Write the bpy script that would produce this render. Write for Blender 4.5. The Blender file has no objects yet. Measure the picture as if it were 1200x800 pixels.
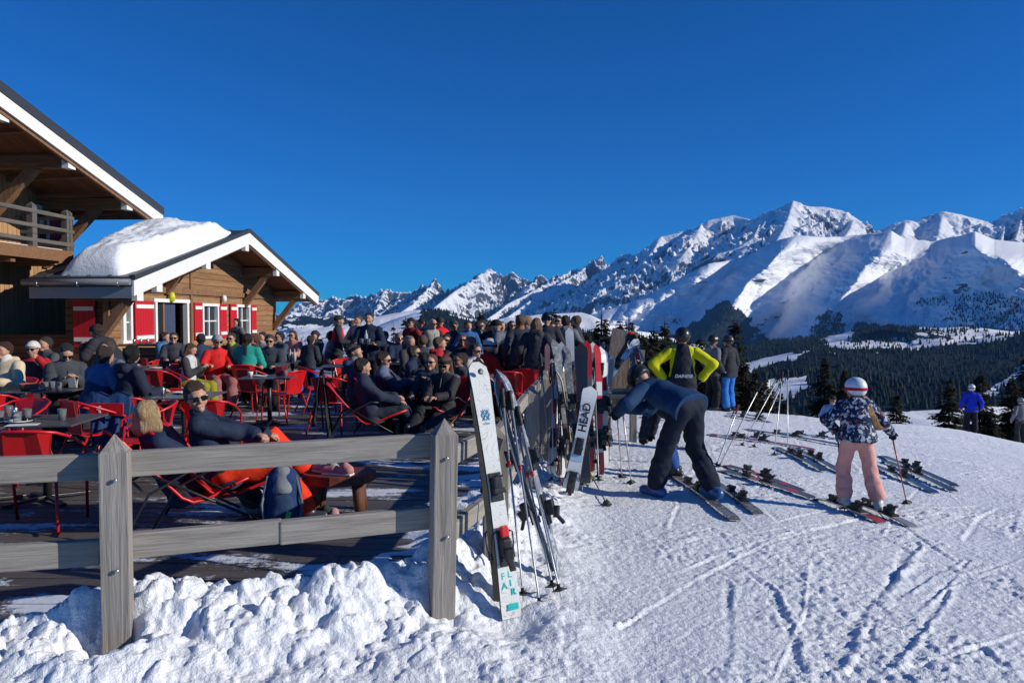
import bpy, bmesh, math, random
import numpy as np
from mathutils import Vector, Matrix

# ------------------------------------------------------------------ camera, sky, sun, exposure
SC = bpy.context.scene
COL = SC.collection
R = math.radians
FPX, CAMZ, TILT = 867.0, 1.70, R(1.98)
cam_d = bpy.data.cameras.new('camera'); cam = bpy.data.objects.new('camera', cam_d); COL.objects.link(cam)
cam_d.sensor_width = 36; cam_d.lens = FPX / 1200 * 36
cam_d.clip_start = .1; cam_d.clip_end = 40000
cam.location = (0, 0, CAMZ); cam.rotation_euler = (math.pi/2 - TILT, 0, 0)
SC.camera = cam

SUN_AZ = (0.978, -0.208)        # horizontal direction towards the sun
SUN_EL = R(23)
W = bpy.data.worlds.new('World'); SC.world = W; W.use_nodes = True
wn = W.node_tree.nodes; wl = W.node_tree.links; wn.clear()
sky = wn.new('ShaderNodeTexSky'); sky.sky_type = 'NISHITA'; sky.sun_disc = False
sky.sun_elevation = SUN_EL; sky.sun_rotation = math.atan2(SUN_AZ[0], SUN_AZ[1])
sky.altitude = 2200; sky.air_density = 1.0; sky.dust_density = 0.0; sky.ozone_density = 3.0
hs = wn.new('ShaderNodeMix'); hs.data_type = 'RGBA'; hs.blend_type = 'MULTIPLY'; hs.inputs[0].default_value = 1
hs.inputs[7].default_value = (.055, .71, 1.52, 1)      # clear deep-blue mountain air
bg = wn.new('ShaderNodeBackground'); bg.inputs['Strength'].default_value = .072
wo = wn.new('ShaderNodeOutputWorld')
wl.new(sky.outputs[0], hs.inputs[6]); wl.new(hs.outputs[2], bg.inputs['Color']); wl.new(bg.outputs[0], wo.inputs['Surface'])
sd = bpy.data.lights.new('sun', 'SUN'); sd.energy = 4.9; sd.angle = R(.5); sd.color = (1, .94, .82)
so = bpy.data.objects.new('sun', sd); COL.objects.link(so)
sv = Vector((SUN_AZ[0]*math.cos(SUN_EL), SUN_AZ[1]*math.cos(SUN_EL), math.sin(SUN_EL)))
so.rotation_euler = sv.to_track_quat('Z', 'Y').to_euler()
SC.view_settings.view_transform = 'Standard'; SC.view_settings.look = 'None'
SC.view_settings.exposure = 0; SC.view_settings.gamma = 1
SC.render.engine = 'CYCLES'
SC.cycles.max_bounces = 5; SC.cycles.diffuse_bounces = 3; SC.cycles.glossy_bounces = 3
SC.cycles.transmission_bounces = 4; SC.cycles.transparent_max_bounces = 6
SC.cycles.caustics_reflective = False; SC.cycles.caustics_refractive = False
SC.cycles.use_denoising = True

# ------------------------------------------------------------------ placing helpers
CT, ST = math.cos(TILT), math.sin(TILT)
def at(px, py, y):
    """point of the photograph (1200x800) at depth y"""
    u = (px-600)/FPX; v = (400-py)/FPX
    t = y / (CT + v*ST)
    return Vector((u*t, y, CAMZ + (v*CT - ST)*t))
def ground_at(px, py, z=0.0):
    u = (px-600)/FPX; v = (400-py)/FPX
    t = (z-CAMZ) / (v*CT - ST)
    return Vector((u*t, (CT + v*ST)*t, z))

# ------------------------------------------------------------------ noise (numpy)
_rs = np.random.RandomState(7)
_perm = _rs.permutation(512).astype(np.int64)
_g2 = np.stack([np.cos(np.linspace(0, 2*np.pi, 512, endpoint=False)), np.sin(np.linspace(0, 2*np.pi, 512, endpoint=False))], 1)
def perlin(x, y, seed=0):
    xi = np.floor(x).astype(np.int64); yi = np.floor(y).astype(np.int64)
    xf = x-xi; yf = y-yi
    u = xf*xf*xf*(xf*(xf*6-15)+10); v = yf*yf*yf*(yf*(yf*6-15)+10)
    def g(ix, iy, fx, fy):
        h = _perm[(_perm[(ix+seed*37) & 511] + iy) & 511]
        gg = _g2[h]; return gg[..., 0]*fx + gg[..., 1]*fy
    a = g(xi, yi, xf, yf); b = g(xi+1, yi, xf-1, yf)
    c = g(xi, yi+1, xf, yf-1); d = g(xi+1, yi+1, xf-1, yf-1)
    return ((a*(1-u)+b*u)*(1-v) + (c*(1-u)+d*u)*v)*1.5
def fbm(x, y, o=4, seed=0, gain=.5, lac=2.03):
    s = 0; a = 1; f = 1
    for i in range(o):
        s = s + a*perlin(x*f+i*17.3, y*f-i*9.1, seed+i); a *= gain; f *= lac
    return s
def billow(x, y, o=4, seed=0, gain=.5):
    s = 0; a = 1; f = 1
    for i in range(o):
        s = s + a*(np.abs(perlin(x*f+i*17.3, y*f-i*9.1, seed+i))); a *= gain; f *= 2.05
    return s
def ridged(x, y, o=5, seed=0, gain=.5):
    s = 0; a = 1; f = 1; w = 1
    for i in range(o):
        n = 1-np.abs(perlin(x*f+i*17.3, y*f-i*9.1, seed+i))*1.6
        n = np.clip(n, 0, 1)**2
        s = s + a*n*w; w = np.clip(n*1.6, 0, 1); a *= gain; f *= 2.07
    return s
def chunks(x, y, size, seed, dens=.8, flat=.7):
    """broken lumps: rounded blocks of random size scattered over a jittered grid"""
    gx = x/size; gy = y/size; ix = np.floor(gx).astype(np.int64); iy = np.floor(gy).astype(np.int64)
    out = np.zeros(np.shape(x))
    for dx in (-1, 0, 1):
        for dy in (-1, 0, 1):
            cx = ix+dx; cy = iy+dy
            h = _perm[(_perm[(cx+seed*53) & 511]+cy) & 511]; h2 = _perm[(h+91) & 511]; h3 = _perm[(h2+17) & 511]; h4 = _perm[(h3+5) & 511]
            r = .38+.42*(h3/511.)
            px = cx+.5+.8*(h/511.-.5); py = cy+.5+.8*(h2/511.-.5)
            ax = gx-px; ay = gy-py; an = h4/511.*6.28; c, s_ = np.cos(an), np.sin(an)
            u = (c*ax+s_*ay); v = (-s_*ax+c*ay)*(1+.6*(h2/511.))
            d = (np.abs(u)**2.6+np.abs(v)**2.6)**(1/2.6)/r
            b = np.sqrt(np.clip(1-d*d, 0, 1))*r*flat*(h4/511. < dens)
            out = np.maximum(out, b)
    return out*size
def sstep(a, b, x):
    t = np.clip((x-a)/(b-a), 0, 1); return t*t*(3-2*t)

# ------------------------------------------------------------------ objects
def tag(o, label=None, cat=None, group=None, kind=None):
    if label: o['label'] = label
    if cat: o['category'] = cat
    if group: o['group'] = group
    if kind: o['kind'] = kind
    return o
def empty(name, loc=(0,0,0), rz=0, label=None, cat=None, group=None):
    o = bpy.data.objects.new(name, None); COL.objects.link(o)
    o.empty_display_size = .1; o.location = loc; o.rotation_euler = (0, 0, rz)
    return tag(o, label, cat, group)
def mesh_np(name, V, F, mat=None, parent=None, smooth=False, mats=None, midx=None):
    me = bpy.data.meshes.new(name)
    V = np.asarray(V, dtype=np.float32); F = np.asarray(F, dtype=np.int32)
    n = F.shape[1]
    me.vertices.add(len(V)); me.vertices.foreach_set('co', V.ravel())
    me.loops.add(F.size); me.loops.foreach_set('vertex_index', F.ravel())
    me.polygons.add(len(F))
    me.polygons.foreach_set('loop_start', np.arange(0, F.size, n, dtype=np.int32))
    me.polygons.foreach_set('loop_total', np.full(len(F), n, dtype=np.int32))
    if smooth: me.polygons.foreach_set('use_smooth', np.ones(len(F), dtype=bool))
    me.update(calc_edges=True)
    for m in (mats or ([mat] if mat else [])): me.materials.append(m)
    if midx is not None: me.polygons.foreach_set('material_index', np.asarray(midx, dtype=np.int32))
    o = bpy.data.objects.new(name, me); COL.objects.link(o)
    if parent: o.parent = parent
    return o
def copy_tree(o, parent=None):
    c = o.copy(); COL.objects.link(c)
    if parent: c.parent = parent
    for ch in o.children: copy_tree(ch, c)
    return c

class MB:
    """collects simple shapes; build() links them as ONE mesh"""
    def __init__(s): s.v = []; s.f = []; s.sm = []
    def add(s, vs, fs, M=None, smooth=False):
        b = len(s.v)
        for p in vs:
            p = Vector(p)
            s.v.append(tuple(M @ p) if M is not None else tuple(p))
        for f in fs: s.f.append(tuple(b+i for i in f)); s.sm.append(smooth)
        return s
    def box(s, c, d, rot=None, bev=0.0, taper=(1,1)):
        hx, hy, hz = d[0]/2, d[1]/2, d[2]/2
        M = Matrix.Translation(Vector(c)) @ (rot.to_4x4() if rot is not None else Matrix())
        if bev <= 0:
            vs = [(x*hx*(taper[0] if z > 0 else 1), y*hy*(taper[1] if z > 0 else 1), z*hz) for z in (-1,1) for y in (-1,1) for x in (-1,1)]
            return s.add(vs, [(0,2,3,1),(4,5,7,6),(0,1,5,4),(2,6,7,3),(0,4,6,2),(1,3,7,5)], M)
        bm = bmesh.new(); bmesh.ops.create_cube(bm, size=1)
        for v in bm.verts: v.co = Vector((v.co.x*2*hx*(taper[0] if v.co.z > 0 else 1), v.co.y*2*hy*(taper[1] if v.co.z > 0 else 1), v.co.z*2*hz))
        bmesh.ops.bevel(bm, geom=list(bm.edges), offset=bev, segments=2, affect='EDGES', profile=.6)
        bm.verts.index_update()
        s.add([v.co.copy() for v in bm.verts], [[v.index for v in f.verts] for f in bm.faces], M)
        bm.free(); return s
    def bar(s, a, b, w, h, bev=0.0, up=(0,0,1), ext=0):
        """box from a to b; w across, h along up"""
        a = Vector(a); b = Vector(b); d = (b-a); L = d.length; d.normalize()
        up = Vector(up); side = d.cross(up)
        if side.length < 1e-5: side = d.cross(Vector((0,1,0)))
        side.normalize(); up2 = side.cross(d)
        rot = Matrix((side, d, up2)).transposed()
        return s.box((a+b)/2, (w, L+ext, h), rot, bev)
    def tube(s, pts, r, n=8, cap=True):
        pts = [Vector(p) for p in pts]
        rs = r if isinstance(r, (list, tuple)) else [r]*len(pts)
        b = len(s.v); prev = None
        for i, p in enumerate(pts):
            if i == 0: d = pts[1]-p
            elif i == len(pts)-1: d = p-pts[i-1]
            else: d = (pts[i+1]-p).normalized() + (p-pts[i-1]).normalized()
            if d.length < 1e-9: d = Vector((0,0,1))
            d.normalize()
            if prev is None:
                x = d.cross(Vector((0,0,1)) if abs(d.z) < .9 else Vector((1,0,0))); x.normalize()
            else:
                x = prev - d*prev.dot(d); x.normalize()
            prev = x; y = d.cross(x)
            for k in range(n):
                a = 2*math.pi*k/n
                s.v.append(tuple(p + (x*math.cos(a) + y*math.sin(a))*rs[i]))
        for i in range(len(pts)-1):
            for k in range(n):
                k2 = (k+1) % n
                s.f.append((b+i*n+k, b+i*n+k2, b+(i+1)*n+k2, b+(i+1)*n+k)); s.sm.append(True)
        if cap:
            s.f.append(tuple(b+k for k in reversed(range(n)))); s.sm.append(False)
            e = b+(len(pts)-1)*n
            s.f.append(tuple(e+k for k in range(n))); s.sm.append(False)
        return s
    def lathe(s, prof, c=(0,0,0), n=16, M=None):
        """prof: list of (r, z)"""
        b = len(s.v); M = M or Matrix.Translation(Vector(c))
        for r, z in prof:
            for k in range(n):
                a = 2*math.pi*k/n
                s.v.append(tuple(M @ Vector((r*math.cos(a), r*math.sin(a), z))))
        for i in range(len(prof)-1):
            for k in range(n):
                k2 = (k+1) % n
                s.f.append((b+i*n+k, b+i*n+k2, b+(i+1)*n+k2, b+(i+1)*n+k)); s.sm.append(True)
        s.f.append(tuple(b+k for k in reversed(range(n)))); s.sm.append(False)
        e = b+(len(prof)-1)*n
        s.f.append(tuple(e+k for k in range(n))); s.sm.append(False)
        return s
    def prism(s, poly, a, b, M=None):
        """polygon (list of 2D) in local xz, extruded along y from a to b"""
        n = len(poly)
        vs = [(p[0], a, p[1]) for p in poly] + [(p[0], b, p[1]) for p in poly]
        fs = [tuple(range(n)), tuple(reversed(range(n, 2*n)))] + [(i, i+n, (i+1) % n+n, (i+1) % n) for i in range(n)]
        return s.add(vs, fs, M)
    def build(s, name, mat, parent=None, smooth=None):
        me = bpy.data.meshes.new(name); me.from_pydata(s.v, [], s.f); me.update()
        sm = s.sm if smooth is None else [smooth]*len(s.f)
        me.polygons.foreach_set('use_smooth', sm)
        if mat: me.materials.append(mat)
        bm = bmesh.new(); bm.from_mesh(me); bmesh.ops.recalc_face_normals(bm, faces=bm.faces); bm.to_mesh(me); bm.free()
        o = bpy.data.objects.new(name, me); COL.objects.link(o)
        if parent: o.parent = parent
        return o

# ------------------------------------------------------------------ materials
class NT:
    def __init__(s, name):
        s.m = bpy.data.materials.new(name); s.m.use_nodes = True
        s.n = s.m.node_tree.nodes; s.l = s.m.node_tree.links
        s.b = s.n['Principled BSDF']; s._tc = None
    def new(s, t, **k):
        n = s.n.new(t)
        for a, v in k.items():
            if a in n.inputs and not hasattr(n, a): n.inputs[a].default_value = v
            else: setattr(n, a, v)
        return n
    def co(s, kind='Object', scale=(1,1,1), rot=(0,0,0)):
        if s._tc is None: s._tc = s.n.new('ShaderNodeTexCoord')
        mp = s.n.new('ShaderNodeMapping'); mp.inputs['Scale'].default_value = scale; mp.inputs['Rotation'].default_value = rot
        s.l.new(s._tc.outputs[kind], mp.inputs['Vector']); return mp.outputs[0]
    def geo(s): return s.n.new('ShaderNodeNewGeometry')
    def noise(s, vec=None, scale=5, detail=4, rough=.55, dist=0):
        n = s.n.new('ShaderNodeTexNoise')
        n.inputs['Scale'].default_value = scale; n.inputs['Detail'].default_value = detail
        n.inputs['Roughness'].default_value = rough; n.inputs['Distortion'].default_value = dist
        if vec is not None: s.l.new(vec, n.inputs['Vector'])
        return n.outputs['Fac']
    def ramp(s, fac, stops, interp='LINEAR'):
        n = s.n.new('ShaderNodeValToRGB'); cr = n.color_ramp; cr.interpolation = interp
        while len(cr.elements) < len(stops): cr.elements.new(.5)
        for e, (p, c) in zip(cr.elements, stops):
            e.position = p; e.color = (c[0], c[1], c[2], 1) if hasattr(c, '__len__') else (c, c, c, 1)
        s.l.new(fac, n.inputs[0]); return n.outputs[0]
    def mix(s, fac, a, b, mode='MIX'):
        n = s.n.new('ShaderNodeMix'); n.data_type = 'RGBA'; n.blend_type = mode
        for sock, v in ((n.inputs[0], fac), (n.inputs[6], a), (n.inputs[7], b)):
            if hasattr(v, 'is_linked'): s.l.new(v, sock)
            elif hasattr(v, '__len__'): sock.default_value = (v[0], v[1], v[2], 1)
            else: sock.default_value = v
        return n.outputs[2]
    def math(s, op, a, b=0.0, clamp=False):
        n = s.n.new('ShaderNodeMath'); n.operation = op; n.use_clamp = clamp
        for sock, v in ((n.inputs[0], a), (n.inputs[1], b)):
            if hasattr(v, 'is_linked'): s.l.new(v, sock)
            else: sock.default_value = v
        return n.outputs[0]
    def sep(s, vec):
        n = s.n.new('ShaderNodeSeparateXYZ'); s.l.new(vec, n.inputs[0]); return n.outputs
    def bump(s, h, strength=.5, dist=.02, prev=None):
        n = s.n.new('ShaderNodeBump'); n.inputs['Strength'].default_value = strength; n.inputs['Distance'].default_value = dist
        s.l.new(h, n.inputs['Height'])
        if prev is not None: s.l.new(prev, n.inputs['Normal'])
        return n.outputs[0]
    def out(s, color=None, rough=None, normal=None, metal=None, spec=None, **k):
        for nm, v in (('Base Color', color), ('Roughness', rough), ('Normal', normal), ('Metallic', metal), ('Specular IOR Level', spec)):
            if v is None: continue
            if hasattr(v, 'is_linked'): s.l.new(v, s.b.inputs[nm])
            elif hasattr(v, '__len__'): s.b.inputs[nm].default_value = (v[0], v[1], v[2], 1)
            else: s.b.inputs[nm].default_value = v
        for nm, v in k.items(): s.b.inputs[nm.replace('_', ' ')].default_value = v
        return s.m

_cache = {}
def cloth(c, rough=.8, scale=60, bump=.35, spec=.2):
    """fabric with a slight weave and folds"""
    key = ('cloth', tuple(c), rough, scale, bump)
    if key in _cache: return _cache[key]
    t = NT('fabric'); v = t.co()
    n1 = t.noise(v, 9, 5, .6); n2 = t.noise(v, scale*4, 2, .5)
    col = t.mix(n1, [x*.78 for x in c], [min(1, x*1.2) for x in c])
    nb = t.bump(t.noise(v, 14, 4, .6, .6), bump, .02); nb = t.bump(n2, .15, .004, nb)
    _cache[key] = t.out(col, rough, nb, spec=spec); return _cache[key]
def plain(c, rough=.5, metal=0, spec=.5, var=.12, name='painted'):
    key = ('plain', tuple(c), rough, metal, var)
    if key in _cache: return _cache[key]
    t = NT(name); v = t.co()
    n1 = t.noise(v, 12, 5, .65)
    col = t.mix(n1, [x*(1-var) for x in c], [min(1, x*(1+var)) for x in c])
    rr = t.ramp(t.noise(v, 25, 4, .6), [(.3, max(0, rough-.08)), (.7, min(1, rough+.1))])
    _cache[key] = t.out(col, rr, None, metal, spec); return _cache[key]
def wood(c1, c2, axis='x', scale=1, rough=.8, bump=.5, planks=0, plank_axis='z', crack=.5, name='wood', vary=.25):
    """grain running along axis; planks: board width in metres along plank_axis"""
    key = ('wood', tuple(c1), tuple(c2), axis, scale, planks, plank_axis, name)
    if key in _cache: return _cache[key]
    t = NT(name)
    st = {'x': (.6, 14, 14), 'y': (14, .6, 14), 'z': (14, 14, .6)}[axis]
    v = t.co('Object', tuple(q*scale for q in st))
    g = t.noise(v, 1.6, 7, .62, 1.2); fine = t.noise(v, 9, 3, .6)
    big = t.noise(t.co(), .9*scale, 4, .6)
    col = t.mix(t.ramp(g, [(.28, 0), (.72, 1)]), c1, c2)
    col = t.mix(t.math('MULTIPLY', t.ramp(fine, [(.45, 0), (.8, 1)]), .35), col, [x*.35 for x in c1])
    col = t.mix(t.math('MULTIPLY', t.ramp(big, [(.3, 0), (.7, 1)]), .35), col, [x*.6 for x in c2])
    nb = t.bump(g, bump, .012); nb = t.bump(fine, bump*.6, .004, nb)
    if planks:
        s = t.sep(t._tc.outputs['Object'])[{'x': 0, 'y': 1, 'z': 2}[plank_axis]]
        q = t.math('DIVIDE', s, planks); fr = t.math('FRACT', q); fl = t.math('FLOOR', q)
        wn_ = t.n.new('ShaderNodeTexWhiteNoise'); wn_.noise_dimensions = '1D'; t.l.new(fl, wn_.inputs['W'])
        col = t.mix(t.math('MULTIPLY', wn_.outputs['Value'], vary*2), col, [x*.5 for x in c1])
        e = t.math('MINIMUM', fr, t.math('SUBTRACT', 1.0, fr))
        gap = t.ramp(e, [(0, 1), (.05, 0)])
        col = t.mix(gap, col, [x*.12 for x in c1])
        nb = t.bump(t.ramp(e, [(0, 0), (.07, 1)]), .8, .012, nb)
    _cache[key] = t.out(col, rough, nb, spec=.2); return _cache[key]

M = {}
M['wood_weathered'] = wood((.20,.175,.15), (.40,.37,.335), 'z', 1, .85, .8, name='weathered_wood')
M['wood_weathered_x'] = wood((.20,.175,.15), (.42,.39,.35), 'x', 1, .85, .8, name='weathered_wood_rail')
M['wood_weathered_y'] = wood((.20,.175,.15), (.42,.39,.35), 'y', 1, .85, .8, name='weathered_wood_rail_deep')
M['red_metal'] = plain((.55,.012,.015), .35, 0, .5, .12, 'red_painted_metal')
M['black_metal'] = plain((.02,.02,.022), .4, 0, .5, .2, 'black_painted_metal')
M['black_plastic'] = plain((.018,.018,.02), .45, 0, .5, .3, 'black_plastic')
M['steel'] = plain((.55,.56,.58), .3, .9, .5, .1, 'brushed_steel')
M['white_paint'] = plain((.78,.77,.74), .6, 0, .3, .06, 'white_painted_wood')
# ------------------------------------------------------------------ snow near the camera
FENCE = [(-6.6,1.85),(-3.42,2.98),(-1.90,3.51),(-.385,4.04),(-.13,5.05),(.20,7.5),(.41,8.9),(.62,11.2),(.85,14.0),(1.1,18.0)]
POSTS = FENCE[1:9]
def fence_s(x, y):
    """signed distance to the fence line, + on the terrace side, and position along it"""
    best = np.full(np.shape(x), 1e9); sg = np.zeros(np.shape(x)); al = np.zeros(np.shape(x)); acc = 0
    for i in range(len(FENCE)-1):
        a = FENCE[i]; b = FENCE[i+1]; dx, dy = b[0]-a[0], b[1]-a[1]; L = math.hypot(dx, dy)
        t = np.clip(((x-a[0])*dx + (y-a[1])*dy)/L/L, 0, 1)
        ex = x-a[0]-t*dx; ey = y-a[1]-t*dy; d = np.hypot(ex, ey)
        m = d < best
        best = np.where(m, d, best)
        sg = np.where(m, np.sign(dx*ey-dy*ex), sg); al = np.where(m, acc+t*L, al); acc += L
    return best*sg, al
def piste(x, y):
    xe = np.clip(x, 0, None)
    z = -.0072*np.minimum(xe, 40)**2 - .0214*np.clip(y-2, 0, None)
    ye = 17.3 + np.clip(x-8.5, 0, 100)*1.0 + np.clip(2-x, 0, 3)*5
    over = np.clip(y-ye, 0, None)
    z = z - .40*over*sstep(0, 3, over) - .05*over
    return z
TRACKS = []
_rt = random.Random(5)
for (pts, wd, dp) in [
    ([(870,672),(905,700),(920,740),(935,800)], .05, .03), ([(852,690),(853,760),(850,800)], .04, .025),
    ([(1060,640),(1045,680),(1010,720),(985,780),(975,800)], .06, .045), ([(1030,685),(1025,730),(1005,790)], .03, .02),
    ([(1078,632),(1050,670),(1000,735)], .035, .03), ([(1130,622),(1150,590),(1170,575),(1190,583),(1185,605)], .035, .03),
    ([(1135,650),(1110,680),(1070,722)], .03, .03), ([(1125,650),(1090,672),(1048,705)], .03, .025),
    ([(1110,690),(1080,745),(1040,795)], .04, .03), ([(1150,770),(1180,795)], .04, .03), ([(1200,640),(1150,665),(1100,690)], .025, .02),
    ([(1200,540),(1150,534),(1080,525)], .03, .015), ([(1200,565),(1120,545),(1060,540)], .03, .015),
    ([(700,600),(760,640),(800,700)], .03, .012), ([(960,620),(900,640),(840,650)], .03, .012), ([(1060,610),(1100,640),(1200,700)], .03, .02)]:
    TRACKS.append(([ground_at(px, py, -.12) for px, py in pts], wd, dp))
for i in range(120):
    x0 = _rt.uniform(.6, 9); y0 = _rt.uniform(2.6, 16); a = _rt.uniform(.2, 1.6) if i % 3 else _rt.uniform(2.2, 3.0)
    L = _rt.uniform(1.5, 7); c = _rt.uniform(-.22, .22)
    TRACKS.append(([Vector((x0+math.cos(a+c*k*.3)*L*k/5, y0+math.sin(a+c*k*.3)*L*k/5, 0)) for k in range(6)], _rt.uniform(.016, .032), _rt.uniform(.012, .030)))
def ground_z(x, y, fine=True):
    x = np.asarray(x, float); y = np.asarray(y, float)
    s, al = fence_s(x, y)
    z = piste(x, y)
    deck = sstep(.25, .6, s)*sstep(33, 31, y)*sstep(-19, -17, x)*sstep(.6, .2, x - np.interp(y, [0, 18, 31], [1.2, 1.2, -2]))
    # snow bank along the fence
    long_ = al < 6.9            # left of the second visible post
    crest = np.where(long_, .36, .26 - .012*np.clip(al-7, 0, 8)) + .06*perlin(al*1.1, al*0+3.1, 3)
    so_ = s - .12
    front = np.where(long_, 1.25, .95)
    prof = np.where(so_ > 0, np.exp(-(so_/.30)**2), np.clip(1+so_/front, 0, 1)**1.6)
    bank = crest*prof
    big = fbm(x*1.3+5, y*1.3, 2, 11)
    bank = bank*(1 + .38*big)
    # small hollows round the posts
    for (px, py) in POSTS[:6]:
        r2 = (x-px)**2 + (y-py+.10)**2
        bank = bank*(1-.80*np.exp(-r2/.030))
    r2 = (x+.02)**2 + (y-3.98)**2
    bank = bank*(1-.92*np.exp(-r2/.07))
    lump_w = np.clip(1-.85*np.exp(-r2/.05), 0, 1)*np.clip(prof*1.3, 0, 1)*(np.abs(s) < 1.6)
    zb = z + bank
    bank = bank*sstep(20, 17, y)
    zb = np.where(s > .3, z*(1-deck) + (-.055)*deck + bank, zb)
    if fine:
        wx_ = x+fbm(x*5, y*5, 3, 23)*.05; wy_ = y+fbm(x*5+9, y*5, 3, 24)*.05
        lumps = chunks(wx_, wy_, .34, 1, .7, .34)*.5 + chunks(wx_+.3, wy_, .16, 2, .8, .55)*.65 + chunks(wx_, wy_+.2, .075, 3, .75, .7)*.85 + chunks(wx_, wy_, .035, 4, .6, .7)*.7
        lumps = lumps - .06 + fbm(x*3, y*3, 3, 25)*.035
        msk = sstep(-.35, .45, fbm(x*.8, y*.8, 3, 35))
        rough = (billow(x*10, y*13, 4, 31, .62)-.45)*.011*(.3+msk) + chunks(x, y, .055, 6, .35, .55)*.40*msk + chunks(x, y, .11, 7, .18, .35)*.35*msk + perlin(x*1.1, y*1.1, 9)*.018
        chop = fbm(x*26, y*26, 2, 51)*.004
        zb = zb + lump_w*lumps + (1-lump_w)*(1-deck)*(rough+chop)
        # thin trodden snow on the boards next to the bank
        zb = zb + deck*(.075*sstep(1.5, .5, s)*sstep(6.2, 7.4, al)*sstep(-.45, .25, perlin(x*1.3, y*5.2, 71)+.35*perlin(x*6, y*14, 72)) )
        for pts, wd, dp in TRACKS:
            xs = [p[0] for p in pts]; ys = [p[1] for p in pts]
            m = (x > min(xs)-.3) & (x < max(xs)+.3) & (y > min(ys)-.3) & (y < max(ys)+.3)
            if not m.any(): continue
            xx = x[m]; yy = y[m]; d = np.full(xx.shape, 9.); sg = np.zeros(xx.shape)
            for a, b in zip(pts[:-1], pts[1:]):
                dx, dy = b[0]-a[0], b[1]-a[1]; L2 = dx*dx+dy*dy+1e-9
                t = np.clip(((xx-a[0])*dx+(yy-a[1])*dy)/L2, 0, 1)
                ex = xx-a[0]-t*dx; ey = yy-a[1]-t*dy; dd = np.hypot(ex, ey); k = dd < d
                d = np.where(k, dd, d); sg = np.where(k, np.sign(dx*ey-dy*ex), sg)
            w2 = wd*(1+.5*perlin(xx*6, yy*6, 61))
            dp = dp*.21*np.clip(1+1.3*perlin(xx*1.6, yy*1.6, 63), 0, 1.6); w2 = w2*.6
            zb[m] += -dp*np.exp(-(d/w2)**2) + dp*1.1*np.exp(-((d*sg-w2*1.7)/w2/.8)**2)
    return zb
def gz(x, y):
    return float(ground_z(np.array([x]), np.array([y]), False)[0])

def snow_material(name, trodden=True):
    t = NT(name); v = t.co()
    n1 = t.noise(v, 1.1, 5, .6); n2 = t.noise(v, 9, 5, .65); n3 = t.noise(v, 38, 4, .7); n4 = t.noise(v, 120, 3, .6)
    col = t.mix(t.ramp(n1, [(.3, 0), (.7, 1)]), (.80,.83,.87), (.88,.89,.905))
    col = t.mix(t.math('MULTIPLY', t.ramp(n2, [(.5, 0), (.75, 1)]), .25), col, (.66,.70,.76))
    nb = t.bump(n2, .5, .05); nb = t.bump(n3, .65, .022, nb); nb = t.bump(n4, .35, .006, nb)
    return t.out(col, t.ramp(n3, [(.3, .35), (.7, .75)]), nb, spec=.35)
M['snow'] = snow_material('packed_snow')
def polar(u0, u1, nu, ys):
    us = np.linspace(u0, u1, nu); U, Y = np.meshgrid(us, ys)
    return U*Y, Y
def grid_faces(nr, nc):
    i = np.arange(nr-1)[:, None]*nc + np.arange(nc-1)[None]
    return np.stack([i, i+1, i+nc+1, i+nc], -1).reshape(-1, 4)
ys = np.concatenate([[.05, .4, .8, 1.2, 1.6, 1.9], np.geomspace(2.2, 16, 640), np.geomspace(16.2, 60, 60)])
X, Y = polar(-.95, 1.0, 760, ys)
Z = ground_z(X, Y)
g = mesh_np('snow_ground', np.stack([X, Y, Z], -1).reshape(-1, 3), grid_faces(*X.shape), M['snow'], smooth=True)
tag(g, kind='structure')

# ------------------------------------------------------------------ terrace boards
t = NT('terrace_boards'); v = t.co('Object', (.5, 9, 9)); v1 = t.co()
s = t.sep(t._tc.outputs['Object'])
q = t.math('DIVIDE', s[1], .145); fl = t.math('FLOOR', q)
wnn = t.n.new('ShaderNodeTexWhiteNoise'); wnn.noise_dimensions = '1D'; t.l.new(fl, wnn.inputs['W'])
gr = t.noise(v, 2, 7, .65, .8)
col = t.mix(gr, (.045,.040,.036), (.17,.155,.14))
col = t.mix(t.math('MULTIPLY', wnn.outputs['Value'], .5), col, (.05,.047,.045))
mp = t.n.new('ShaderNodeMapping'); mp.inputs['Scale'].default_value = (.55, 1.9, 1); t.l.new(t._tc.outputs['Object'], mp.inputs['Vector'])
pn = t.noise(mp.outputs[0], 1.0, 8, .68); pf = t.noise(v1, 14, 4, .7)
snowf = t.ramp(t.math('ADD', pn, t.math('MULTIPLY', pf, .16)), [(.615, 0), (.66, 1)])
col = t.mix(snowf, col, (.66,.70,.75))
nb = t.bump(gr, .5, .01); nb = t.bump(t.math('ADD', snowf, t.math('MULTIPLY', pf, .6)), .6, .02, nb)
M['deck'] = t.out(col, t.mix(snowf, (.55,)*3, (.8,)*3), nb, spec=.35)
mb = MB(); rr = random.Random(3)
yb = 2.0
while yb < 31:
    # right end of the board: along the fence line
    if yb < 4.04:
        k = (yb+.07-1.85)/(4.04-1.85); xr = -6.6 + (6.6-.385)*k
    else:
        xr = float(np.interp(yb, [p[1] for p in FENCE[3:]] + [24, 32], [p[0] for p in FENCE[3:]] + [1.4, 1.8]))
    if yb > 18: xr = np.interp(yb, [18, 31], [1.1, -2])
    xr -= .12; xl = -17.0
    while xl < xr-.1:
        L = rr.uniform(3.2, 4.2); x2 = min(xl+L, xr)
        mb.box(((xl+x2)/2, yb+.07, -.02+rr.uniform(-.003, .003)), (x2-xl-.006, .134, .04))
        xl = x2
    yb += .145
tag(mb.build('terrace_deck', M['deck']), kind='structure')

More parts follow.
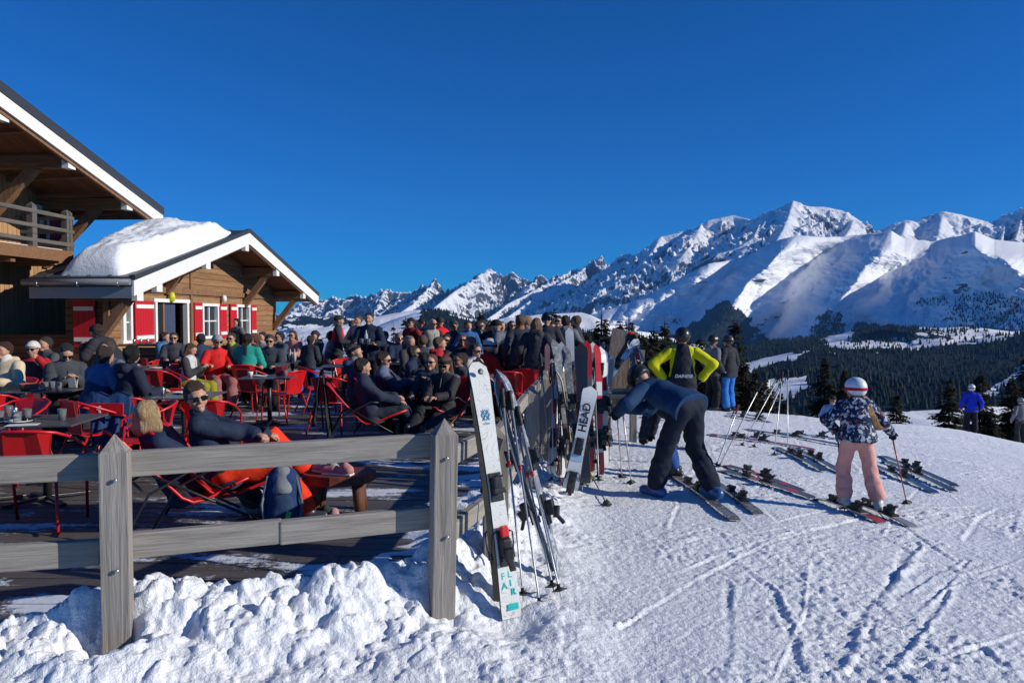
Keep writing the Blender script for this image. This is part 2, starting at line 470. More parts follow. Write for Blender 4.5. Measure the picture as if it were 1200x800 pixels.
# ------------------------------------------------------------------ mountains
def rz_(px, py, km):
    p = at(px, py, km*1000); return (p.x, p.y, p.z)
RIDGES = []      # points, slope left, slope right, rockiness, cover(0 snow,1 forest)
def ridge(pts, sl, sr, rock=0., power=1.0, name=''):
    RIDGES.append(([rz_(*p) for p in pts], sl, sr, rock, power))
Acrest = [(120,402,12),(280,386,12),(300,380,12),(330,366,12),(352,355,12),(375,352,12),(388,347,12),(400,350,11.8),(415,344,11.8),(430,347,11.6),(452,337,11.5),(462,342,11.5),(470,341,11.5),(482,343,11.5),(490,338,11.4),(503,333,11.3),(510,326,11.2),(520,337,11.2),(528,339,11.2),(540,332,11),(560,322,11),(570,317,11),(575,312,11),(583,320,11),(592,322,11),(602,318,11),(612,327,11),(620,329,11),(630,323,11),(645,325,11),(652,321,11),(660,323,11),(672,314,11),(680,317,11),(692,308,11),(703,299,11),(712,308,11),(725,308,11),(738,312,11),(760,318,11)]
ridge(Acrest, .9, .95, 1.)
for (px, py, km) in Acrest[2::2]:
    k = _rt.uniform(-26, 10)
    b = at(px, py, km*1000); L = _rt.uniform(1.6, 2.8)*1000
    zb = b.z - .36*L
    q = _rt.uniform(-.75, .35)
    RIDGES.append(([(b.x, b.y, b.z-25), (b.x+q*.5*L+k*5, b.y-.5*L, b.z-.22*L), (b.x+q*.8*L-k*6, b.y-L, zb)], _rt.uniform(.8, 1.1), _rt.uniform(.8, 1.1), _rt.uniform(.7, 1.), 1.))
Mcrest = [(728,330,10),(748,308,10),(762,292,9.9),(775,277,9.8),(790,274,9.8),(810,272,9.8),(822,262,9.8),(830,258,9.8),(845,255,9.8),(860,252,9.8),(880,257,9.6),(890,253,9.4),(905,246,9.3),(918,243,9.2),(925,237,9.2),(930,235,9.2),(938,240,9.2),(950,242,9.2),(965,242,9.2),(985,246,9.2),(1000,254,9.2),(1010,265,9.2),(1018,275,9.2),(1030,290,9.2)]
ridge(Mcrest, .75, .85, .6)
for (px, py, km), (ex, ey, ek), a_, b_ in [((775,277,9.8),(748,315,8.6),.8,.6),((822,262,9.8),(800,300,8.4),.6,.5),((905,246,9.3),(872,292,8.0),.55,.5),((930,235,9.2),(905,292,7.6),.7,.55),((1000,254,9.2),(984,286,7.8),.8,.6)]:
    ridge([(px,py,km),((px+ex)/2+5,(py+ey)/2-4,(km+ek)/2),(ex,ey,ek)], a_, b_, .6)
ridge([(1005,288,8.5),(1030,270,8.5),(1052,261,8.5),(1062,258,8.5),(1068,262,8.5),(1080,257,8.5),(1092,253,8.5),(1105,248,8.5),(1125,251,8.5),(1150,258,8.5),(1162,262,8.5),(1180,256,8.5),(1200,246,8.5),(1240,225,8.5),(1300,230,8.5)], .6, .55, .35)
ridge([(1062,258,8.5),(1058,275,7.8)], .8, .5, .5); ridge([(1105,248,8.5),(1100,275,7.7)], .8, .4, .4)
ridge([(1180,256,8.5),(1172,285,7.5)], .9, .7, .9); ridge([(1200,246,8.5),(1190,280,7.5)], .9, .7, 1.)
ridge([(800,322,8.3),(815,309,8.2),(840,297,8.1),(865,290,8.1),(884,277,8.2),(890,262,8.8)], .9, .9, 1.)
# the rounded snow massif in the middle
# hills on the left, behind the terrace
ridge([(150,396,6),(325,379,6),(354,370,6),(400,372,6),(437,379,6),(500,388,5.8)], .35, .35, .0)
ridge([(200,400,4),(300,391,4),(400,387,4),(440,373,4.2),(470,366,4.3),(490,363,4.3),(515,367,4.2),(570,384,4),(640,396,4)], .22, .22, .0)
ridge([(440,398,2.9),(480,380,2.9),(505,364,2.95),(515,366,3),(545,373,3),(575,381,3),(620,385,3),(700,390,3),(770,398,2.8)], .35, .35, .0)
ridge([(540,379,4.5),(566,375,4.5),(600,372,4.5),(640,368,4.6),(680,366,4.7)], .18, .3, .0)
# forested foothills on the right
ridge([(800,452,2.3),(840,445,2.3),(900,430,2.3),(930,418,2.3),(952,410,2.3),(970,412,2.35),(1040,413,2.4),(1100,409,2.45),(1150,401,2.5),(1200,392,2.5),(1300,385,2.5)], .30, .30, .0)
ridge([(968,412,2.6),(1010,402,2.7),(1060,397,2.8),(1090,388,2.9),(1130,383,3.0),(1150,388,3.0),(1176,402,2.9)], .14, .14, .0)
ridge([(1100,520,1.5),(1150,472,1.6),(1180,447,1.65),(1200,436,1.7),(1300,400,1.7)], .45, .3, .0)
ridge([(850,455,1.5),(900,442,1.5),(940,439,1.5),(962,455,1.5)], .16, .16, .0)

def terrain(X, Y, seed=0):
    Z = np.full(X.shape, -2000.); RK = np.zeros(X.shape); DD = np.full(X.shape, 1e9)
    # domain warp so that flanks are not straight
    wx = fbm(X/900, Y/900, 3, 81)*90; wy = fbm(X/900+7, Y/900, 3, 85)*90
    for pts, sl, sr, rock, power in RIDGES:
        P = np.array(pts)
        reach = (P[:, 2].max()+900)/min(sl, sr)
        m = (Y > P[:, 1].min()-reach) & (Y < P[:, 1].max()+reach) & (X > P[:, 0].min()-reach) & (X < P[:, 0].max()+reach)
        if not m.any(): continue
        x = X[m]; y = Y[m]
        # slightly warped away from the crest only
        best = np.full(x.shape, -1e9); dd = np.full(x.shape, 1e9)
        for i_, (a, b) in enumerate(zip(P[:-1], P[1:])):
            dx, dy = b[0]-a[0], b[1]-a[1]; L2 = dx*dx+dy*dy+1e-6
            tr = ((x-a[0])*dx+(y-a[1])*dy)/L2; t = np.clip(tr, 0, 1)
            endd = np.zeros(x.shape)
            if i_ == 0: endd = np.where(tr < 0, -tr, 0)*math.sqrt(L2)
            if i_ == len(P)-2: endd = np.where(tr > 1, tr-1, endd/math.sqrt(L2))*math.sqrt(L2)
            ex = x-a[0]-t*dx; ey = y-a[1]-t*dy; d = np.hypot(ex, ey)
            wd = np.clip(d/400, 0, 1)
            d2 = np.hypot(ex+wx[m]*wd, ey+wy[m]*wd)
            side = (dx*ey-dy*ex) > 0
            h = a[2]+(b[2]-a[2])*t - np.where(side, sl, sr)*(d2 - 60*(1-rock)*(1-np.exp(-d2/60.))) - .28*endd
            k = h > best
            best = np.where(k, h, best); dd = np.where(k, d, dd)
        zz = Z[m]; k = best > zz
        rk = RK[m]; d0 = DD[m]
        Z[m] = np.where(k, best, zz); RK[m] = np.where(k, rock, rk); DD[m] = np.where(k, dd, d0)
    w = np.clip(DD/260, 0.04, 1)
    rid = np.minimum(ridged(X/700, Y/700, 6, 91, .55)-.75, .12)
    Z += RK*w*rid*230 + RK*w*(ridged(X/170, Y/260, 4, 95, .55)-.75)*90 + RK*w*(ridged((X+Y*.5)/95, Y/240, 3, 96)-.7)*34 + RK*(Y > 10300)*(ridged(X/120, Y/160, 3, 98)-.8)*38
    Z += (1-RK)*w*(fbm(X/600, Y/600, 5, 97, .45)*26 + (ridged(X/600, Y/800, 3, 99)-.7)*16)
    Z = np.maximum(Z, -620 + fbm(X/700, Y/700, 4, 101)*40)
    return Z, RK

def mountain_material():
    t = NT('mountain_snow_and_rock'); g = t.geo(); v = t.co()
    at_ = t.n.new('ShaderNodeAttribute'); at_.attribute_name = 'rock'
    fo = t.n.new('ShaderNodeAttribute'); fo.attribute_name = 'forest'
    nz = t.sep(g.outputs['Normal'])[2]
    v2 = t.co('Object', (1, .45, .35))
    n1 = t.noise(v2, .012, 9, .72); n2 = t.noise(v2, .045, 6, .75)
    steep = t.math('SUBTRACT', .83, nz)
    k = t.math('ADD', t.math('MULTIPLY', t.math('MULTIPLY', steep, 2.4), t.math('ADD', at_.outputs['Fac'], 2.0, True)), t.math('MULTIPLY', t.math('SUBTRACT', n1, .5), 1.5))
    k = t.math('ADD', k, t.math('MULTIPLY', t.math('SUBTRACT', n2, .5), 1.3))
    k = t.math('ADD', k, t.math('MULTIPLY', t.math('SUBTRACT', at_.outputs['Fac'], 1.0), .62))
    rockf = t.ramp(k, [(.40, 0), (.56, 1)])
    rc = t.mix(n2, (.035,.042,.055), (.12,.125,.14))
    sn = t.mix(n1, (.80,.82,.86), (.87,.87,.89))
    col = t.mix(rockf, sn, rc)
    n3 = t.noise(v, .05, 6, .8); n4 = t.noise(v, .011, 4, .6)
    ff = t.math('ADD', fo.outputs['Fac'], t.math('MULTIPLY', t.math('SUBTRACT', t.math('ADD', t.math('MULTIPLY', n3, .6), t.math('MULTIPLY', n4, .5)), .55), 1.6))
    fr = t.math('MULTIPLY', t.ramp(ff, [(.48, 0), (.56, 1)]), t.ramp(fo.outputs['Fac'], [(.02, 0), (.12, 1)]))
    col = t.mix(fr, col, t.mix(n3, (.007,.012,.014), (.020,.027,.028)))
    nb = t.bump(n1, .9, 40); nb = t.bump(n2, .6, 12, nb)
    sw = t.n.new('ShaderNodeMix'); sw.data_type = 'VECTOR'
    t.l.new(t.math('MAXIMUM', at_.outputs['Fac'], .18), sw.inputs[0]); t.l.new(g.outputs['Normal'], sw.inputs[4]); t.l.new(nb, sw.inputs[5])
    return t.out(col, .85, sw.outputs[1], spec=.1)
M['mountain'] = mountain_material()
def in_poly(px, py, poly):
    c = np.zeros(px.shape, bool); n = len(poly)
    for i in range(n):
        x1, y1 = poly[i]; x2, y2 = poly[(i+1) % n]
        k = ((y1 > py) != (y2 > py)) & (px < (x2-x1)*(py-y1)/(y2-y1+1e-9)+x1)
        c ^= k
    return c
def project(X, Y, Z):
    zc = Z-CAMZ; f = Y*CT - zc*ST; up = Y*ST + zc*CT
    return 600+FPX*X/f, 400-FPX*up/f
# woods: (outline as seen on the slopes, nearest, farthest distance)
WOODS = [
         ([(835,470),(880,436),(905,418),(925,410),(915,432),(930,428),(950,414),(940,440),(840,480)], 2500, 5200, .55),
         ([(310,382),(325,376),(354,369),(400,371),(437,378),(440,386),(400,384),(350,384)], 5000, 6500, .8),
         ([(320,398),(400,392),(440,390),(440,402),(320,406)], 3300, 4600, .4),
         ([(500,362),(512,362),(545,372),(575,380),(620,383),(700,388),(770,396),(830,410),(870,425),(880,450),(800,450),(430,440),(480,385)], 2000, 3600, .9),
         ([(780,455),(840,444),(900,430),(932,417),(952,410),(1060,412),(1100,408),(1150,400),(1200,391),(1320,380),(1320,640),(760,640)], 1200, 2560, .95),
         ([(780,380),(965,396),(970,404),(985,412),(1060,415),(1000,420),(860,450),(780,440)], 2350, 4500, .9),
         ([(1060,398),(1075,392),(1112,388),(1118,392),(1090,397)], 2500, 3200, .7), ([(1000,380),(1040,381),(1075,385),(1072,397),(1030,399),(1000,402)], 2300, 4500, .9), ([(965,412),(1000,400),(1090,388),(1140,382),(1180,400),(1180,412)], 2400, 3200, .30)]
BARE = [[(1126,492),(1150,462),(1176,444),(1205,424),(1205,434),(1180,452),(1160,470),(1136,495)],
        [(880,466),(890,452),(905,441),(940,439),(950,450),(930,458),(905,470)]]
def far_grid(name, u0, u1, nu, ys, woods=WOODS):
    X, Y = polar(u0, u1, nu, ys); Z, RK = terrain(X, Y)
    px, py = project(X, Y, Z); F = np.zeros(X.shape)
    jx = px + perlin(X/120, Y/120, 111)*9 + perlin(X/30, Y/40, 112)*5; jy = py + perlin(X/150, Y/150, 113)*6 + perlin(X/35, Y/50, 114)*3
    for poly, d0, d1, w in WOODS:
        m = (Y > d0) & (Y < d1) & in_poly(jx, jy, poly)
        F[m] = np.maximum(F[m], w)
    for poly in BARE: F[in_poly(jx, jy, poly)] = 0
    o = mesh_np(name, np.stack([X, Y, Z], -1).reshape(-1, 3), grid_faces(*X.shape), M['mountain'], smooth=True)
    for nm, arr in (('rock', RK), ('forest', F)):
        a = o.data.attributes.new(nm, 'FLOAT', 'POINT'); a.data.foreach_set('value', arr.ravel().astype(np.float32))
    tag(o, kind='structure')
    return X, Y, Z, F
def slope_below(X, Y):
    return None
# the slope that falls away behind the edge of the piste
ys = np.concatenate([np.geomspace(58, 900, 60)])
X, Y = polar(-1.1, 1.25, 120, ys)
z58 = piste(X/Y*58, np.full(Y.shape, 58.))
Z = z58 - .36*(Y-58) + fbm(X/60, Y/60, 4, 121)*np.clip((Y-58)/60, 0, 4) - 2.0
Z = np.maximum(Z, -600)
tag(mesh_np('valley_slope', np.stack([X, Y, Z], -1).reshape(-1, 3), grid_faces(*X.shape), M['snow'], smooth=True), kind='structure')
FX, FY, FZ, FF = far_grid('foothills', -.75, .95, 620, np.linspace(880, 3600, 330))
MX, MY, MZ, MF = far_grid('mountains', -.62, .85, 900, np.concatenate([np.linspace(3590, 8000, 430), np.linspace(8010, 13200, 360)]))

# the rounded snow massif in the middle distance: lobes of its flank come forward (crests) and fall back (gullies)
CREST = [(540,392),(600,388),(640,383),(700,367),(735,355),(770,341),(800,324),(830,309),(860,304),(878,299),(893,290),(905,285),(915,280),(935,276),(970,278),(1000,276),(1045,271),(1060,279),(1090,283),(1120,277),(1143,271),(1165,281),(1200,284),(1340,278)]
LOBES = [   # (value in km, {py: px})
    (.35, {280:700, 330:700, 360:660, 420:600}),
    (-.15, {280:850, 310:828, 330:790, 350:757, 380:705, 420:660}),
    (.45, {280:895, 300:878, 320:857, 350:831, 385:790, 420:750}),
    (-.35, {276:935, 300:908, 320:889, 350:860, 385:836, 420:805}),
    (.55, {276:1000, 299:962, 317:936, 333:920, 367:916, 388:900, 420:868}),
    (-.75, {271:1045, 295:1032, 320:1012, 351:986, 385:955, 420:915}),
    (-.40, {271:1108, 283:1092, 300:1074, 320:1038, 350:1004, 385:970, 420:930}),
    (-2.1, {271:1143, 290:1150, 320:1200, 350:1260, 420:1330}),
    (-1.2, {271:1250, 300:1280, 340:1340, 420:1420})]
def massif():
    nc, nr = 900, 420
    px = np.linspace(545, 1330, nc)
    yc = np.interp(px, [c[0] for c in CREST], [c[1] for c in CREST])
    yc = yc + perlin(px/14, px*0, 131)*.8
    yb = np.full(nc, 470.)
    t = np.linspace(0, 1, nr)[:, None]
    PX = np.broadcast_to(px, (nr, nc)); PY = yc + (yb-yc)*t
    wob = perlin(PX/40, PY/26, 133)*5
    D = np.zeros((nr, nc))
    for j in range(nr):
        yy = PY[j]
        K = np.array([np.interp(yy, sorted(l), [l[k] for k in sorted(l)]) for _, l in LOBES])   # knots x columns
        vals = np.array([v for v, _ in LOBES])
        q = px + wob[j]
        out = np.full(nc, vals[0])
        for i in range(len(vals)-1):
            a, b = K[i], K[i+1]; m = (q >= a) & (q < b)
            f = np.clip((q-a)/np.maximum(b-a, 4), 0, 1); f = f*.55+.45*f*f*(3-2*f)
            out = np.where(m, vals[i]+(vals[i+1]-vals[i])*f, out)
        out = np.where(q >= K[-1], vals[-1], out)
        D[j] = out
    # soften a little
    for _ in range(3):
        D[:, 1:-1] = (D[:, :-2]+D[:, 1:-1]*2+D[:, 2:])/4; D[1:-1] = (D[:-2]+D[1:-1]*2+D[2:])/4
    d0 = 7.3 - 2.4*t**.85
    rise = sstep(0, .12, t)
    D = D*(.35+.65*rise)
    n = fbm(PX/60, PY/34, 5, 135, .5)*.10 + (ridged(PX/46+PY/60, PY/70, 4, 137)-.6)*.07 + fbm(PX/14, PY/9, 3, 139)*.022
    d = (d0 + D + n*(.15+.85*rise))
    d = np.maximum(d, 3.6)
    u = (PX-600)/FPX; v = (400-PY)/FPX; y = d*1000; tt = y/(CT+v*ST)
    V = np.stack([u*tt, y, CAMZ+(v*CT-ST)*tt], -1)
    # far side of the mountain
    back = []
    for k in (1, 2, 3):
        q = V[0].copy(); q[:, 1] += 500*k; q[:, 0] += q[:, 0]/q[:, 1]*500*k*.5; q[:, 2] -= 230*k*k*.7; back.append(q)
    V = np.concatenate([np.array(back[::-1]), V], 0)
    rock = np.concatenate([np.full((3, nc), -2.4), -2.4 + 2.0*sstep(.30, .62, fbm(PX/50, PY/16, 3, 141))*(.5+.5*(PX > 1040))], 0)
    F = np.zeros((nr, nc)); jx = PX+perlin(PX/9, PY/9, 143)*5+perlin(PX/3, PY/3, 144)*2; jy = PY+perlin(PX/11, PY/8, 145)*4
    for poly, w in (([(797,440),(797,390),(815,376),(832,364),(846,353),(858,358),(868,362),(880,378),(892,390),(905,402),(900,440)], .9),
                    ([(560,396),(620,386),(700,387),(760,390),(800,394),(810,440),(560,440)], .75),
                    ([(840,470),(868,440),(890,420),(912,404),(925,396),(935,404),(925,418),(940,425),(930,440),(900,470)], .62),
                    ([(860,392),(905,398),(960,392),(1000,400),(1000,470),(860,470)], .72),
                    ([(1000,380),(1040,381),(1075,385),(1072,400),(1030,402),(1000,402)], .85),
                    ([(950,388),(958,374),(972,362),(982,366),(990,380),(990,396),(965,400)], .55),
                    ([(1100,372),(1125,350),(1150,342),(1200,352),(1200,410),(1170,402),(1140,382)], .36),
                    ([(1075,352),(1110,346),(1112,356),(1080,362)], .4), ([(766,366),(786,363),(784,371),(770,372)], .45)):
        m = in_poly(jx, jy, poly); F[m] = np.maximum(F[m], w)
    F3 = np.concatenate([np.zeros((3, nc)), F], 0)
    o = mesh_np('snow_mountain', V.reshape(-1, 3), grid_faces(nr+3, nc), M['mountain'], smooth=True)
    for nm, arr in (('rock', rock), ('forest', F3)):
        a = o.data.attributes.new(nm, 'FLOAT', 'POINT'); a.data.foreach_set('value', arr.ravel().astype(np.float32))
    tag(o, kind='structure')
    return V[3:, :, 0], V[3:, :, 1], V[3:, :, 2], F
SX, SY, SZ, SF = massif()

# woods on the slopes: far conifers nobody could count
def conifer_cloud(name, X, Y, Z, F, n, h0, h1, seed, sides=5, mat=None, tone=0):
    r = np.random.RandomState(seed)
    w = F.ravel().copy(); w[w < .05] = 0
    px, py = project(X, Y, Z); vis = ((px > -60) & (px < 1280)).ravel(); w = w*vis*(.3+Y.ravel()/Y.max())
    idx = r.choice(w.size, n, p=w/w.sum())
    dx = (X[0, 1]-X[0, 0])
    jx = r.uniform(-.5, .5, n)*np.abs(X.ravel()[idx]-np.roll(X.ravel(), 1)[idx]).clip(0, 20); jy = r.uniform(-4, 4, n)
    x = X.ravel()[idx]+jx; y = Y.ravel()[idx]+jy; z = Z.ravel()[idx]-1.0
    h = r.uniform(h0, h1, n); rad = h*r.uniform(.16, .24, n)
    V = []; Fs = []
    ang = np.arange(sides)/sides*2*np.pi
    k = sides
    a0 = r.uniform(0, 6, n)
    for (zz, rr_) in ((.05, 1.0), (.45, .62)):
        ring = np.stack([x[:, None]+np.cos(ang+a0[:, None])*rad[:, None]*rr_, y[:, None]+np.sin(ang+a0[:, None])*rad[:, None]*rr_, np.repeat((z+h*zz)[:, None], k, 1)], -1)
        V.append(ring)
    top = np.stack([x, y, z+h], -1)[:, None]
    allv = np.concatenate([V[0], V[1], top], 1).reshape(-1, 3); st = 2*k+1
    tri = []
    for i in range(k):
        j = (i+1) % k
        tri += [(i, j, k+j), (i, k+j, k+i), (k+i, k+j, 2*k)]
    tri = np.array(tri); Fs = (np.arange(n)[:, None, None]*st + tri[None]).reshape(-1, 3)
    o = mesh_np(name, allv, Fs, mat); tag(o, kind='stuff'); return o
t = NT('far_conifers'); g_ = t.geo(); oi = t.noise(t.co(), .02, 3, .6)
n_ = t.n.new('ShaderNodeTexWhiteNoise'); t.l.new(g_.outputs['Random Per Island'], n_.inputs[0])
M['far_tree'] = t.out(t.mix(g_.outputs['Random Per Island'], (.010,.018,.016), (.036,.046,.036)), .9, spec=.05)
SF2 = SF*(np.arange(SF.shape[1])[None] > 275)
w3 = conifer_cloud('forest', SX, SY, SZ, SF2, 9000, 12, 26, 8, 4, mat=M['far_tree'])
w1 = conifer_cloud('forest', FX, FY, FZ, FF, 15000, 7, 23, 5, mat=M['far_tree'])
w2 = conifer_cloud('forest', MX, MY, MZ, MF, 2500, 10, 20, 6, 4, mat=M['far_tree'])
for w_ in (w1, w2, w3): w_['label'] = 'dark fir forest covering the mountain slopes'

# the air between here and the mountains
hb = MB(); hb.box((0, 6500, 700), (34000, 16000, 2*1400+6))
hz = hb.build('haze', None); tag(hz, kind='stuff'); hz['label'] = 'thin blue air between the terrace and the far mountains'
hm = bpy.data.materials.new('air'); hm.use_nodes = True; hm.node_tree.nodes.clear()
pv = hm.node_tree.nodes.new('ShaderNodeVolumePrincipled'); oo = hm.node_tree.nodes.new('ShaderNodeOutputMaterial')
pv.inputs['Color'].default_value = (.16, .46, 1, 1); pv.inputs['Density'].default_value = 2.3e-5
hm.node_tree.links.new(pv.outputs[0], oo.inputs['Volume']); hz.data.materials.append(hm)
# ------------------------------------------------------------------ the chalet
M['larch_v'] = wood((.30,.15,.065), (.64,.40,.22), 'z', 1, .75, .5, .16, 'y', name='larch_boards', vary=.22)
M['larch_h'] = wood((.20,.095,.042), (.54,.31,.16), 'y', 1, .75, .5, .19, 'z', name='larch_beams_lying', vary=.22)
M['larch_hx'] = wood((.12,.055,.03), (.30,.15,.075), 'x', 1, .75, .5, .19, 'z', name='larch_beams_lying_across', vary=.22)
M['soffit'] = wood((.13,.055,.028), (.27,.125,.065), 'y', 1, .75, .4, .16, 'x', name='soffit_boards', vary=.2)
M['beam'] = wood((.13,.065,.035), (.33,.18,.095), 'x', 1, .75, .5, name='roof_timber')
M['beam_d'] = wood((.13,.065,.035), (.36,.20,.11), 'z', 1, .75, .5, name='brace_timber')
M['roof_metal'] = plain((.055,.058,.064), .45, .3, .5, .1, 'dark_roof_sheet')
M['gutter'] = plain((.24,.25,.27), .4, .3, .5, .1, 'zinc_gutter')
M['shutter_red'] = plain((.52,.012,.022), .55, 0, .3, .12, 'red_painted_shutter')
t = NT('window_glass'); M['glass'] = t.out((.02,.025,.03), .06, spec=.8)
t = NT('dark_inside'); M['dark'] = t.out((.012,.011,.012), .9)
M['rail_grey'] = wood((.07,.062,.055), (.20,.18,.165), 'y', 1, .85, .5, name='grey_balcony_timber')
M['curtain'] = cloth((.05,.07,.13), .9)

B0 = 0.05                                    # the house stands turned a little: its long side runs along (0.05, 1)
ANG = -math.atan(B0)
ch = empty('chalet', (-9.6, 0, 0), ANG, 'large timber chalet with white-edged dark roofs, red shutters and a balcony beside the terrace', 'chalet')
# local frame: x to the right (out of the gable walls), y into depth, z up.  gable planes are x = const
def L(px, py, xl):
    """point of the photograph on the local plane x = xl"""
    u = (px-600)/FPX
    # world x = u*y ; local plane: world x = -9.6 + xl' + B0*y (approximately)
    y = (-9.6+xl)/(u-B0); p = at(px, py, y)
    c, s_ = math.cos(-ANG), math.sin(-ANG)
    dx, dy = p.x+9.6, p.y
    return Vector((c*dx - s_*dy, s_*dx + c*dy, p.z))
# ---- annex with the low gable
eL = L(155, 344, 0); ap = L(290, 285, 0); eR = L(372, 357.5, 0)
YL, YR, YA = eL.y, eR.y, ap.y
ZE = (eL.z+eR.z)/2; ZA = ap.z; YM = (YL+YR)/2; YA = YM+(YA-YM)*.6
xw = -1.25                                    # the wall stands behind the roof edge
def roof_z(y):                                # underside of the roof
    return ZE + (ZA-ZE)*(1-abs(y-YA)/((YA-YL) if y < YA else (YR-YA)))
D_IN = -7.5
th = .12
mb = MB()
YS = YL+5.6; DN = -2.45
for (ya, yb, di) in ((YL, YS, DN), (YS, YA, -3.3), (YA, YR, -3.3)):
    za, zb_ = roof_z(ya), roof_z(yb)
    mb.add([(x, y, z+dz) for x in (0.02, di) for (y, z) in ((ya, za), (yb, zb_)) for dz in (.20, .20+th+.1)],
           [(0,1,3,2),(4,6,7,5),(0,4,5,1),(2,3,7,6),(1,5,7,3),(0,2,6,4)])
# standing seams
k = 0.0
while k < 3.2:
    for (ya, yb) in (((YL, YA), (YA, YR)) if k < 2.3 else ((YS, YA), (YA, YR))):
        mb.bar((-k-.05, ya, roof_z(ya)+.20+th+.11), (-k-.05, yb, roof_z(yb)+.20+th+.11), .03, .04)
    k += .5
roof = mb.build('roof', M['roof_metal'], ch)
def white_verge(ya, yb, name='verge_board'):
    a = Vector((.05, ya, roof_z(ya))); b = Vector((.05, yb, roof_z(yb)))
    m = MB(); m.add([(x, y, z+dz) for x in (0, .06) for (y, z) in ((ya, a.z), (yb, b.z)) for dz in (-.02, .34)],
                    [(0,1,3,2),(4,6,7,5),(0,4,5,1),(2,3,7,6),(1,5,7,3),(0,2,6,4)])
    return m.build(name, M['white_paint'], ch)
white_verge(YL, YA); white_verge(YA, YR)
m = MB()                                        # dark sheet edge above the white board
for (ya, yb) in ((YL, YA), (YA, YR)):
    m.add([(x, y, roof_z(y)+dz) for x in (-.02, .09) for y in (ya, yb) for dz in (.345, .47)],
          [(0,1,3,2),(4,6,7,5),(0,4,5,1),(2,3,7,6),(1,5,7,3),(0,2,6,4)])
m.build('roof_edging', M['roof_metal'], ch)
m = MB()
for (ya, yb, di) in ((YL+.03, YS, DN), (YS, YA, -3.3), (YA, YR-.03, -3.3)):
    m.add([(x, y, roof_z(y)+dz) for x in (-.003, di) for y in (ya, yb) for dz in (.10, .195)],
          [(0,1,3,2),(4,6,7,5),(0,4,5,1),(2,3,7,6),(1,5,7,3),(0,2,6,4)])
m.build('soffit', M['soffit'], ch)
# small brown board just under the verge
m = MB()
for (ya, yb) in ((YL+.05, YA), (YA, YR-.05)):
    m.add([(x, y, roof_z(y)+dz) for x in (-.08, -.006) for y in (ya, yb) for dz in (-.07, .098)],
          [(0,1,3,2),(4,6,7,5),(0,4,5,1),(2,3,7,6),(1,5,7,3),(0,2,6,4)])
m.build('barge_lath', M['beam_d'], ch)
# eave fascia and gutter, facing the camera
m = MB(); m.box((-1.22, YL+.02, ZE+.06), (2.44, .04, .26)); m.build('eave_board', M['gutter'], ch)
m = MB(); m.tube([(.0, YL-.06, ZE+.30), (-2.55, YL-.06, ZE+.30)], .075, 10); gtr = m.build('gutter', M['gutter'], ch)
for x in (-.25, -1.2, -2.15):
    m = MB(); m.tube([(x, YL-.02, ZE+.18), (x, YL-.15, ZE+.22), (x, YL-.16, ZE+.32)], .012, 6); m.build('bracket', M['steel'], gtr)
# walls
yw0, yw1 = YL+1.15, YR-1.3
m = MB()
wy = np.linspace(yw0, yw1, 17)
def gable_wall(openings):
    """wall in the plane x=xw with rectangular openings (y0,y1,z0,z1)"""
    cuts = sorted({yw0, yw1, YA} | {o[0] for o in openings} | {o[1] for o in openings})
    for a, b in zip(cuts[:-1], cuts[1:]):
        mid = (a+b)/2; zs = [(-.05, None)]
        op = [o for o in openings if o[0] <= mid <= o[1]]
        segs = []
        z0 = -.05
        for o in op:
            segs.append((z0, z0, o[2], o[2])); z0 = o[3]
        segs.append((z0, z0, roof_z(a)+.12, roof_z(b)+.12))
        for (za0, zb0, za1, zb1) in segs:
            if za1-za0 < .01: continue
            m.add([(x, y, z) for x in (xw-.16, xw) for (y, z) in ((a, za0), (a, za1), (b, zb0), (b, zb1))],
                  [(0,1,3,2),(4,6,7,5),(0,4,5,1),(2,3,7,6),(1,5,7,3),(0,2,6,4)])
def WY(px): return L(px, 380, xw).y
door = (WY(181), WY(217), 0, 2.08)
w1 = (WY(236.5), WY(254), 1.02, 2.05); w2 = (WY(276.5), WY(291), 1.02, 2.05); w0 = (WY(143), WY(152), 1.02, 2.05)
gable_wall([w0, door, w1, w2])
m.build('wall', M['larch_h'], ch)
def window(o, y0, y1, z0, z1, leaves=2, fw=.09):
    m = MB()
    for (a, b) in (((y0, z0), (y0, z1)), ((y1, z0), (y1, z1))): m.box((xw+.01, a[0], (z0+z1)/2), (.12, fw, z1-z0+fw))
    for z in (z0, z1): m.box((xw+.012, (y0+y1)/2, z), (.124, y1-y0+fw*1.6, fw))
    m.box((xw-.02, (y0+y1)/2, (z0+z1)/2), (.05, .05, z1-z0)); m.box((xw-.02, (y0+y1)/2, z0+(z1-z0)*.5), (.045, y1-y0, .035))
    f = m.build('window', M['white_paint'], ch)
    m = MB(); m.box((xw-.06, (y0+y1)/2, (z0+z1)/2), (.02, y1-y0, z1-z0)); m.build('pane', M['glass'], f)
for o in (w0, w1, w2): window(None, *o)
def shutter(y0, y1, z0, z1, x=None, tilt=0):
    x = xw+.06 if x is None else x
    m = MB(); n = max(2, int(round((y1-y0)/.14))); w = (y1-y0)/n
    for i in range(n): m.box((x, y0+w*(i+.5), (z0+z1)/2), (.035, w-.006, z1-z0))
    s_ = m.build('shutter', M['shutter_red'], ch)
    for z in (z0+.15, z1-.15):
        m = MB(); m.box((x+.03, (y0+y1)/2, z), (.025, y1-y0-.06, .10)); m.build('batten', M['white_paint'], s_)
for a, b in ((155.5,177.5),(225.5,234.5),(255.5,263.5),(268,275.5),(292.5,298.5)):
    shutter(WY(a), WY(b), .98, 2.10)
